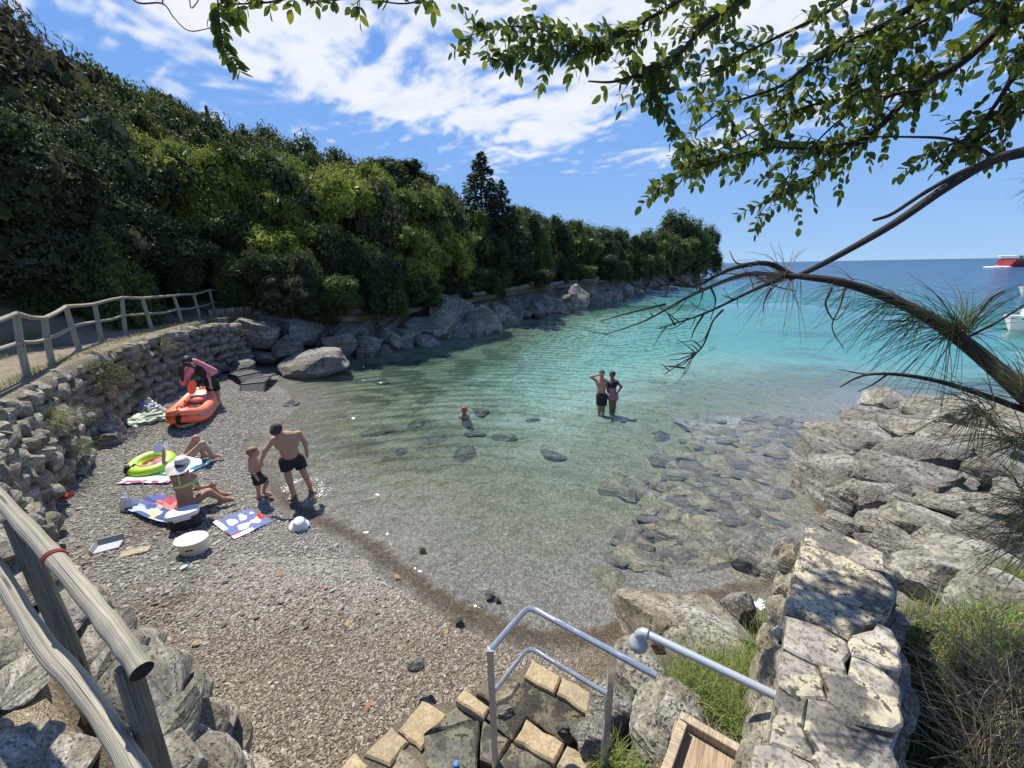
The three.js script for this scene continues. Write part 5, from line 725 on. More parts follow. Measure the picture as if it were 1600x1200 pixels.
function field(bones, inflate = 0) {   // bones: [a, b, ra, rb, k]
  const B = bones.map(([a, b, ra, rb, k = 0.03]) => { const dx = b.x - a.x, dy = b.y - a.y, dz = b.z - a.z; return [a.x, a.y, a.z, dx, dy, dz, dx * dx + dy * dy + dz * dz + 1e-9, ra + inflate, rb + inflate, k]; });
  return (x, y, z) => { let d = 1e3; for (const b of B) { const px = x - b[0], py = y - b[1], pz = z - b[2], t = clamp((px * b[3] + py * b[4] + pz * b[5]) / b[6]), q = Math.hypot(px - b[3] * t, py - b[4] * t, pz - b[5] * t) - mixn(b[7], b[8], t); d = q - d > b[9] ? d : smin(d, q, b[9]); } return d; };
}
function mesh(bones, cell = 0.012, inflate = 0, clip) {
  const lo = [1e9, 1e9, 1e9], hi = [-1e9, -1e9, -1e9]; for (const [a, b, ra, rb] of bones) for (const [p, r] of [[a, ra], [b, rb]]) ['x', 'y', 'z'].forEach((k, i) => { lo[i] = Math.min(lo[i], p[k] - r - inflate - 0.03); hi[i] = Math.max(hi[i], p[k] + r + inflate + 0.03); });
  const f = field(bones, inflate); return nets(clip ? (x, y, z) => Math.max(f(x, y, z), clip(x, y, z)) : f, lo, hi, cell);
}
const skinMat = (c) => phys(c, 0.55, { bumpMap: null, specularIntensity: 0.4 });
function hand(w, dir, side, s, curl = 0.4) {   // palm and five fingers growing from wrist w along dir; side points to the thumb
  const d = dir.clone().normalize(), t = side.clone().addScaledVector(d, -side.dot(d)).normalize(), n = d.clone().cross(t), o = [], palm = w.clone().addScaledVector(d, 0.085 * s);
  o.push([w, palm, 0.026 * s, 0.032 * s, 0.02], [w.clone().addScaledVector(t, 0.02 * s).addScaledVector(d, 0.03 * s), palm.clone().addScaledVector(t, 0.022 * s), 0.016 * s, 0.016 * s, 0.02], [w.clone().addScaledVector(t, -0.018 * s).addScaledVector(d, 0.03 * s), palm.clone().addScaledVector(t, -0.024 * s), 0.016 * s, 0.015 * s, 0.02]);
  [[0.03, 0.07], [0.01, 0.078], [-0.011, 0.072], [-0.031, 0.056]].forEach(([off, len]) => { const a = palm.clone().addScaledVector(t, off * s), m = a.clone().addScaledVector(d, len * 0.5 * s).addScaledVector(n, curl * 0.02 * s), e = m.clone().addScaledVector(d, len * 0.42 * s).addScaledVector(n, curl * 0.05 * s); o.push([a, m, 0.0105 * s, 0.0095 * s, 0.006], [m, e, 0.0095 * s, 0.0075 * s, 0.005]); });
  const th = w.clone().addScaledVector(d, 0.03 * s).addScaledVector(t, 0.026 * s), tm = th.clone().addScaledVector(t, 0.026 * s).addScaledVector(d, 0.028 * s), te = tm.clone().addScaledVector(d, 0.034 * s).addScaledVector(t, 0.006 * s); o.push([th, tm, 0.014 * s, 0.012 * s, 0.012], [tm, te, 0.012 * s, 0.009 * s, 0.006]); return o;
}
function foot(an, toe, s) { const d = toe.clone().sub(an).setY(0).normalize(), r = d.clone().cross(V(0, 1, 0)), heel = an.clone().addScaledVector(d, -0.045 * s); heel.y -= 0.045 * s; const ball = an.clone().addScaledVector(d, 0.13 * s); ball.y -= 0.055 * s; const o = [[an, heel, 0.038 * s, 0.034 * s, 0.03], [an, ball, 0.038 * s, 0.026 * s, 0.035], [heel, ball, 0.03 * s, 0.026 * s, 0.03]]; for (let i = -2; i <= 2; i++) { const b = ball.clone().addScaledVector(r, i * 0.017 * s); o.push([b, b.clone().addScaledVector(d, (0.055 - 0.006 * Math.abs(i)) * s), 0.015 * s, 0.011 * s, 0.008]); } return o; }
function headBones(c, look, up, s) {   // skull, jaw, nose, ears, neck comes with the body
  const f = look.clone().normalize(), u = up.clone().addScaledVector(f, -up.dot(f)).normalize(), r = f.clone().cross(u), P = (a, b, d) => c.clone().addScaledVector(r, a * s).addScaledVector(u, b * s).addScaledVector(f, d * s);
  return { bones: [[P(0, 0.03, -0.025), P(0, 0.035, 0.02), 0.083 * s, 0.078 * s, 0.03], [P(0, -0.03, 0.025), P(0, -0.075, 0.05), 0.062 * s, 0.036 * s, 0.04], [P(0, 0.0, 0.085), P(0, -0.028, 0.103), 0.011 * s, 0.015 * s, 0.012], [P(-0.045, 0.022, 0.07), P(0.045, 0.022, 0.07), 0.014 * s, 0.014 * s, 0.015], [P(-0.016, -0.062, 0.083), P(0.016, -0.062, 0.083), 0.009 * s, 0.009 * s, 0.008], [P(0.08, 0.01, -0.01), P(0.084, -0.02, -0.008), 0.014 * s, 0.009 * s, 0.006], [P(-0.08, 0.01, -0.01), P(-0.084, -0.02, -0.008), 0.014 * s, 0.009 * s, 0.006]], P, f, u, r };
}
const hairCap = (h, s, extra = [], cell = 0.007) => mesh([[h.P(0, 0.045, -0.035), h.P(0, 0.05, 0.012), 0.092 * s, 0.086 * s, 0.03], [h.P(0, 0.0, -0.055), h.P(0, -0.03, -0.05), 0.07 * s, 0.055 * s, 0.03], ...extra], cell, 0, (x, y, z) => { const q = V(x, y, z).sub(h.P(0, 0.035, 0.062)); const a = q.dot(h.f), b = q.dot(h.u); return Math.min(a * 0.8 - b * 0.6, 0.2) ; });
const eyeMat = std([0.02, 0.015, 0.012], 0.3), lipMat = std([0.3, 0.12, 0.1], 0.5);
function face(t, h, s, o, origin) { for (const k of [-1, 1]) { const e = part('eye', new THREE.SphereGeometry(0.011 * s, 8, 6), eyeMat, t); e.position.copy(h.P(0.031 * k, 0.004, 0.084)); } const l = part('lips', mesh([[h.P(-0.018, -0.062, 0.089), h.P(0.018, -0.062, 0.089), 0.006 * s, 0.006 * s]], 0.004), lipMat, t); }
// joints are read on an upright plane through the base that faces the eye; off = metres nearer to the eye
function poser(base) {
  const n = V(EYE.x - base.x, 0, EYE.z - base.z).normalize();
  const J = (px, py, off = 0) => { const r = ray(px, py), p0 = base.clone().addScaledVector(n, off), t = p0.clone().sub(EYE).dot(n) / r.dot(n); return r.multiplyScalar(t).add(EYE).sub(base); };
  return { J, n, rt: V(n.z, 0, -n.x) };
}
const limb2 = (a, b, c, r, k = 0.03) => [[a, b, r[0], r[1], k], [b, c, r[1] * 1.02, r[2], k]];
const black = std([0.008, 0.008, 0.011], 0.8, { bumpMap: texWeave, bumpScale: 0.002 });
{   // man bending to the child
  const base = atY(468, 770, 0.0), { J, n, rt } = poser(base), t = thing('person', 'man in black swim shorts bending down at the water edge', 'person', base);
  const sk = skinMat([0.40, 0.235, 0.165]); const hd = J(432, 673, 0.3), look = V(0, 0, 0).addScaledVector(n, 0.45).addScaledVector(rt, -0.35).add(V(0, -0.75, 0)), h = headBones(hd, look, V(0, 1, 0).addScaledVector(n, 0.5), 1.05);
  const neck = J(441, 682, 0.2), cl = J(447, 683, 0.16), ls = J(428, 687, 0.2), rs = J(466, 678, 0.12), ch = J(448, 692, 0.14), be = J(452, 705, 0.1), pe = J(456, 714, 0.0), lh = J(446, 720, 0.02), rh = J(466, 718, -0.02), lk = J(450, 742, 0.06), rk = J(474, 737, 0.02), la = J(457.5, 767, 0.05), ra = J(485, 762, -0.05);
  la.y = 0.09; ra.y = 0.07; const le = J(415, 703, 0.24), lw = J(408, 721, 0.22), re = J(477, 692, 0.05), rw = J(479, 706, 0.1);
  const legs = [...limb2(lh, lk, la, [0.088, 0.058, 0.042]), ...limb2(rh, rk, ra, [0.088, 0.058, 0.042]), [lk.clone().lerp(la, 0.15), lk.clone().lerp(la, 0.45).addScaledVector(n, -0.02), 0.052, 0.054], [rk.clone().lerp(ra, 0.15), rk.clone().lerp(ra, 0.45).addScaledVector(n, -0.02), 0.052, 0.054]];
  const pelvis = [[lh, rh, 0.098, 0.098, 0.06], [pe, be, 0.12, 0.135, 0.06]];
  const bones = [...h.bones, [hd.clone().addScaledVector(h.u, -0.06), neck, 0.058, 0.062, 0.03], [neck, cl, 0.065, 0.08, 0.05], [ls, cl, 0.062, 0.085, 0.06], [rs, cl, 0.062, 0.085, 0.06], [ch.clone().addScaledVector(rt, -0.08), ch.clone().addScaledVector(rt, 0.09), 0.125, 0.125, 0.07], [cl, be, 0.1, 0.135, 0.08], [be, be.clone().addScaledVector(n, 0.05), 0.14, 0.115, 0.06], ...pelvis, ...legs, ...limb2(ls, le, lw, [0.055, 0.043, 0.03]), ...limb2(rs, re, rw, [0.055, 0.043, 0.03]), ...hand(lw, lw.clone().sub(le), rt, 1), ...hand(rw, rw.clone().sub(re).add(V(0, -0.1, 0)), n, 1), ...foot(la, la.clone().add(n.clone().addScaledVector(rt, -0.5)), 1.05), ...foot(ra, ra.clone().add(n.clone().addScaledVector(rt, 0.35)), 1.05)];
  part('body', mesh(bones, 0.0115), sk, t); const dark = std([0.045, 0.03, 0.022], 0.85, { bumpMap: texFine }); part('hair', hairCap(h, 1.05), dark, t); face(t, h, 1.05);
  part('swim_shorts', mesh([...pelvis.slice(0, 1), [pe, pe.clone().lerp(be, 0.35), 0.125, 0.135, 0.06], [lh, lk, 0.105, 0.098], [rh, rk, 0.105, 0.098]], 0.012, 0.012, (x, y, z) => { const p = V(x, y, z), a = p.clone().sub(lk.clone().lerp(lh, 0.32)).dot(lk.clone().sub(lh).normalize()), b = p.clone().sub(rk.clone().lerp(rh, 0.32)).dot(rk.clone().sub(rh).normalize()), nl = p.distanceTo(lk) < p.distanceTo(rk); return Math.max(nl ? a : b, y - pe.y - 0.07); }), black, t);
}
{   // child
  const base = gnd(404, 778), { J, n, rt } = poser(base), s = 0.74, t = thing('person', 'small child in black shorts held by the bending man', 'person', base), sk = skinMat([0.42, 0.25, 0.18]);
  const hd = J(396, 707, 0), look = rt.clone().multiplyScalar(0.9).addScaledVector(n, 0.25).add(V(0, 0.1, 0)), h = headBones(hd, look, V(0, 1, 0), 0.86), neck = J(395, 716), ls = J(392, 719, 0.06), rs = J(400, 719, -0.08), be = J(397, 733), pe = J(401, 742), lh = J(402, 745, 0.05), rh = J(403, 745, -0.05), lk = J(403, 759, 0.06), rk = J(417, 753, -0.02), la = J(404, 773, 0.04), ra = J(410, 767, -0.03), le = J(393, 734, 0.1), lw = J(401, 746, 0.12), re = J(402, 731, 0), rw = J(407, 726, 0.08); la.y = 0.06; ra.y = 0.06;
  const pel = [[lh, rh, 0.066, 0.066, 0.05], [pe, be, 0.072, 0.075, 0.05]];
  const bones = [...h.bones, [hd.clone().addScaledVector(h.u, -0.05), neck, 0.04, 0.042], [neck, be, 0.055, 0.078, 0.05], [ls, rs, 0.045, 0.045, 0.05], [J(396, 724), J(397, 730), 0.078, 0.078, 0.05], ...pel, ...limb2(lh, lk, la, [0.056, 0.04, 0.028]), ...limb2(rh, rk, ra, [0.056, 0.04, 0.028]), ...limb2(ls, le, lw, [0.034, 0.028, 0.021]), ...limb2(rs, re, rw, [0.034, 0.028, 0.021]), ...hand(lw, lw.clone().sub(le), n, 0.68), ...hand(rw, rw.clone().sub(re), n, 0.68), ...foot(la, la.clone().add(rt), 0.72), ...foot(ra, ra.clone().add(rt), 0.72)];
  part('body', mesh(bones, 0.009), sk, t); part('hair', hairCap(h, 0.87), std([0.2, 0.12, 0.06], 0.7), t); face(t, h, 0.86);
  part('shorts', mesh([...pel, [lh, lk, 0.07, 0.068], [rh, rk, 0.07, 0.068]], 0.01, 0.012, (x, y, z) => { const p = V(x, y, z), nl = p.distanceTo(lk) < p.distanceTo(rk), K = nl ? lk : rk, H = nl ? lh : rh; return Math.max(p.clone().sub(K.clone().lerp(H, 0.2)).dot(K.clone().sub(H).normalize()), p.clone().sub(be.clone().lerp(pe, 0.5)).dot(V(-0.25, 0.95, 0).normalize())); }), black, t);
}
{   // woman in the sun hat sitting on the towel
  const base = gnd(292, 800), { J, n, rt } = poser(base), t = thing('person', 'seated woman in a lime bikini seen from behind', 'person', base), sk = skinMat([0.36, 0.205, 0.135]);
  const hd = J(287, 729, 0.02), look = rt.clone().multiplyScalar(0.65).addScaledVector(n, -0.75).add(V(0, -0.1, 0)), h = headBones(hd, look, V(0, 1, 0), 0.98), neck = J(287, 740, 0.01), ls = J(272, 745, 0.05), rs = J(302, 745, -0.04), mid = J(287, 757, 0.03), wa = J(288, 772, 0.02), pe = J(291, 789, 0), lh = J(285, 792, 0.06), rh = J(300, 791, -0.06), lk = J(326, 769, 0.06), rk = J(331, 764, -0.16), la = J(350, 788, 0.12), ra = J(346, 779, -0.1), le = J(276, 762, 0.05), lw = J(300, 766, -0.12), re = J(309, 763, -0.1), rw = J(324, 760, -0.1); la.y = Math.max(0.07, la.y);
  la.y = 0.07; ra.y = 0.07; const seat = 0.1; pe.y = Math.max(pe.y, seat + 0.03); lh.y = rh.y = 0.115;
  const tor = [[ls, rs, 0.06, 0.06, 0.05], [neck, mid, 0.062, 0.105, 0.06], [mid.clone().addScaledVector(rt, -0.06), mid.clone().addScaledVector(rt, 0.06), 0.09, 0.09, 0.06], [mid, wa, 0.11, 0.1, 0.06], [wa, pe, 0.105, 0.12, 0.06], [lh, rh, 0.11, 0.11, 0.06]];
  const bones = [...h.bones, [hd.clone().addScaledVector(h.u, -0.06), neck, 0.045, 0.05], ...tor, ...limb2(lh, lk, la, [0.092, 0.062, 0.04]), ...limb2(rh, rk, ra, [0.09, 0.062, 0.04]), ...limb2(ls, le, lw, [0.045, 0.036, 0.027]), ...limb2(rs, re, rw, [0.045, 0.036, 0.027]), ...hand(lw, rt.clone(), n, 0.9), ...hand(rw, rw.clone().sub(re), V(0, 1, 0), 0.9), ...foot(la, la.clone().add(rt), 0.95), ...foot(ra, ra.clone().add(rt), 0.95)];
  part('body', mesh(bones, 0.0115), sk, t); part('hair', hairCap(h, 1.0, [[h.P(0, -0.02, -0.06), h.P(0, -0.11, -0.07), 0.05, 0.035, 0.03]]), std([0.05, 0.03, 0.02], 0.7), t); face(t, h, 0.98);
  const lime = std([0.45, 0.62, 0.22], 0.7, { bumpMap: texWeave, bumpScale: 0.001 });
  part('bikini_top', mesh(tor, 0.01, 0.009, (x, y, z) => Math.abs(y - mid.y - 0.02) - 0.022), lime, t); const b0 = mid.clone().addScaledVector(n, 0.12), kn = J(301, 757, 0.12);
  part('bikini_bow', mesh([[kn, kn.clone().add(V(0, 0.05, 0)).addScaledVector(rt, 0.06), 0.012, 0.02], [kn, kn.clone().add(V(0, -0.07, 0)).addScaledVector(rt, 0.05), 0.012, 0.022], [J(281, 757, 0.14), J(278, 742, 0.12), 0.016, 0.01]], 0.008), lime, t);
  part('bikini_bottom', mesh(tor, 0.011, 0.008, (x, y, z) => Math.max(y - pe.y - 0.06, pe.y - 0.2 - y)), std([0.3, 0.07, 0.05], 0.7), t);
  // hat: a wide soft brim and a tall crown
  const ht = thing('sun_hat', 'wide-brimmed pale sun hat on the seated woman', 'hat', base.clone().add(h.P(0, 0.075, -0.01))); const pr = []; for (const [r, y] of [[0.001, 0.115], [0.05, 0.113], [0.085, 0.1], [0.098, 0.06], [0.104, 0.0], [0.13, -0.012], [0.19, -0.03], [0.25, -0.055], [0.252, -0.06], [0.19, -0.036], [0.13, -0.018], [0.1, -0.006]]) pr.push(new THREE.Vector2(r, y));
  const hg = new THREE.LatheGeometry(pr, 40), hp = hg.attributes.position; for (let i = 0; i < hp.count; i++) { const x = hp.getX(i), z = hp.getZ(i), r = Math.hypot(x, z), a = Math.atan2(z, x); if (r > 0.12) hp.setY(i, hp.getY(i) + (r - 0.12) * (0.3 * Math.sin(a * 2 + 0.6) + 0.12 * Math.sin(a * 5))); } hg.computeVertexNormals();
  const hm = part('hat_body', hg, phys([0.68, 0.62, 0.56], 0.85, { side: THREE.DoubleSide, transmission: 0.12, thickness: 0, bumpMap: texWeave, bumpScale: 0.002 }), ht); part('hat_band', (() => { const g = new THREE.CylinderGeometry(0.102, 0.1065, 0.03, 32, 1, true); g.translate(0, 0.02, 0); return g; })(), std([0.5, 0.44, 0.4], 0.9, { side: THREE.DoubleSide }), ht); ht.rotation.set(0.2 * n.z, 0, -0.08); ht.rotation.x = 0.18;
}
{   // person lying behind, knees up, head by the swim ring
  const base = gnd(300, 724), { J, n, rt } = poser(base), t = thing('person', 'sunbather lying on the striped towel with knees raised', 'person', base), sk = skinMat([0.42, 0.265, 0.19]);
  const hp = V(0, 0.12, 0).addScaledVector(rt, -0.1).addScaledVector(n, -0.05), ch = hp.clone().addScaledVector(rt, -0.42).add(V(0, 0.02, 0)), sh = ch.clone().addScaledVector(rt, -0.14), hd = sh.clone().addScaledVector(rt, -0.26).add(V(0, 0.07, 0)), nk = n.clone().multiplyScalar(0.1);
  const lk = J(316, 693, 0.1), rk = J(306, 684, -0.08), la = J(334, 719, 0.06), ra = J(320, 716, -0.12); la.y = 0.08; ra.y = 0.08;
  const h = headBones(hd, V(0, 0.8, 0).addScaledVector(rt, 0.3), rt.clone().multiplyScalar(-1).add(V(0, 0.3, 0)), 0.98), lh = hp.clone().addScaledVector(n, 0.09), rh = hp.clone().addScaledVector(n, -0.09), ls = sh.clone().addScaledVector(n, 0.17), rs = sh.clone().addScaledVector(n, -0.17), le = ls.clone().addScaledVector(rt, 0.22).addScaledVector(n, 0.06).add(V(0, 0.08, 0)), lw = le.clone().addScaledVector(rt, 0.05).add(V(0, 0.2, 0)).addScaledVector(n, -0.1), re = rs.clone().addScaledVector(rt, 0.24).add(V(0, -0.03, 0)), rw = re.clone().addScaledVector(rt, 0.22);
  const tor = [[ls, rs, 0.06, 0.06, 0.05], [sh, ch, 0.085, 0.115, 0.06], [ch.clone().add(nk), ch.clone().sub(nk), 0.1, 0.1, 0.06], [ch, hp, 0.11, 0.105, 0.07], [lh, rh, 0.1, 0.1, 0.05]];
  part('body', mesh([...h.bones, [hd.clone().addScaledVector(rt, 0.06), sh, 0.05, 0.055], ...tor, ...limb2(lh, lk, la, [0.09, 0.06, 0.04]), ...limb2(rh, rk, ra, [0.09, 0.06, 0.04]), ...limb2(ls, le, lw, [0.046, 0.037, 0.028]), ...limb2(rs, re, rw, [0.046, 0.037, 0.028]), ...hand(lw, V(0, 1, 0), rt, 0.9), ...hand(rw, rt.clone(), V(0, 1, 0), 0.9), ...foot(la, la.clone().add(rt), 0.98), ...foot(ra, ra.clone().add(rt), 0.98)], 0.012), sk, t);
  part('hair', hairCap(h, 1.0), std([0.03, 0.02, 0.015], 0.7), t); face(t, h, 0.98);
  part('swimwear_bottom', mesh(tor, 0.012, 0.008, (x, y, z) => V(x, y, z).sub(hp).dot(rt.clone().multiplyScalar(-1)) - 0.08), std([0.5, 0.1, 0.11], 0.7), t);
  part('swimwear_top', mesh(tor, 0.012, 0.008, (x, y, z) => Math.abs(V(x, y, z).sub(ch).dot(rt)) - 0.07), std([0.35, 0.12, 0.2], 0.7), t);
  part('sunglasses', mesh([[h.P(-0.05, 0.008, 0.092), h.P(-0.012, 0.006, 0.098), 0.016, 0.016], [h.P(0.012, 0.006, 0.098), h.P(0.05, 0.008, 0.092), 0.016, 0.016]], 0.006), std([0.01, 0.01, 0.01], 0.1), t);
  const bk = thing('open_magazine', 'white open magazine held up by the sunbather', 'magazine', base.clone().add(lw).add(V(0, 0.14, 0))), pg = rbox(0.14, 0.01, 0.2, 0.002), pm = std([0.75, 0.76, 0.78], 0.7); for (const s of [-1, 1]) { const m = part('page', pg, pm, bk); m.rotation.set(1.0, 0.2, s * 0.3); m.position.copy(rt).multiplyScalar(s * 0.068); }
}
{   // woman stooping over the kayak
  const base = gnd(341, 634), { J, n, rt } = poser(base), t = thing('person', 'long-haired woman in black stooping over the orange kayak', 'person', base), sk = skinMat([0.42, 0.27, 0.2]);
  const hd = J(292, 564, 0.2), look = n.clone().multiplyScalar(0.6).addScaledVector(rt, -0.15).add(V(0, -0.6, 0)), h = headBones(hd, look, V(0, 1, 0).addScaledVector(n, 0.4), 1.0), neck = J(299, 570, 0.12), ls = J(296, 578, 0.2), rs = J(314, 572, -0.05), ch = J(310, 579, 0.08), wa = J(322, 588, 0.02), pe = J(330, 594, 0), lh = J(326, 598, 0.08), rh = J(335, 597, -0.08), lk = J(330, 614, 0.14), rk = J(340, 614, -0.06), la = J(336, 631, 0.05), ra = J(343, 629, -0.12), le = J(296, 592, 0.28), lw = J(297, 602, 0.34), re = J(327, 591, 0.16), rw = J(329, 602, 0.24); la.y = ra.y = 0.08;
  const tor = [[ls, rs, 0.058, 0.058, 0.05], [neck, ch, 0.06, 0.105, 0.06], [ch, wa, 0.11, 0.1, 0.06], [wa, pe, 0.105, 0.115, 0.06], [lh, rh, 0.1, 0.1, 0.06]];
  const arms = [...limb2(ls, le, lw, [0.045, 0.036, 0.027]), ...limb2(rs, re, rw, [0.045, 0.036, 0.027])];
  part('body', mesh([...h.bones, [hd.clone().addScaledVector(h.u, -0.06), neck, 0.045, 0.05], ...tor, ...limb2(lh, lk, la, [0.088, 0.06, 0.04]), ...limb2(rh, rk, ra, [0.088, 0.06, 0.04]), ...arms, ...hand(lw, V(0, -1, 0).addScaledVector(n, 0.2), rt, 0.92), ...hand(rw, V(0, -1, 0), rt.clone().multiplyScalar(-1), 0.92), ...foot(la, la.clone().add(n).addScaledVector(rt, -0.6), 0.98), ...foot(ra, ra.clone().add(n).addScaledVector(rt, -0.6), 0.98)], 0.012), sk, t);
  const dk = std([0.022, 0.014, 0.012], 0.55); part('hair', hairCap(h, 1.03), dk, t); part('long_hair', mesh([[h.P(-0.06, 0.03, -0.03), J(284, 574, 0.26), 0.06, 0.06, 0.04], [J(284, 574, 0.26), J(285, 594, 0.3), 0.06, 0.035, 0.04], [h.P(0.07, 0.02, -0.03), J(304, 577, 0.22), 0.05, 0.03, 0.04], [h.P(-0.03, 0.07, -0.05), h.P(-0.08, -0.02, -0.02), 0.06, 0.05, 0.04]], 0.01), dk, t); face(t, h, 1.0);
  part('black_dress', mesh([...tor, [lh, lk.clone().lerp(lh, 0.45), 0.1, 0.1], [rh, rk.clone().lerp(rh, 0.45), 0.1, 0.1]], 0.012, 0.012, (x, y, z) => V(x, y, z).sub(neck.clone().lerp(ch, 0.35)).dot(neck.clone().sub(ch).normalize())), black, t);
  const pink = std([0.62, 0.2, 0.2], 0.9, { bumpMap: texWeave, bumpScale: 0.004 });
  const tw = solo('pink_towel', mesh([[ls, rs, 0.07, 0.075, 0.05], [J(303, 566, 0.0), J(334, 580, -0.04), 0.085, 0.07, 0.05], [rs, J(330, 584, 0.08), 0.075, 0.05, 0.05], [ls, J(286, 598, 0.22), 0.06, 0.05, 0.05]], 0.012, 0.03, field([...tor, ...arms], 0.022) && ((x, y, z) => -field([...tor], 0.016)(x, y, z))), pink, 'pink towel draped over the shoulders of the stooping woman', 'towel'); tw.position.copy(base);
  const pb = J(300, 604, 0.42); const pd = thing('kayak_paddle', 'short paddle with an orange blade held by the stooping woman', 'paddle', base), om = std([0.8, 0.16, 0.06], 0.4);
  part('shaft', tube([J(298, 590, 0.36), J(299, 604, 0.42)], 0.016, 8), std([0.05, 0.05, 0.05], 0.5), pd); const bl = part('blade', (() => { const s = new THREE.Shape(); s.moveTo(0, 0.2); s.bezierCurveTo(0.12, 0.18, 0.13, -0.1, 0.05, -0.22); s.lineTo(-0.05, -0.22); s.bezierCurveTo(-0.13, -0.1, -0.12, 0.18, 0, 0.2); return new THREE.ExtrudeGeometry(s, { depth: 0.012, bevelEnabled: true, bevelSize: 0.004, bevelThickness: 0.004, bevelSegments: 1 }); })(), om, pd); bl.position.copy(pb); bl.lookAt(bl.position.clone().add(n)); bl.rotateZ(-0.25);
}
{   // two bathers in the bay
  const mk = (px, py, label, build) => { const b = atY(px, py, 0); b.y = px > 900 ? -0.1 : 0; const t = thing('person', label, 'person', b); build(t, poser(b), b); };
  mk(940, 626, 'bather in dark shorts shading his eyes, standing thigh-deep', (t, { J, n, rt }, b) => {
    const sk = skinMat([0.36, 0.21, 0.145]), bed = groundY(b.x, b.z) + 0.02, hd = J(940.5, 585, 0.02), h = headBones(hd, n.clone().add(V(0, 0.1, 0)), V(0, 1, 0), 1.0), neck = J(940, 592), ls = J(933, 595.5), rs = J(946.5, 595.5), be = J(939.5, 608), pe = J(939.5, 616), lh = J(937, 619), rh = J(943, 619), lk = J(937, 632), rk = J(943, 632), la = V(lk.x, bed + 0.08, lk.z), ra = V(rk.x, bed + 0.08, rk.z), le = J(923, 589, 0.12), lw = J(936, 585.5, 0.2), re = J(949, 604, -0.1), rw = J(955, 606, -0.16);
    lk.y = Math.min(lk.y, -0.15); rk.y = Math.min(rk.y, -0.15);
    const pel = [[lh, rh, 0.095, 0.095, 0.05], [pe, be, 0.12, 0.125, 0.05]];
    part('body', mesh([...h.bones, [hd.clone().add(V(0, -0.07, 0)), neck, 0.055, 0.06], [neck, be, 0.07, 0.13, 0.06], [ls, rs, 0.065, 0.065, 0.06], [J(936.5, 600, 0.02), J(943, 600, 0.02), 0.11, 0.11, 0.06], ...pel, ...limb2(lh, lk, la, [0.09, 0.06, 0.045]), ...limb2(rh, rk, ra, [0.09, 0.06, 0.045]), ...limb2(ls, le, lw, [0.052, 0.04, 0.03]), ...limb2(rs, re, rw, [0.052, 0.04, 0.03]), ...hand(lw, rt.clone(), V(0, 1, 0), 0.95), ...hand(rw, rt.clone(), V(0, 1, 0), 0.95), ...foot(la, la.clone().add(n), 1), ...foot(ra, ra.clone().add(n), 1)], 0.012), sk, t);
    part('hair', hairCap(h, 1.02), std([0.02, 0.015, 0.012], 0.7), t); face(t, h, 1); part('swim_shorts', mesh([...pel, [lh, lk, 0.11, 0.1], [rh, rk, 0.11, 0.1]], 0.013, 0.012, (x, y, z) => Math.max(y - pe.y - 0.07, Math.min(lk.y, rk.y) + 0.1 - y)), std([0.012, 0.013, 0.022], 0.8), t);
  });
  mk(957, 626, 'bather in a pink and black swimsuit with one hand on the hip', (t, { J, n, rt }, b) => {
    const sk = skinMat([0.2, 0.115, 0.08]), bed = groundY(b.x, b.z) + 0.02, hd = J(956.5, 586.5, 0.02), h = headBones(hd, n.clone().addScaledVector(rt, -0.4), V(0, 1, 0), 1.0), neck = J(957, 593), ls = J(950.5, 596.5), rs = J(964, 596.5), be = J(957, 607), pe = J(957, 616), lh = J(954.5, 619), rh = J(960, 619), lk = J(955, 632), rk = J(959.5, 632), la = V(lk.x, bed + 0.08, lk.z), ra = V(rk.x, bed + 0.08, rk.z), re = J(971, 604.5, 0.02), rw = J(965, 614, 0.08), le = J(948.5, 605, -0.05), lw = J(950, 613, 0);
    lk.y = Math.min(lk.y, -0.15); rk.y = Math.min(rk.y, -0.15);
    const tor = [[neck, be, 0.06, 0.1, 0.06], [ls, rs, 0.056, 0.056, 0.06], [J(954, 601, 0.05), J(960, 601, 0.05), 0.09, 0.09, 0.06], [be, pe, 0.1, 0.125, 0.06], [lh, rh, 0.105, 0.105, 0.05]];
    part('body', mesh([...h.bones, [hd.clone().add(V(0, -0.07, 0)), neck, 0.045, 0.05], ...tor, ...limb2(lh, lk, la, [0.095, 0.06, 0.042]), ...limb2(rh, rk, ra, [0.095, 0.06, 0.042]), ...limb2(ls, le, lw, [0.045, 0.036, 0.027]), ...limb2(rs, re, rw, [0.045, 0.036, 0.027]), ...hand(lw, V(0, -1, 0), n, 0.9), ...hand(rw, rt.clone().multiplyScalar(-1).add(V(0, -0.5, 0)), V(0, 1, 0), 0.9), ...foot(la, la.clone().add(n), 0.95), ...foot(ra, ra.clone().add(n), 0.95)], 0.012), sk, t);
    part('hair', hairCap(h, 1.04, [[h.P(0, 0.06, -0.08), h.P(0, 0.08, -0.1), 0.04, 0.035, 0.02]]), std([0.015, 0.012, 0.01], 0.7), t); face(t, h, 1); part('swim_top', mesh(tor, 0.012, 0.01, (x, y, z) => Math.max(y - neck.y + 0.06, be.y + 0.05 - y)), black, t); part('swim_skirt', mesh([...tor, [lh, lk, 0.12, 0.13], [rh, rk, 0.12, 0.13]], 0.013, 0.012, (x, y, z) => Math.max(y - be.y - 0.03, lh.y - 0.1 - y)), std([0.27, 0.12, 0.16], 0.8), t);
  });
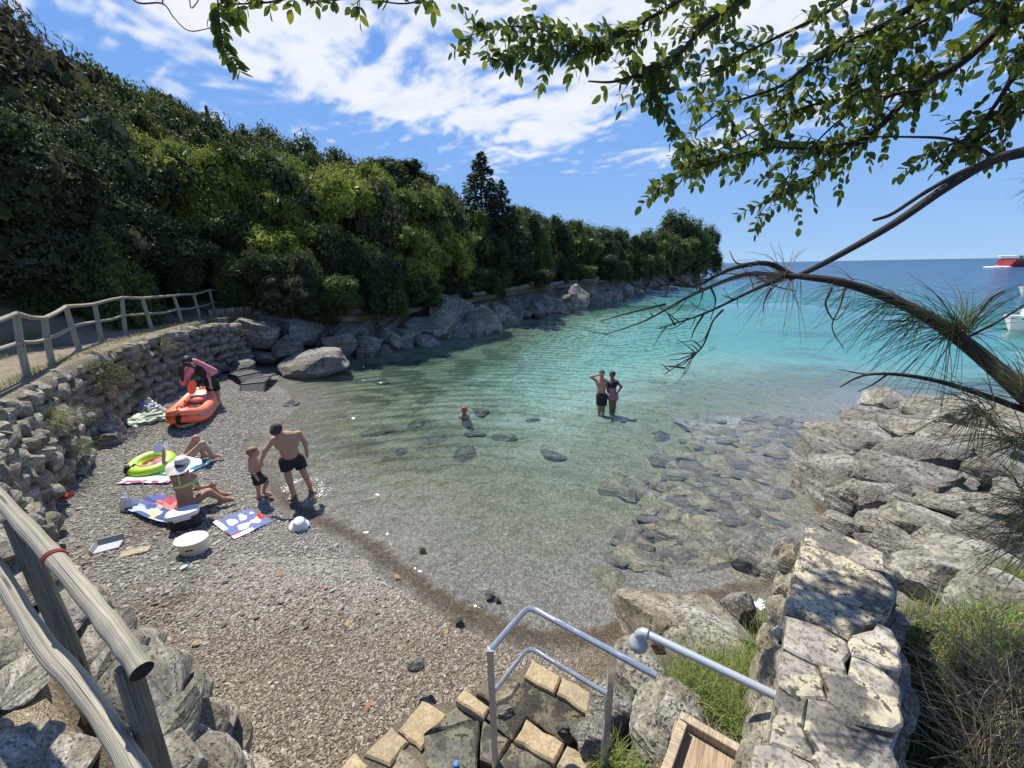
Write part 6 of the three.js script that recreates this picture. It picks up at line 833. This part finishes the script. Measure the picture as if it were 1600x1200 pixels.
  mk(725, 643, 'swimmer with only the auburn head above water', (t, { J, n, rt }, b) => { const hd = V(0, 0.03, 0), h = headBones(hd, rt.clone().multiplyScalar(-0.4).addScaledVector(n, 0.8).add(V(0, 0.3, 0)), V(0, 1, 0), 1.0), ch = V(0, -0.24, 0).addScaledVector(n, -0.12), ls = ch.clone().addScaledVector(rt, -0.12).addScaledVector(n, -0.05), rs = ch.clone().addScaledVector(rt, 0.12).addScaledVector(n, -0.05), pe = ch.clone().addScaledVector(n, -0.5).add(V(0, -0.12, 0)); const e1 = ls.clone().addScaledVector(n, -0.26).add(V(0, -0.06, 0)), e2 = rs.clone().addScaledVector(n, -0.26).add(V(0, -0.06, 0));
    part('body', mesh([...h.bones, [hd.clone().add(V(0, -0.06, 0)), ch, 0.05, 0.09], [ls, rs, 0.06, 0.06, 0.05], [ch, pe, 0.11, 0.1, 0.05], ...limb2(ls, e1, e1.clone().addScaledVector(n, -0.25), [0.045, 0.036, 0.027]), ...limb2(rs, e2, e2.clone().addScaledVector(n, -0.25), [0.045, 0.036, 0.027]), ...limb2(pe, pe.clone().addScaledVector(n, -0.35).add(V(0, -0.1, 0)).addScaledVector(rt, 0.1), pe.clone().addScaledVector(n, -0.6).add(V(0, -0.2, 0)).addScaledVector(rt, 0.1), [0.085, 0.055, 0.04]), ...limb2(pe, pe.clone().addScaledVector(n, -0.35).add(V(0, -0.1, 0)).addScaledVector(rt, -0.1), pe.clone().addScaledVector(n, -0.6).add(V(0, -0.2, 0)).addScaledVector(rt, -0.1), [0.085, 0.055, 0.04])], 0.013), skinMat([0.22, 0.13, 0.095]), t);
    part('hair', hairCap(h, 1.05, [[h.P(0, 0.09, -0.06), h.P(0, 0.11, -0.08), 0.04, 0.03, 0.02]]), std([0.28, 0.1, 0.035], 0.6), t); face(t, h, 1); });
}

// ------------------------------------------------------------------ beach things
const orange = phys([0.86, 0.13, 0.035], 0.38, { clearcoat: 0.25, clearcoatRoughness: 0.4, bumpMap: texFine, bumpScale: 0.002 }), orangeLite = phys([0.86, 0.2, 0.1], 0.4, { clearcoat: 0.25, clearcoatRoughness: 0.4 }), greyFab = std([0.33, 0.33, 0.35], 0.8, { bumpMap: texWeave, bumpScale: 0.003 });
{   // inflatable kayak lying aground: side tubes meeting in raised ends
  const c = gnd(304, 652), a = gnd(289, 672), b = gnd(328, 628), dir = b.clone().sub(a).setY(0).normalize(), side = V(-dir.z, 0, dir.x), K = thing('inflatable_kayak', 'orange inflatable kayak with grey inside lying on the beach', 'kayak', c);
  K.rotation.y = Math.atan2(dir.x, dir.z); K.rotation.order = 'YXZ'; K.rotation.z = 0.1; K.scale.setScalar(0.9); K.position.y += 0.02;
  const L = 1.25, W = 0.36, sideTube = (s, w, y0, r, lift, mat, nm) => { const pts = []; for (let i = 0; i <= 28; i++) { const t = i / 14 - 1, e = Math.abs(t); pts.push(V(s * w * Math.sqrt(Math.max(0, 1 - Math.pow(e, 2.6))) + s * 0.02, y0 + lift * Math.pow(e, 2.4), t * L)); } const m = part(nm, tube(pts, pts.map((_, i) => { const e = Math.abs(i / 14 - 1); return r * (1 - 0.3 * Math.pow(e, 5)); }), 16), mat, K); m.userData.skip = undefined; delete m.userData.skip; return pts; };
  for (const s of [-1, 1]) { sideTube(s, W, 0.16, 0.15, 0.2, orange, 'lower_tube'); const p = sideTube(s, W * 0.97, 0.33, 0.135, 0.24, orangeLite, 'upper_tube'); const q = p.slice(5, 24).map((v) => v.clone().add(V(s * 0.1, -0.07, 0))); part('grab_line', tube(q, 0.014, 6), std([0.08, 0.08, 0.09], 0.7), K); part('grey_trim', tube(p.slice(3, 26).map((v) => v.clone().add(V(s * 0.115, -0.09, 0))), 0.035, 8), greyFab, K); }
  const fl = new THREE.Shape(); for (let i = 0; i <= 40; i++) { const a = i / 40 * 6.2832; fl.lineTo(Math.cos(a) * 0.34, Math.sin(a) * 1.1); } const fg = new THREE.ExtrudeGeometry(fl, { depth: 0.05, bevelEnabled: true, bevelSize: 0.02, bevelThickness: 0.02, bevelSegments: 2 }); fg.rotateX(-Math.PI / 2); part('floor', fg, greyFab, K).position.y = 0.06;
  const deck = (z, mat) => { const g = new THREE.SphereGeometry(1, 24, 12, 0, 6.2832, 0, 1.5708); g.scale(0.36, 0.16, 0.42); const m = part('end_deck', g, mat, K); m.position.set(0, 0.42, z); m.rotation.x = z < 0 ? 0.28 : -0.28; }; deck(-0.86, orangeLite); deck(0.86, orangeLite);
  const seat = rbox(0.46, 0.14, 0.36, 0.04), s1 = part('seat', seat, std([0.045, 0.045, 0.05], 0.8, { bumpMap: texWeave, bumpScale: 0.003 }), K); s1.position.set(0, 0.13, 0.35); const sb = part('backrest', rbox(0.44, 0.36, 0.08, 0.03), greyFab, K); sb.position.set(0, 0.2, 0.58); sb.rotation.x = 0.25;
  const tw = part('cream_cushion', rbox(0.42, 0.1, 0.34, 0.04), std([0.7, 0.62, 0.5], 0.9, { bumpMap: texWeave, bumpScale: 0.003 }), K); tw.position.set(0, 0.26, -0.3); const cu = part('orange_cushion', rbox(0.4, 0.09, 0.3, 0.035), orangeLite, K); cu.position.set(0, 0.26, 0.05);
  const st = []; for (let i = 0; i <= 24; i++) { const a = i / 24 * 3.3 - 0.1; st.push(V(0.02, 0.42 - 0.2 * (1 - Math.cos(a)) + 0.16, -0.86 - 0.42 * Math.sin(a) - 0.14 * (i / 24))); } part('bow_strap', (() => { const g = []; for (let k = -2; k <= 2; k++) g.push(tube(st.map((v) => v.clone().add(V(k * 0.014, 0, 0))), 0.012, 5)); return mergeGeometries(g); })(), std([0.015, 0.015, 0.018], 0.7), K);
  for (const z of [-1.2, 1.2]) { const h = new THREE.TorusGeometry(0.06, 0.014, 8, 18); const m = part('carry_handle', h, std([0.02, 0.02, 0.02], 0.6), K); m.position.set(0, 0.66, z * 0.94); }
}
{   // lime swim ring
  const p = gnd(240, 733), r = thing('swim_ring', 'lime green inflatable swim ring leaning on the towel', 'swim ring', p.clone().add(V(0, 0.13, 0))), g = new THREE.TorusGeometry(0.3, 0.115, 20, 44); g.rotateX(Math.PI / 2); part('tube', g, phys([0.5, 0.86, 0.05], 0.3, { clearcoat: 0.4, transmission: 0.15, thickness: 0 }), r); const b = new THREE.CylinderGeometry(0.012, 0.016, 0.03, 10); part('valve', b, std([0.8, 0.8, 0.8], 0.4), r).position.set(0.28, 0.12, 0.05); const sm = new THREE.TorusGeometry(0.413, 0.005, 6, 60); sm.rotateX(Math.PI / 2); part('seam', sm, std([0.35, 0.62, 0.05], 0.4), r); const y = new THREE.TorusGeometry(0.21, 0.05, 12, 40); y.rotateX(Math.PI / 2); part('yellow_inner_band', y, phys([0.85, 0.62, 0.06], 0.35, { clearcoat: 0.3 }), r); r.rotation.set(0.16, 0, -0.1);
}
function cloth(name, label, corners, fn, wrinkle = 0.02, seed = 1, hang = 0) {   // towel on the ground: four corners, own print
  const n = 34, pos = [], uv = [], idx = [], P = corners.map(([x, y]) => gnd(x, y));
  for (let j = 0; j <= n; j++) for (let i = 0; i <= n; i++) { const u = i / n, v = j / n, p = P[0].clone().lerp(P[1], u).lerp(P[3].clone().lerp(P[2], u), v); p.x += 0.03 * (noise3(u * 4, v * 4, seed) - 0.5); p.z += 0.03 * (noise3(u * 4, v * 4, seed + 9) - 0.5); const fold = fbm(u * 3 + seed, v * 3, seed, 3); p.y = groundY(p.x, p.z) + 0.022 + wrinkle * (fold + Math.abs(noise3(u * 6, v * 2.5, seed + 4) - 0.5) * 1.5); pos.push(p.x, p.y, p.z); uv.push(u, v); }
  for (let j = 0; j < n; j++) for (let i = 0; i < n; i++) { const a = j * (n + 1) + i, b = a + n + 1; idx.push(a, b, a + 1, a + 1, b, b + 1); }
  const top = new THREE.BufferGeometry(); top.setAttribute('position', new THREE.Float32BufferAttribute(pos, 3)); top.setAttribute('uv', new THREE.Float32BufferAttribute(uv, 2)); top.setIndex(idx); top.computeVertexNormals();
  const bot = top.clone(); bot.translate(0, -0.014, 0); bot.setIndex(idx.slice().reverse()); bot.computeVertexNormals(); const edge = []; const ring = []; for (let i = 0; i <= n; i++) ring.push(i); for (let j = 1; j <= n; j++) ring.push(j * (n + 1) + n); for (let i = n - 1; i >= 0; i--) ring.push(n * (n + 1) + i); for (let j = n - 1; j >= 0; j--) ring.push(j * (n + 1));
  const ep = [], eu = []; for (let k = 0; k < ring.length - 1; k++) { const a = ring[k] * 3, b = ring[k + 1] * 3, A = pos.slice(a, a + 3), B = pos.slice(b, b + 3), dn = (q) => [q[0], q[1] - 0.014, q[2]]; for (const q of [A, B, dn(A), dn(A), B, dn(B)]) ep.push(...q); for (const q of [ring[k], ring[k + 1], ring[k], ring[k], ring[k + 1], ring[k + 1]]) eu.push(uv[q * 2], uv[q * 2 + 1]); }
  const eg = new THREE.BufferGeometry(); eg.setAttribute('position', new THREE.Float32BufferAttribute(ep, 3)); eg.setAttribute('uv', new THREE.Float32BufferAttribute(eu, 2)); eg.computeVertexNormals();
  return solo(name, mergeGeometries([top.toNonIndexed(), bot.toNonIndexed(), eg]), std([1, 1, 1], 0.95, { map: tex(128, fn, true), bumpMap: rep(texWeave, 6), bumpScale: 0.002, side: THREE.DoubleSide }), label, 'towel');
}
const blob = (u, v, x, y, r, s) => Math.hypot(u - x, v - y) < r * (0.35 + 1.3 * noise3(u * 8, v * 8, s));
cloth('striped_towel', 'white, green and pink striped towel under the lime ring', [[183, 757], [262, 757], [332, 724], [255, 716]], (u, v) => { const w = 0.06 * (noise3(u * 5, v * 5, 2) - 0.5); const q = v * 0.0 + v + w; return v < 0.1 ? (noise3(u * 14, v * 14, 4) > 0.5 ? [0.6, 0.32, 0.45] : [0.85, 0.78, 0.81]) : q < 0.24 ? [0.93, 0.87, 0.86] : q < 0.36 ? [0.2, 0.55, 0.38] : q < 0.56 ? [0.93, 0.94, 0.93] : q < 0.7 ? [0.12, 0.5, 0.56] : q < 0.9 ? [0.92, 0.95, 0.94] : [0.1, 0.52, 0.6]; }, 0.02, 3);
cloth('patchwork_towel', 'rumpled blue and coral towel beside the seated woman', [[193, 800], [252, 776], [300, 795], [262, 826]], (u, v) => { if (u > 0.5 && v > 0.3) return u > 0.72 && v < 0.6 ? [0.66, 0.27, 0.33] : [0.82, 0.48, 0.44]; if (u > 0.35 && v <= 0.45) return [0.33, 0.37, 0.56]; if (blob(u, v, 0.25, 0.6, 0.14, 3)) return [0.9, 0.75, 0.6]; return noise3(u * 6, v * 6, 8) > 0.55 ? [0.68, 0.72, 0.78] : [0.26, 0.36, 0.53]; }, 0.07, 11);
cloth('shell_towel', 'blue towel with white shell print and red corners near the bucket', [[333, 818], [390, 797], [427, 816], [368, 844]], (u, v) => { if (u < 0.12 && v < 0.5 || v > 0.86 && u < 0.5) return [0.93, 0.9, 0.86]; if (u < 0.2 && v > 0.8 || u > 0.88 && v > 0.4 && v < 0.7) return [0.75, 0.12, 0.18]; for (const [x, y, r] of [[0.3, 0.32, 0.12], [0.62, 0.28, 0.13], [0.42, 0.66, 0.14], [0.78, 0.66, 0.12], [0.9, 0.25, 0.07]]) if (blob(u, v, x, y, r, 5)) return [0.93, 0.92, 0.9]; return [0.4, 0.44, 0.6]; }, 0.015, 21);
{   // tarpaulin by the wall, plastic bag, cap, tray, litter
  rnd = seeded(71);
  const heap = (name, label, cat, px, py, w, h, d, mat, seed, folds = 4, turn = 0) => { const g0 = new THREE.SphereGeometry(1, 36, 20, 0, 6.2832, 0, 1.62), p = g0.attributes.position; for (let i = 0; i < p.count; i++) { const x = p.getX(i), y = p.getY(i), z = p.getZ(i), f = 1 + 0.5 * (Math.abs(noise3(x * folds * 0.6 + seed, y * 2, z * folds * 0.6) - 0.5) * 2 - 0.4) + 0.25 * (noise3(x * folds * 2 + seed, y * 3, z * folds * 2) - 0.5); p.setXYZ(i, x * w * f, y * h * f * (0.75 + 0.5 * noise3(x * 2 + seed, 1, z * 2)), z * d * f); } g0.computeVertexNormals(); const m = solo(name, g0, mat, label, cat); m.position.copy(gnd(px, py)); m.rotation.y = turn; return m; };
  heap('green_tarpaulin', 'crumpled pale green tarpaulin at the foot of the wall', 'tarpaulin', 226, 658, 0.62, 0.2, 0.4, std([0.3, 0.36, 0.26], 0.6, { side: THREE.DoubleSide }), 3, 6, 0.5);
  heap('grey_sheet', 'crumpled grey plastic sheet lying on the tarpaulin', 'sheet', 233, 645, 0.42, 0.32, 0.3, phys([0.4, 0.41, 0.42], 0.35, { side: THREE.DoubleSide }), 8, 6);
  heap('plastic_bag', 'crumpled white plastic bag at the left end of the blue towel', 'bag', 204, 795, 0.13, 0.26, 0.11, phys([0.75, 0.76, 0.78], 0.35, { transmission: 0.25, thickness: 0, side: THREE.DoubleSide }), 5, 5);
  heap('red_cloth', 'small red rag by the wall foot', 'cloth', 103, 777, 0.09, 0.08, 0.09, std([0.5, 0.06, 0.03], 0.9, { side: THREE.DoubleSide }), 12, 5);
  heap('white_rag', 'white rag lying among the rocks below the stone wall', 'cloth', 1192, 948, 0.1, 0.06, 0.08, std([0.72, 0.76, 0.8], 0.8, { side: THREE.DoubleSide }), 14, 5);
  const hat = thing('white_bucket_hat', 'white bucket hat with a dark patch lying by the water', 'hat', gnd(469, 826).add(V(0, 0.1, 0))), pr = [[0.001, 0.1], [0.07, 0.098], [0.088, 0.08], [0.1, 0.0], [0.155, -0.05], [0.153, -0.055], [0.096, -0.006], [0.084, 0.074]].map((q) => new THREE.Vector2(...q)), hg = new THREE.LatheGeometry(pr, 28), hp = hg.attributes.position; for (let i = 0; i < hp.count; i++) { const a = Math.atan2(hp.getZ(i), hp.getX(i)), r = Math.hypot(hp.getX(i), hp.getZ(i)); if (r > 0.1) hp.setY(i, hp.getY(i) + 0.04 * Math.sin(a * 3) * (r - 0.1) * 12); } hg.computeVertexNormals(); part('hat_body', hg, std([0.74, 0.74, 0.71], 0.85, { side: THREE.DoubleSide, bumpMap: texWeave, bumpScale: 0.002 }), hat); const pa = new THREE.SphereGeometry(0.096, 16, 10, 0.4, 1.8, 0.7, 0.7); const pm = part('dark_patch', pa, std([0.05, 0.05, 0.055], 0.8, { side: THREE.DoubleSide }), hat); pm.position.y = 0.012; hat.rotation.set(0.55, 0.4, -0.35);
  const tr = thing('grey_tray', 'folded grey plastic tray on the beach near the fence', 'tray', gnd(170, 856)), gm = std([0.3, 0.31, 0.32], 0.5); const bp = part('base', rbox(0.3, 0.03, 0.22, 0.008), gm, tr); const w1 = part('side', rbox(0.3, 0.1, 0.015, 0.004), gm, tr); w1.position.set(0, 0.02, -0.1); w1.rotation.x = -0.5; const w2 = part('side', rbox(0.015, 0.08, 0.2, 0.004), gm, tr); w2.position.set(-0.14, 0.02, 0); w2.rotation.z = 0.4; tr.rotation.y = 0.5;
  const fs = solo('flat_beige_slab', rbox(0.36, 0.025, 0.14, 0.008, 0.03, 4), std([0.5, 0.42, 0.32], 0.9, { map: texSand }), 'thin flat beige slab lying on the shingle', 'stone'); fs.position.copy(gnd(212, 863)); fs.rotation.y = 0.45;
  const cp = solo('green_plastic_lid', new THREE.CylinderGeometry(0.045, 0.05, 0.018, 24), std([0.4, 0.55, 0.5], 0.4), 'pale green plastic lid lying on the shingle', 'lid'); cp.position.copy(gnd(288, 889)).add(V(0, 0.03, 0)); cp.rotation.z = 0.2;
  const bl = solo('blue_cap', new THREE.LatheGeometry([[0, 0.02], [0.014, 0.02], [0.017, 0.014], [0.017, 0], [0.013, 0], [0.013, 0.012], [0, 0.014]].map((q) => new THREE.Vector2(...q)), 20), std([0.05, 0.16, 0.5], 0.7), 'bright blue bottle cap on the steps at the lower edge', 'bottle cap'); bl.position.copy(atY(713, 1196, 0.76)).add(V(0, 0.002, 0)); bl.scale.setScalar(1.2);
  const pc = solo('paper_scrap', rbox(0.05, 0.004, 0.12, 0.001), std([0.6, 0.68, 0.78], 0.8), 'pale blue paper scrap stuck to the left side of the stone wall', 'paper'); pc.position.copy(atY(1221, 990, 2.0)); pc.rotation.set(1.3, 0.8, 0.2);
  rnd = seeded(73); for (let i = 0; i < 9; i++) { const sp = [[625, 905], [506, 923], [580, 1100], [850, 1165], [300, 1010], [545, 970], [640, 1010], [700, 985], [430, 900], [480, 1070], [350, 940], [600, 1060], [520, 1150], [420, 1000], [850, 982], [690, 1085]][i], m = solo('dead_leaf', leafShapes[i % 3], std(pick([[0.32, 0.13, 0.055], [0.28, 0.14, 0.06], [0.36, 0.22, 0.09]]), 0.8, { side: THREE.DoubleSide }), 'single orange-brown dead leaf lying on the shingle', 'leaf', 'dead leaves on the shingle'), p = gnd(...sp); m.position.copy(p).add(V(0, 0.03, 0)); m.rotation.set(-1.3 + R(-0.2, 0.2), R(-0.3, 0.3), R(0, 6.28)); m.scale.setScalar(R(0.06, 0.1)); }
}
{   // cooler bag and bucket
  const p = gnd(292, 822), b = thing('cooler_bag', 'black cooler bag with a white lid behind the seated woman', 'bag', p), bk = std([0.012, 0.012, 0.015], 0.7, { bumpMap: texWeave, bumpScale: 0.002 }), sh = (w, d) => { const s = new THREE.Shape(); for (let i = 0; i <= 40; i++) { const a = i / 40 * 6.2832, k = 4, c = Math.cos(a), n = Math.sin(a); s.lineTo(Math.sign(c) * Math.pow(Math.abs(c), 2 / k) * w / 2, Math.sign(n) * Math.pow(Math.abs(n), 2 / k) * d / 2); } return s; };
  const bodyG = new THREE.ExtrudeGeometry(sh(0.46, 0.28), { depth: 0.24, bevelEnabled: true, bevelSize: 0.012, bevelThickness: 0.015, bevelSegments: 2 }); bodyG.rotateX(-Math.PI / 2); part('body', boxUV(bodyG), bk, b).position.y = 0.015; const lid = new THREE.ExtrudeGeometry(sh(0.47, 0.29), { depth: 0.03, bevelEnabled: true, bevelSize: 0.02, bevelThickness: 0.03, bevelSegments: 4 }); lid.rotateX(-Math.PI / 2); const lm = part('lid', lid, std([0.68, 0.69, 0.7], 0.6), b); lm.position.y = 0.29; const fp = new THREE.BoxGeometry(0.3, 0.09, 0.012); const f = part('white_flap', rbox(0.26, 0.06, 0.014, 0.004), std([0.62, 0.63, 0.65], 0.6), b); f.position.set(0, 0.215, 0.158);
  const hd = []; for (let i = 0; i <= 16; i++) { const a = i / 16 * Math.PI; hd.push(V(Math.cos(a) * 0.05 + 0.25, 0.1 + Math.sin(a) * 0.14, 0.02)); } part('strap', tube(hd, 0.012, 8), bk, b); const z = tube([V(-0.21, 0.262, 0.157), V(0.21, 0.262, 0.157)], 0.006, 6); part('zip', z, std([0.3, 0.3, 0.3], 0.5), b); b.rotation.y = 0.55; b.scale.setScalar(0.86);
  const q = gnd(304, 860), c = thing('cream_tub', 'cream plastic tub with a lid standing on the shingle', 'tub', q), cream = phys([0.68, 0.62, 0.45], 0.5, { clearcoat: 0.1 }), oval = (g) => { g.scale(1.15, 1, 0.9); return g; };
  part('body', oval(new THREE.LatheGeometry([[0, 0], [0.155, 0], [0.165, 0.01], [0.175, 0.17], [0.185, 0.175], [0.185, 0.19], [0.17, 0.19]].map((v) => new THREE.Vector2(...v)), 40)), cream, c); part('lid', oval(new THREE.LatheGeometry([[0.196, 0.182], [0.2, 0.19], [0.2, 0.212], [0.19, 0.222], [0.17, 0.222], [0.165, 0.214], [0, 0.218]].map((v) => new THREE.Vector2(...v)), 40)), cream, c); const sl = part('handle_slot', rbox(0.09, 0.026, 0.02, 0.006), std([0.03, 0.03, 0.025], 0.8), c); sl.position.set(0.06, 0.1, 0.142); sl.rotation.y = 0.3;
}
{   // two folded loungers by the rocks
  const fr = std([0.03, 0.03, 0.035], 0.5, { metalness: 0.3 }), fab = std([0.035, 0.035, 0.04], 0.85, { bumpMap: texWeave, bumpScale: 0.003, side: THREE.DoubleSide });
  const lounger = (px, py, turn, label, open) => { const l = thing('folding_lounger', label, 'lounger', gnd(px, py), 'folding loungers by the rocks'), w = 0.62, L1 = 0.75; const fr1 = (len, nm) => { const g = new THREE.Group(); const s = (x) => tube([V(x, 0, 0), V(x, 0, len)], 0.018, 8), e = (z) => tube([V(-w / 2, 0, z), V(w / 2, 0, z)], 0.018, 8); const f = part(nm, mergeGeometries([s(-w / 2), s(w / 2), e(0), e(len)]), fr, l), c = part('fabric', rbox(w - 0.04, 0.012, len - 0.04, 0.003), fab, f); c.position.set(0, 0, len / 2); return f; }; const a = fr1(L1, 'seat_frame'); a.position.y = 0.2; a.rotation.x = -0.05; const b = fr1(0.7, 'back_frame'); b.position.set(0, 0.22, 0); b.rotation.set(-open, Math.PI, 0); const c = fr1(0.4, 'foot_frame'); c.position.set(0, 0.22, L1); c.rotation.x = 0.5; for (const z of [0.15, 0.65]) part('leg', tube([V(-w / 2, 0.2, z), V(-w / 2 - 0.02, 0, z + 0.1), V(w / 2 + 0.02, 0, z + 0.1), V(w / 2, 0.2, z)], 0.016, 8), fr, l); l.rotation.y = turn; l.scale.setScalar(1.25); return l; };
  lounger(378, 590, 0.9, 'dark folding lounger with its back raised beside the rocks', 0.9); lounger(408, 600, 0.35, 'dark folding lounger lying flat next to the water edge', 0.15);
}
// ------------------------------------------------------------------ boats
function hull(L, B, D, bow, mat, parent, name, sheer = 0.2) {   // bow towards +x, waterline at y = 0
  const n = 30, m = 8, pos = [], idx = [];
  for (let i = 0; i <= n; i++) { const t = i / n, x = (t - 0.5) * L, wd = B / 2 * (t > 0.6 ? Math.sqrt(Math.max(0, 1 - ((t - 0.6) / 0.4) ** 2)) : 1 - 0.1 * (0.6 - t)), top = D * (0.62 + sheer * t * t); for (let j = 0; j <= m; j++) { const a = j / m, k = Math.pow(a, 0.55); pos.push(x + bow * a * t * t, -D * 0.3 + (top + D * 0.3) * a, wd * k); } }
  const half = pos.length / 3; for (let i = 0; i < half; i++) pos.push(pos[i * 3], pos[i * 3 + 1], -pos[i * 3 + 2]);
  for (let i = 0; i < n; i++) for (let j = 0; j < m; j++) { const a = i * (m + 1) + j, b = a + m + 1; idx.push(a, b, a + 1, a + 1, b, b + 1, a + half, a + 1 + half, b + half, a + 1 + half, b + 1 + half, b + half); }
  for (let i = 0; i < n; i++) { const a = i * (m + 1) + m, b = a + m + 1; idx.push(a, b, a + half, b, b + half, a + half); } for (let j = 0; j < m; j++) idx.push(j, j + 1, j + half, j + 1, j + 1 + half, j + half);
  const g = new THREE.BufferGeometry(); g.setAttribute('position', new THREE.Float32BufferAttribute(pos, 3)); g.setIndex(idx); return part(name, toCreasedNormals(g, 0.6), Object.assign(mat, { side: THREE.DoubleSide }), parent);
}
{
  const white = phys([0.78, 0.78, 0.76], 0.35, { clearcoat: 0.3 }), glass = std([0.02, 0.03, 0.04], 0.1), red = std([0.42, 0.03, 0.04], 0.5), steel = std([0.6, 0.6, 0.6], 0.3, { metalness: 0.8 });
  { const p = atY(1560, 417, 0), f = thing('red_ferry', 'red and white ferry steaming on the horizon at the right edge', 'ship', p.clone().setY(0)); const L = 34; hull(L, 7, 3.6, 1.5, red, f, 'hull', 0.1); part('bulwark', rbox(L * 0.9, 1.4, 6.6, 0.1), std([0.22, 0.045, 0.05], 0.6), f).position.set(-1, 2.2, 0); part('upper_deck', rbox(L * 0.86, 1.2, 6.4, 0.15), white, f).position.set(-1, 3.6, 0); part('roof_deck', rbox(L * 0.96, 0.25, 6.9, 0.08), white, f).position.set(-0.6, 4.8, 0); part('wheelhouse', rbox(7, 2.4, 4.6, 0.2), white, f).position.set(7, 5.05, 0); for (let i = 0; i < 12; i++) { const w = part('window', rbox(1.5, 0.75, 6.46, 0.05), glass, f); w.position.set(-14 + i * 2.3, 3.85, 0); } part('bridge_window', rbox(6.2, 0.9, 4.7, 0.06), glass, f).position.set(7.2, 6.1, 0); part('mast', tube([V(6, 7.4, 0), V(5.6, 10, 0)], 0.12, 8), white, f); part('funnel', rbox(2.4, 1.8, 2, 0.3), red, f).position.set(-3, 5.05, 0); f.position.add(V(15.4, 0, 2)); f.rotation.y = 0.06;
    const wk = solo('ship_wake', (() => { const g = new THREE.SphereGeometry(1, 24, 12), q = g.attributes.position; for (let i = 0; i < q.count; i++) { const k = 0.7 + 0.6 * noise3(q.getX(i) * 4, q.getY(i) * 3, q.getZ(i) * 4); q.setXYZ(i, q.getX(i) * 6 * k, q.getY(i) * 0.5 * k, q.getZ(i) * 1.6 * k); } g.computeVertexNormals(); return g; })(), std([0.8, 0.82, 0.84], 0.8), 'white wake foaming behind the ferry', 'wake'); wk.position.copy(atY(1559, 417.5, 0)); wk.userData.kind = 'stuff'; }
  const boat = (px, py, s, turn, label, off) => { const b = thing('motor_boat', label, 'boat', atY(px, py, 0).setY(0).add(off)); hull(5.2, 2, 1.1, 0.5, white, b, 'hull', 0.25); const st = tube(Array.from({ length: 22 }, (_, i) => { const t = i / 21, x = (t - 0.5) * 5.2; const wd = 1.03 * (t > 0.6 ? Math.sqrt(Math.max(0, 1 - ((t - 0.6) / 0.4) ** 2)) : 1 - 0.1 * (0.6 - t)); return V(x + 0.4 * t * t, 1.1 * (0.5 + 0.22 * t * t), wd); }), 0.045, 6), s2 = st.clone(); s2.scale(1, 1, -1); part('red_stripe', mergeGeometries([st, s2]), red, b); const k = part('keel_paint', rbox(4, 0.16, 1.7, 0.05), std([0.02, 0.03, 0.05], 0.6), b); k.position.set(-0.2, -0.08, 0); part('cabin', rbox(1.8, 0.65, 1.5, 0.15), white, b).position.set(0.1, 0.66, 0); part('windscreen', rbox(1.5, 0.36, 1.52, 0.06), glass, b).position.set(0.2, 0.88, 0); part('bow_rail', tube([V(0.9, 0.75, 0.75), V(1.2, 1.15, 0.75), V(2.3, 1.25, 0), V(1.2, 1.15, -0.75), V(0.9, 0.75, -0.75)], 0.02, 6), steel, b); part('outboard_motor', rbox(0.35, 0.8, 0.4, 0.08), std([0.03, 0.03, 0.035], 0.4), b).position.set(-2.8, 0.1, 0); b.rotation.y = turn; b.scale.setScalar(s); return b; };
  boat(1588, 516, 1, Math.PI + 0.15, 'white motor boat with a red stripe, its bow entering at right', V(2.05, 0, -0.2)); boat(1594, 460, 1, Math.PI + 0.3, 'small white motor boat farther out at the right edge', V(2.4, 0, -0.4));
}

scene.traverse((o) => { if (o.isMesh) { o.castShadow = true; o.receiveShadow = true; } });
renderer.render(scene, camera);
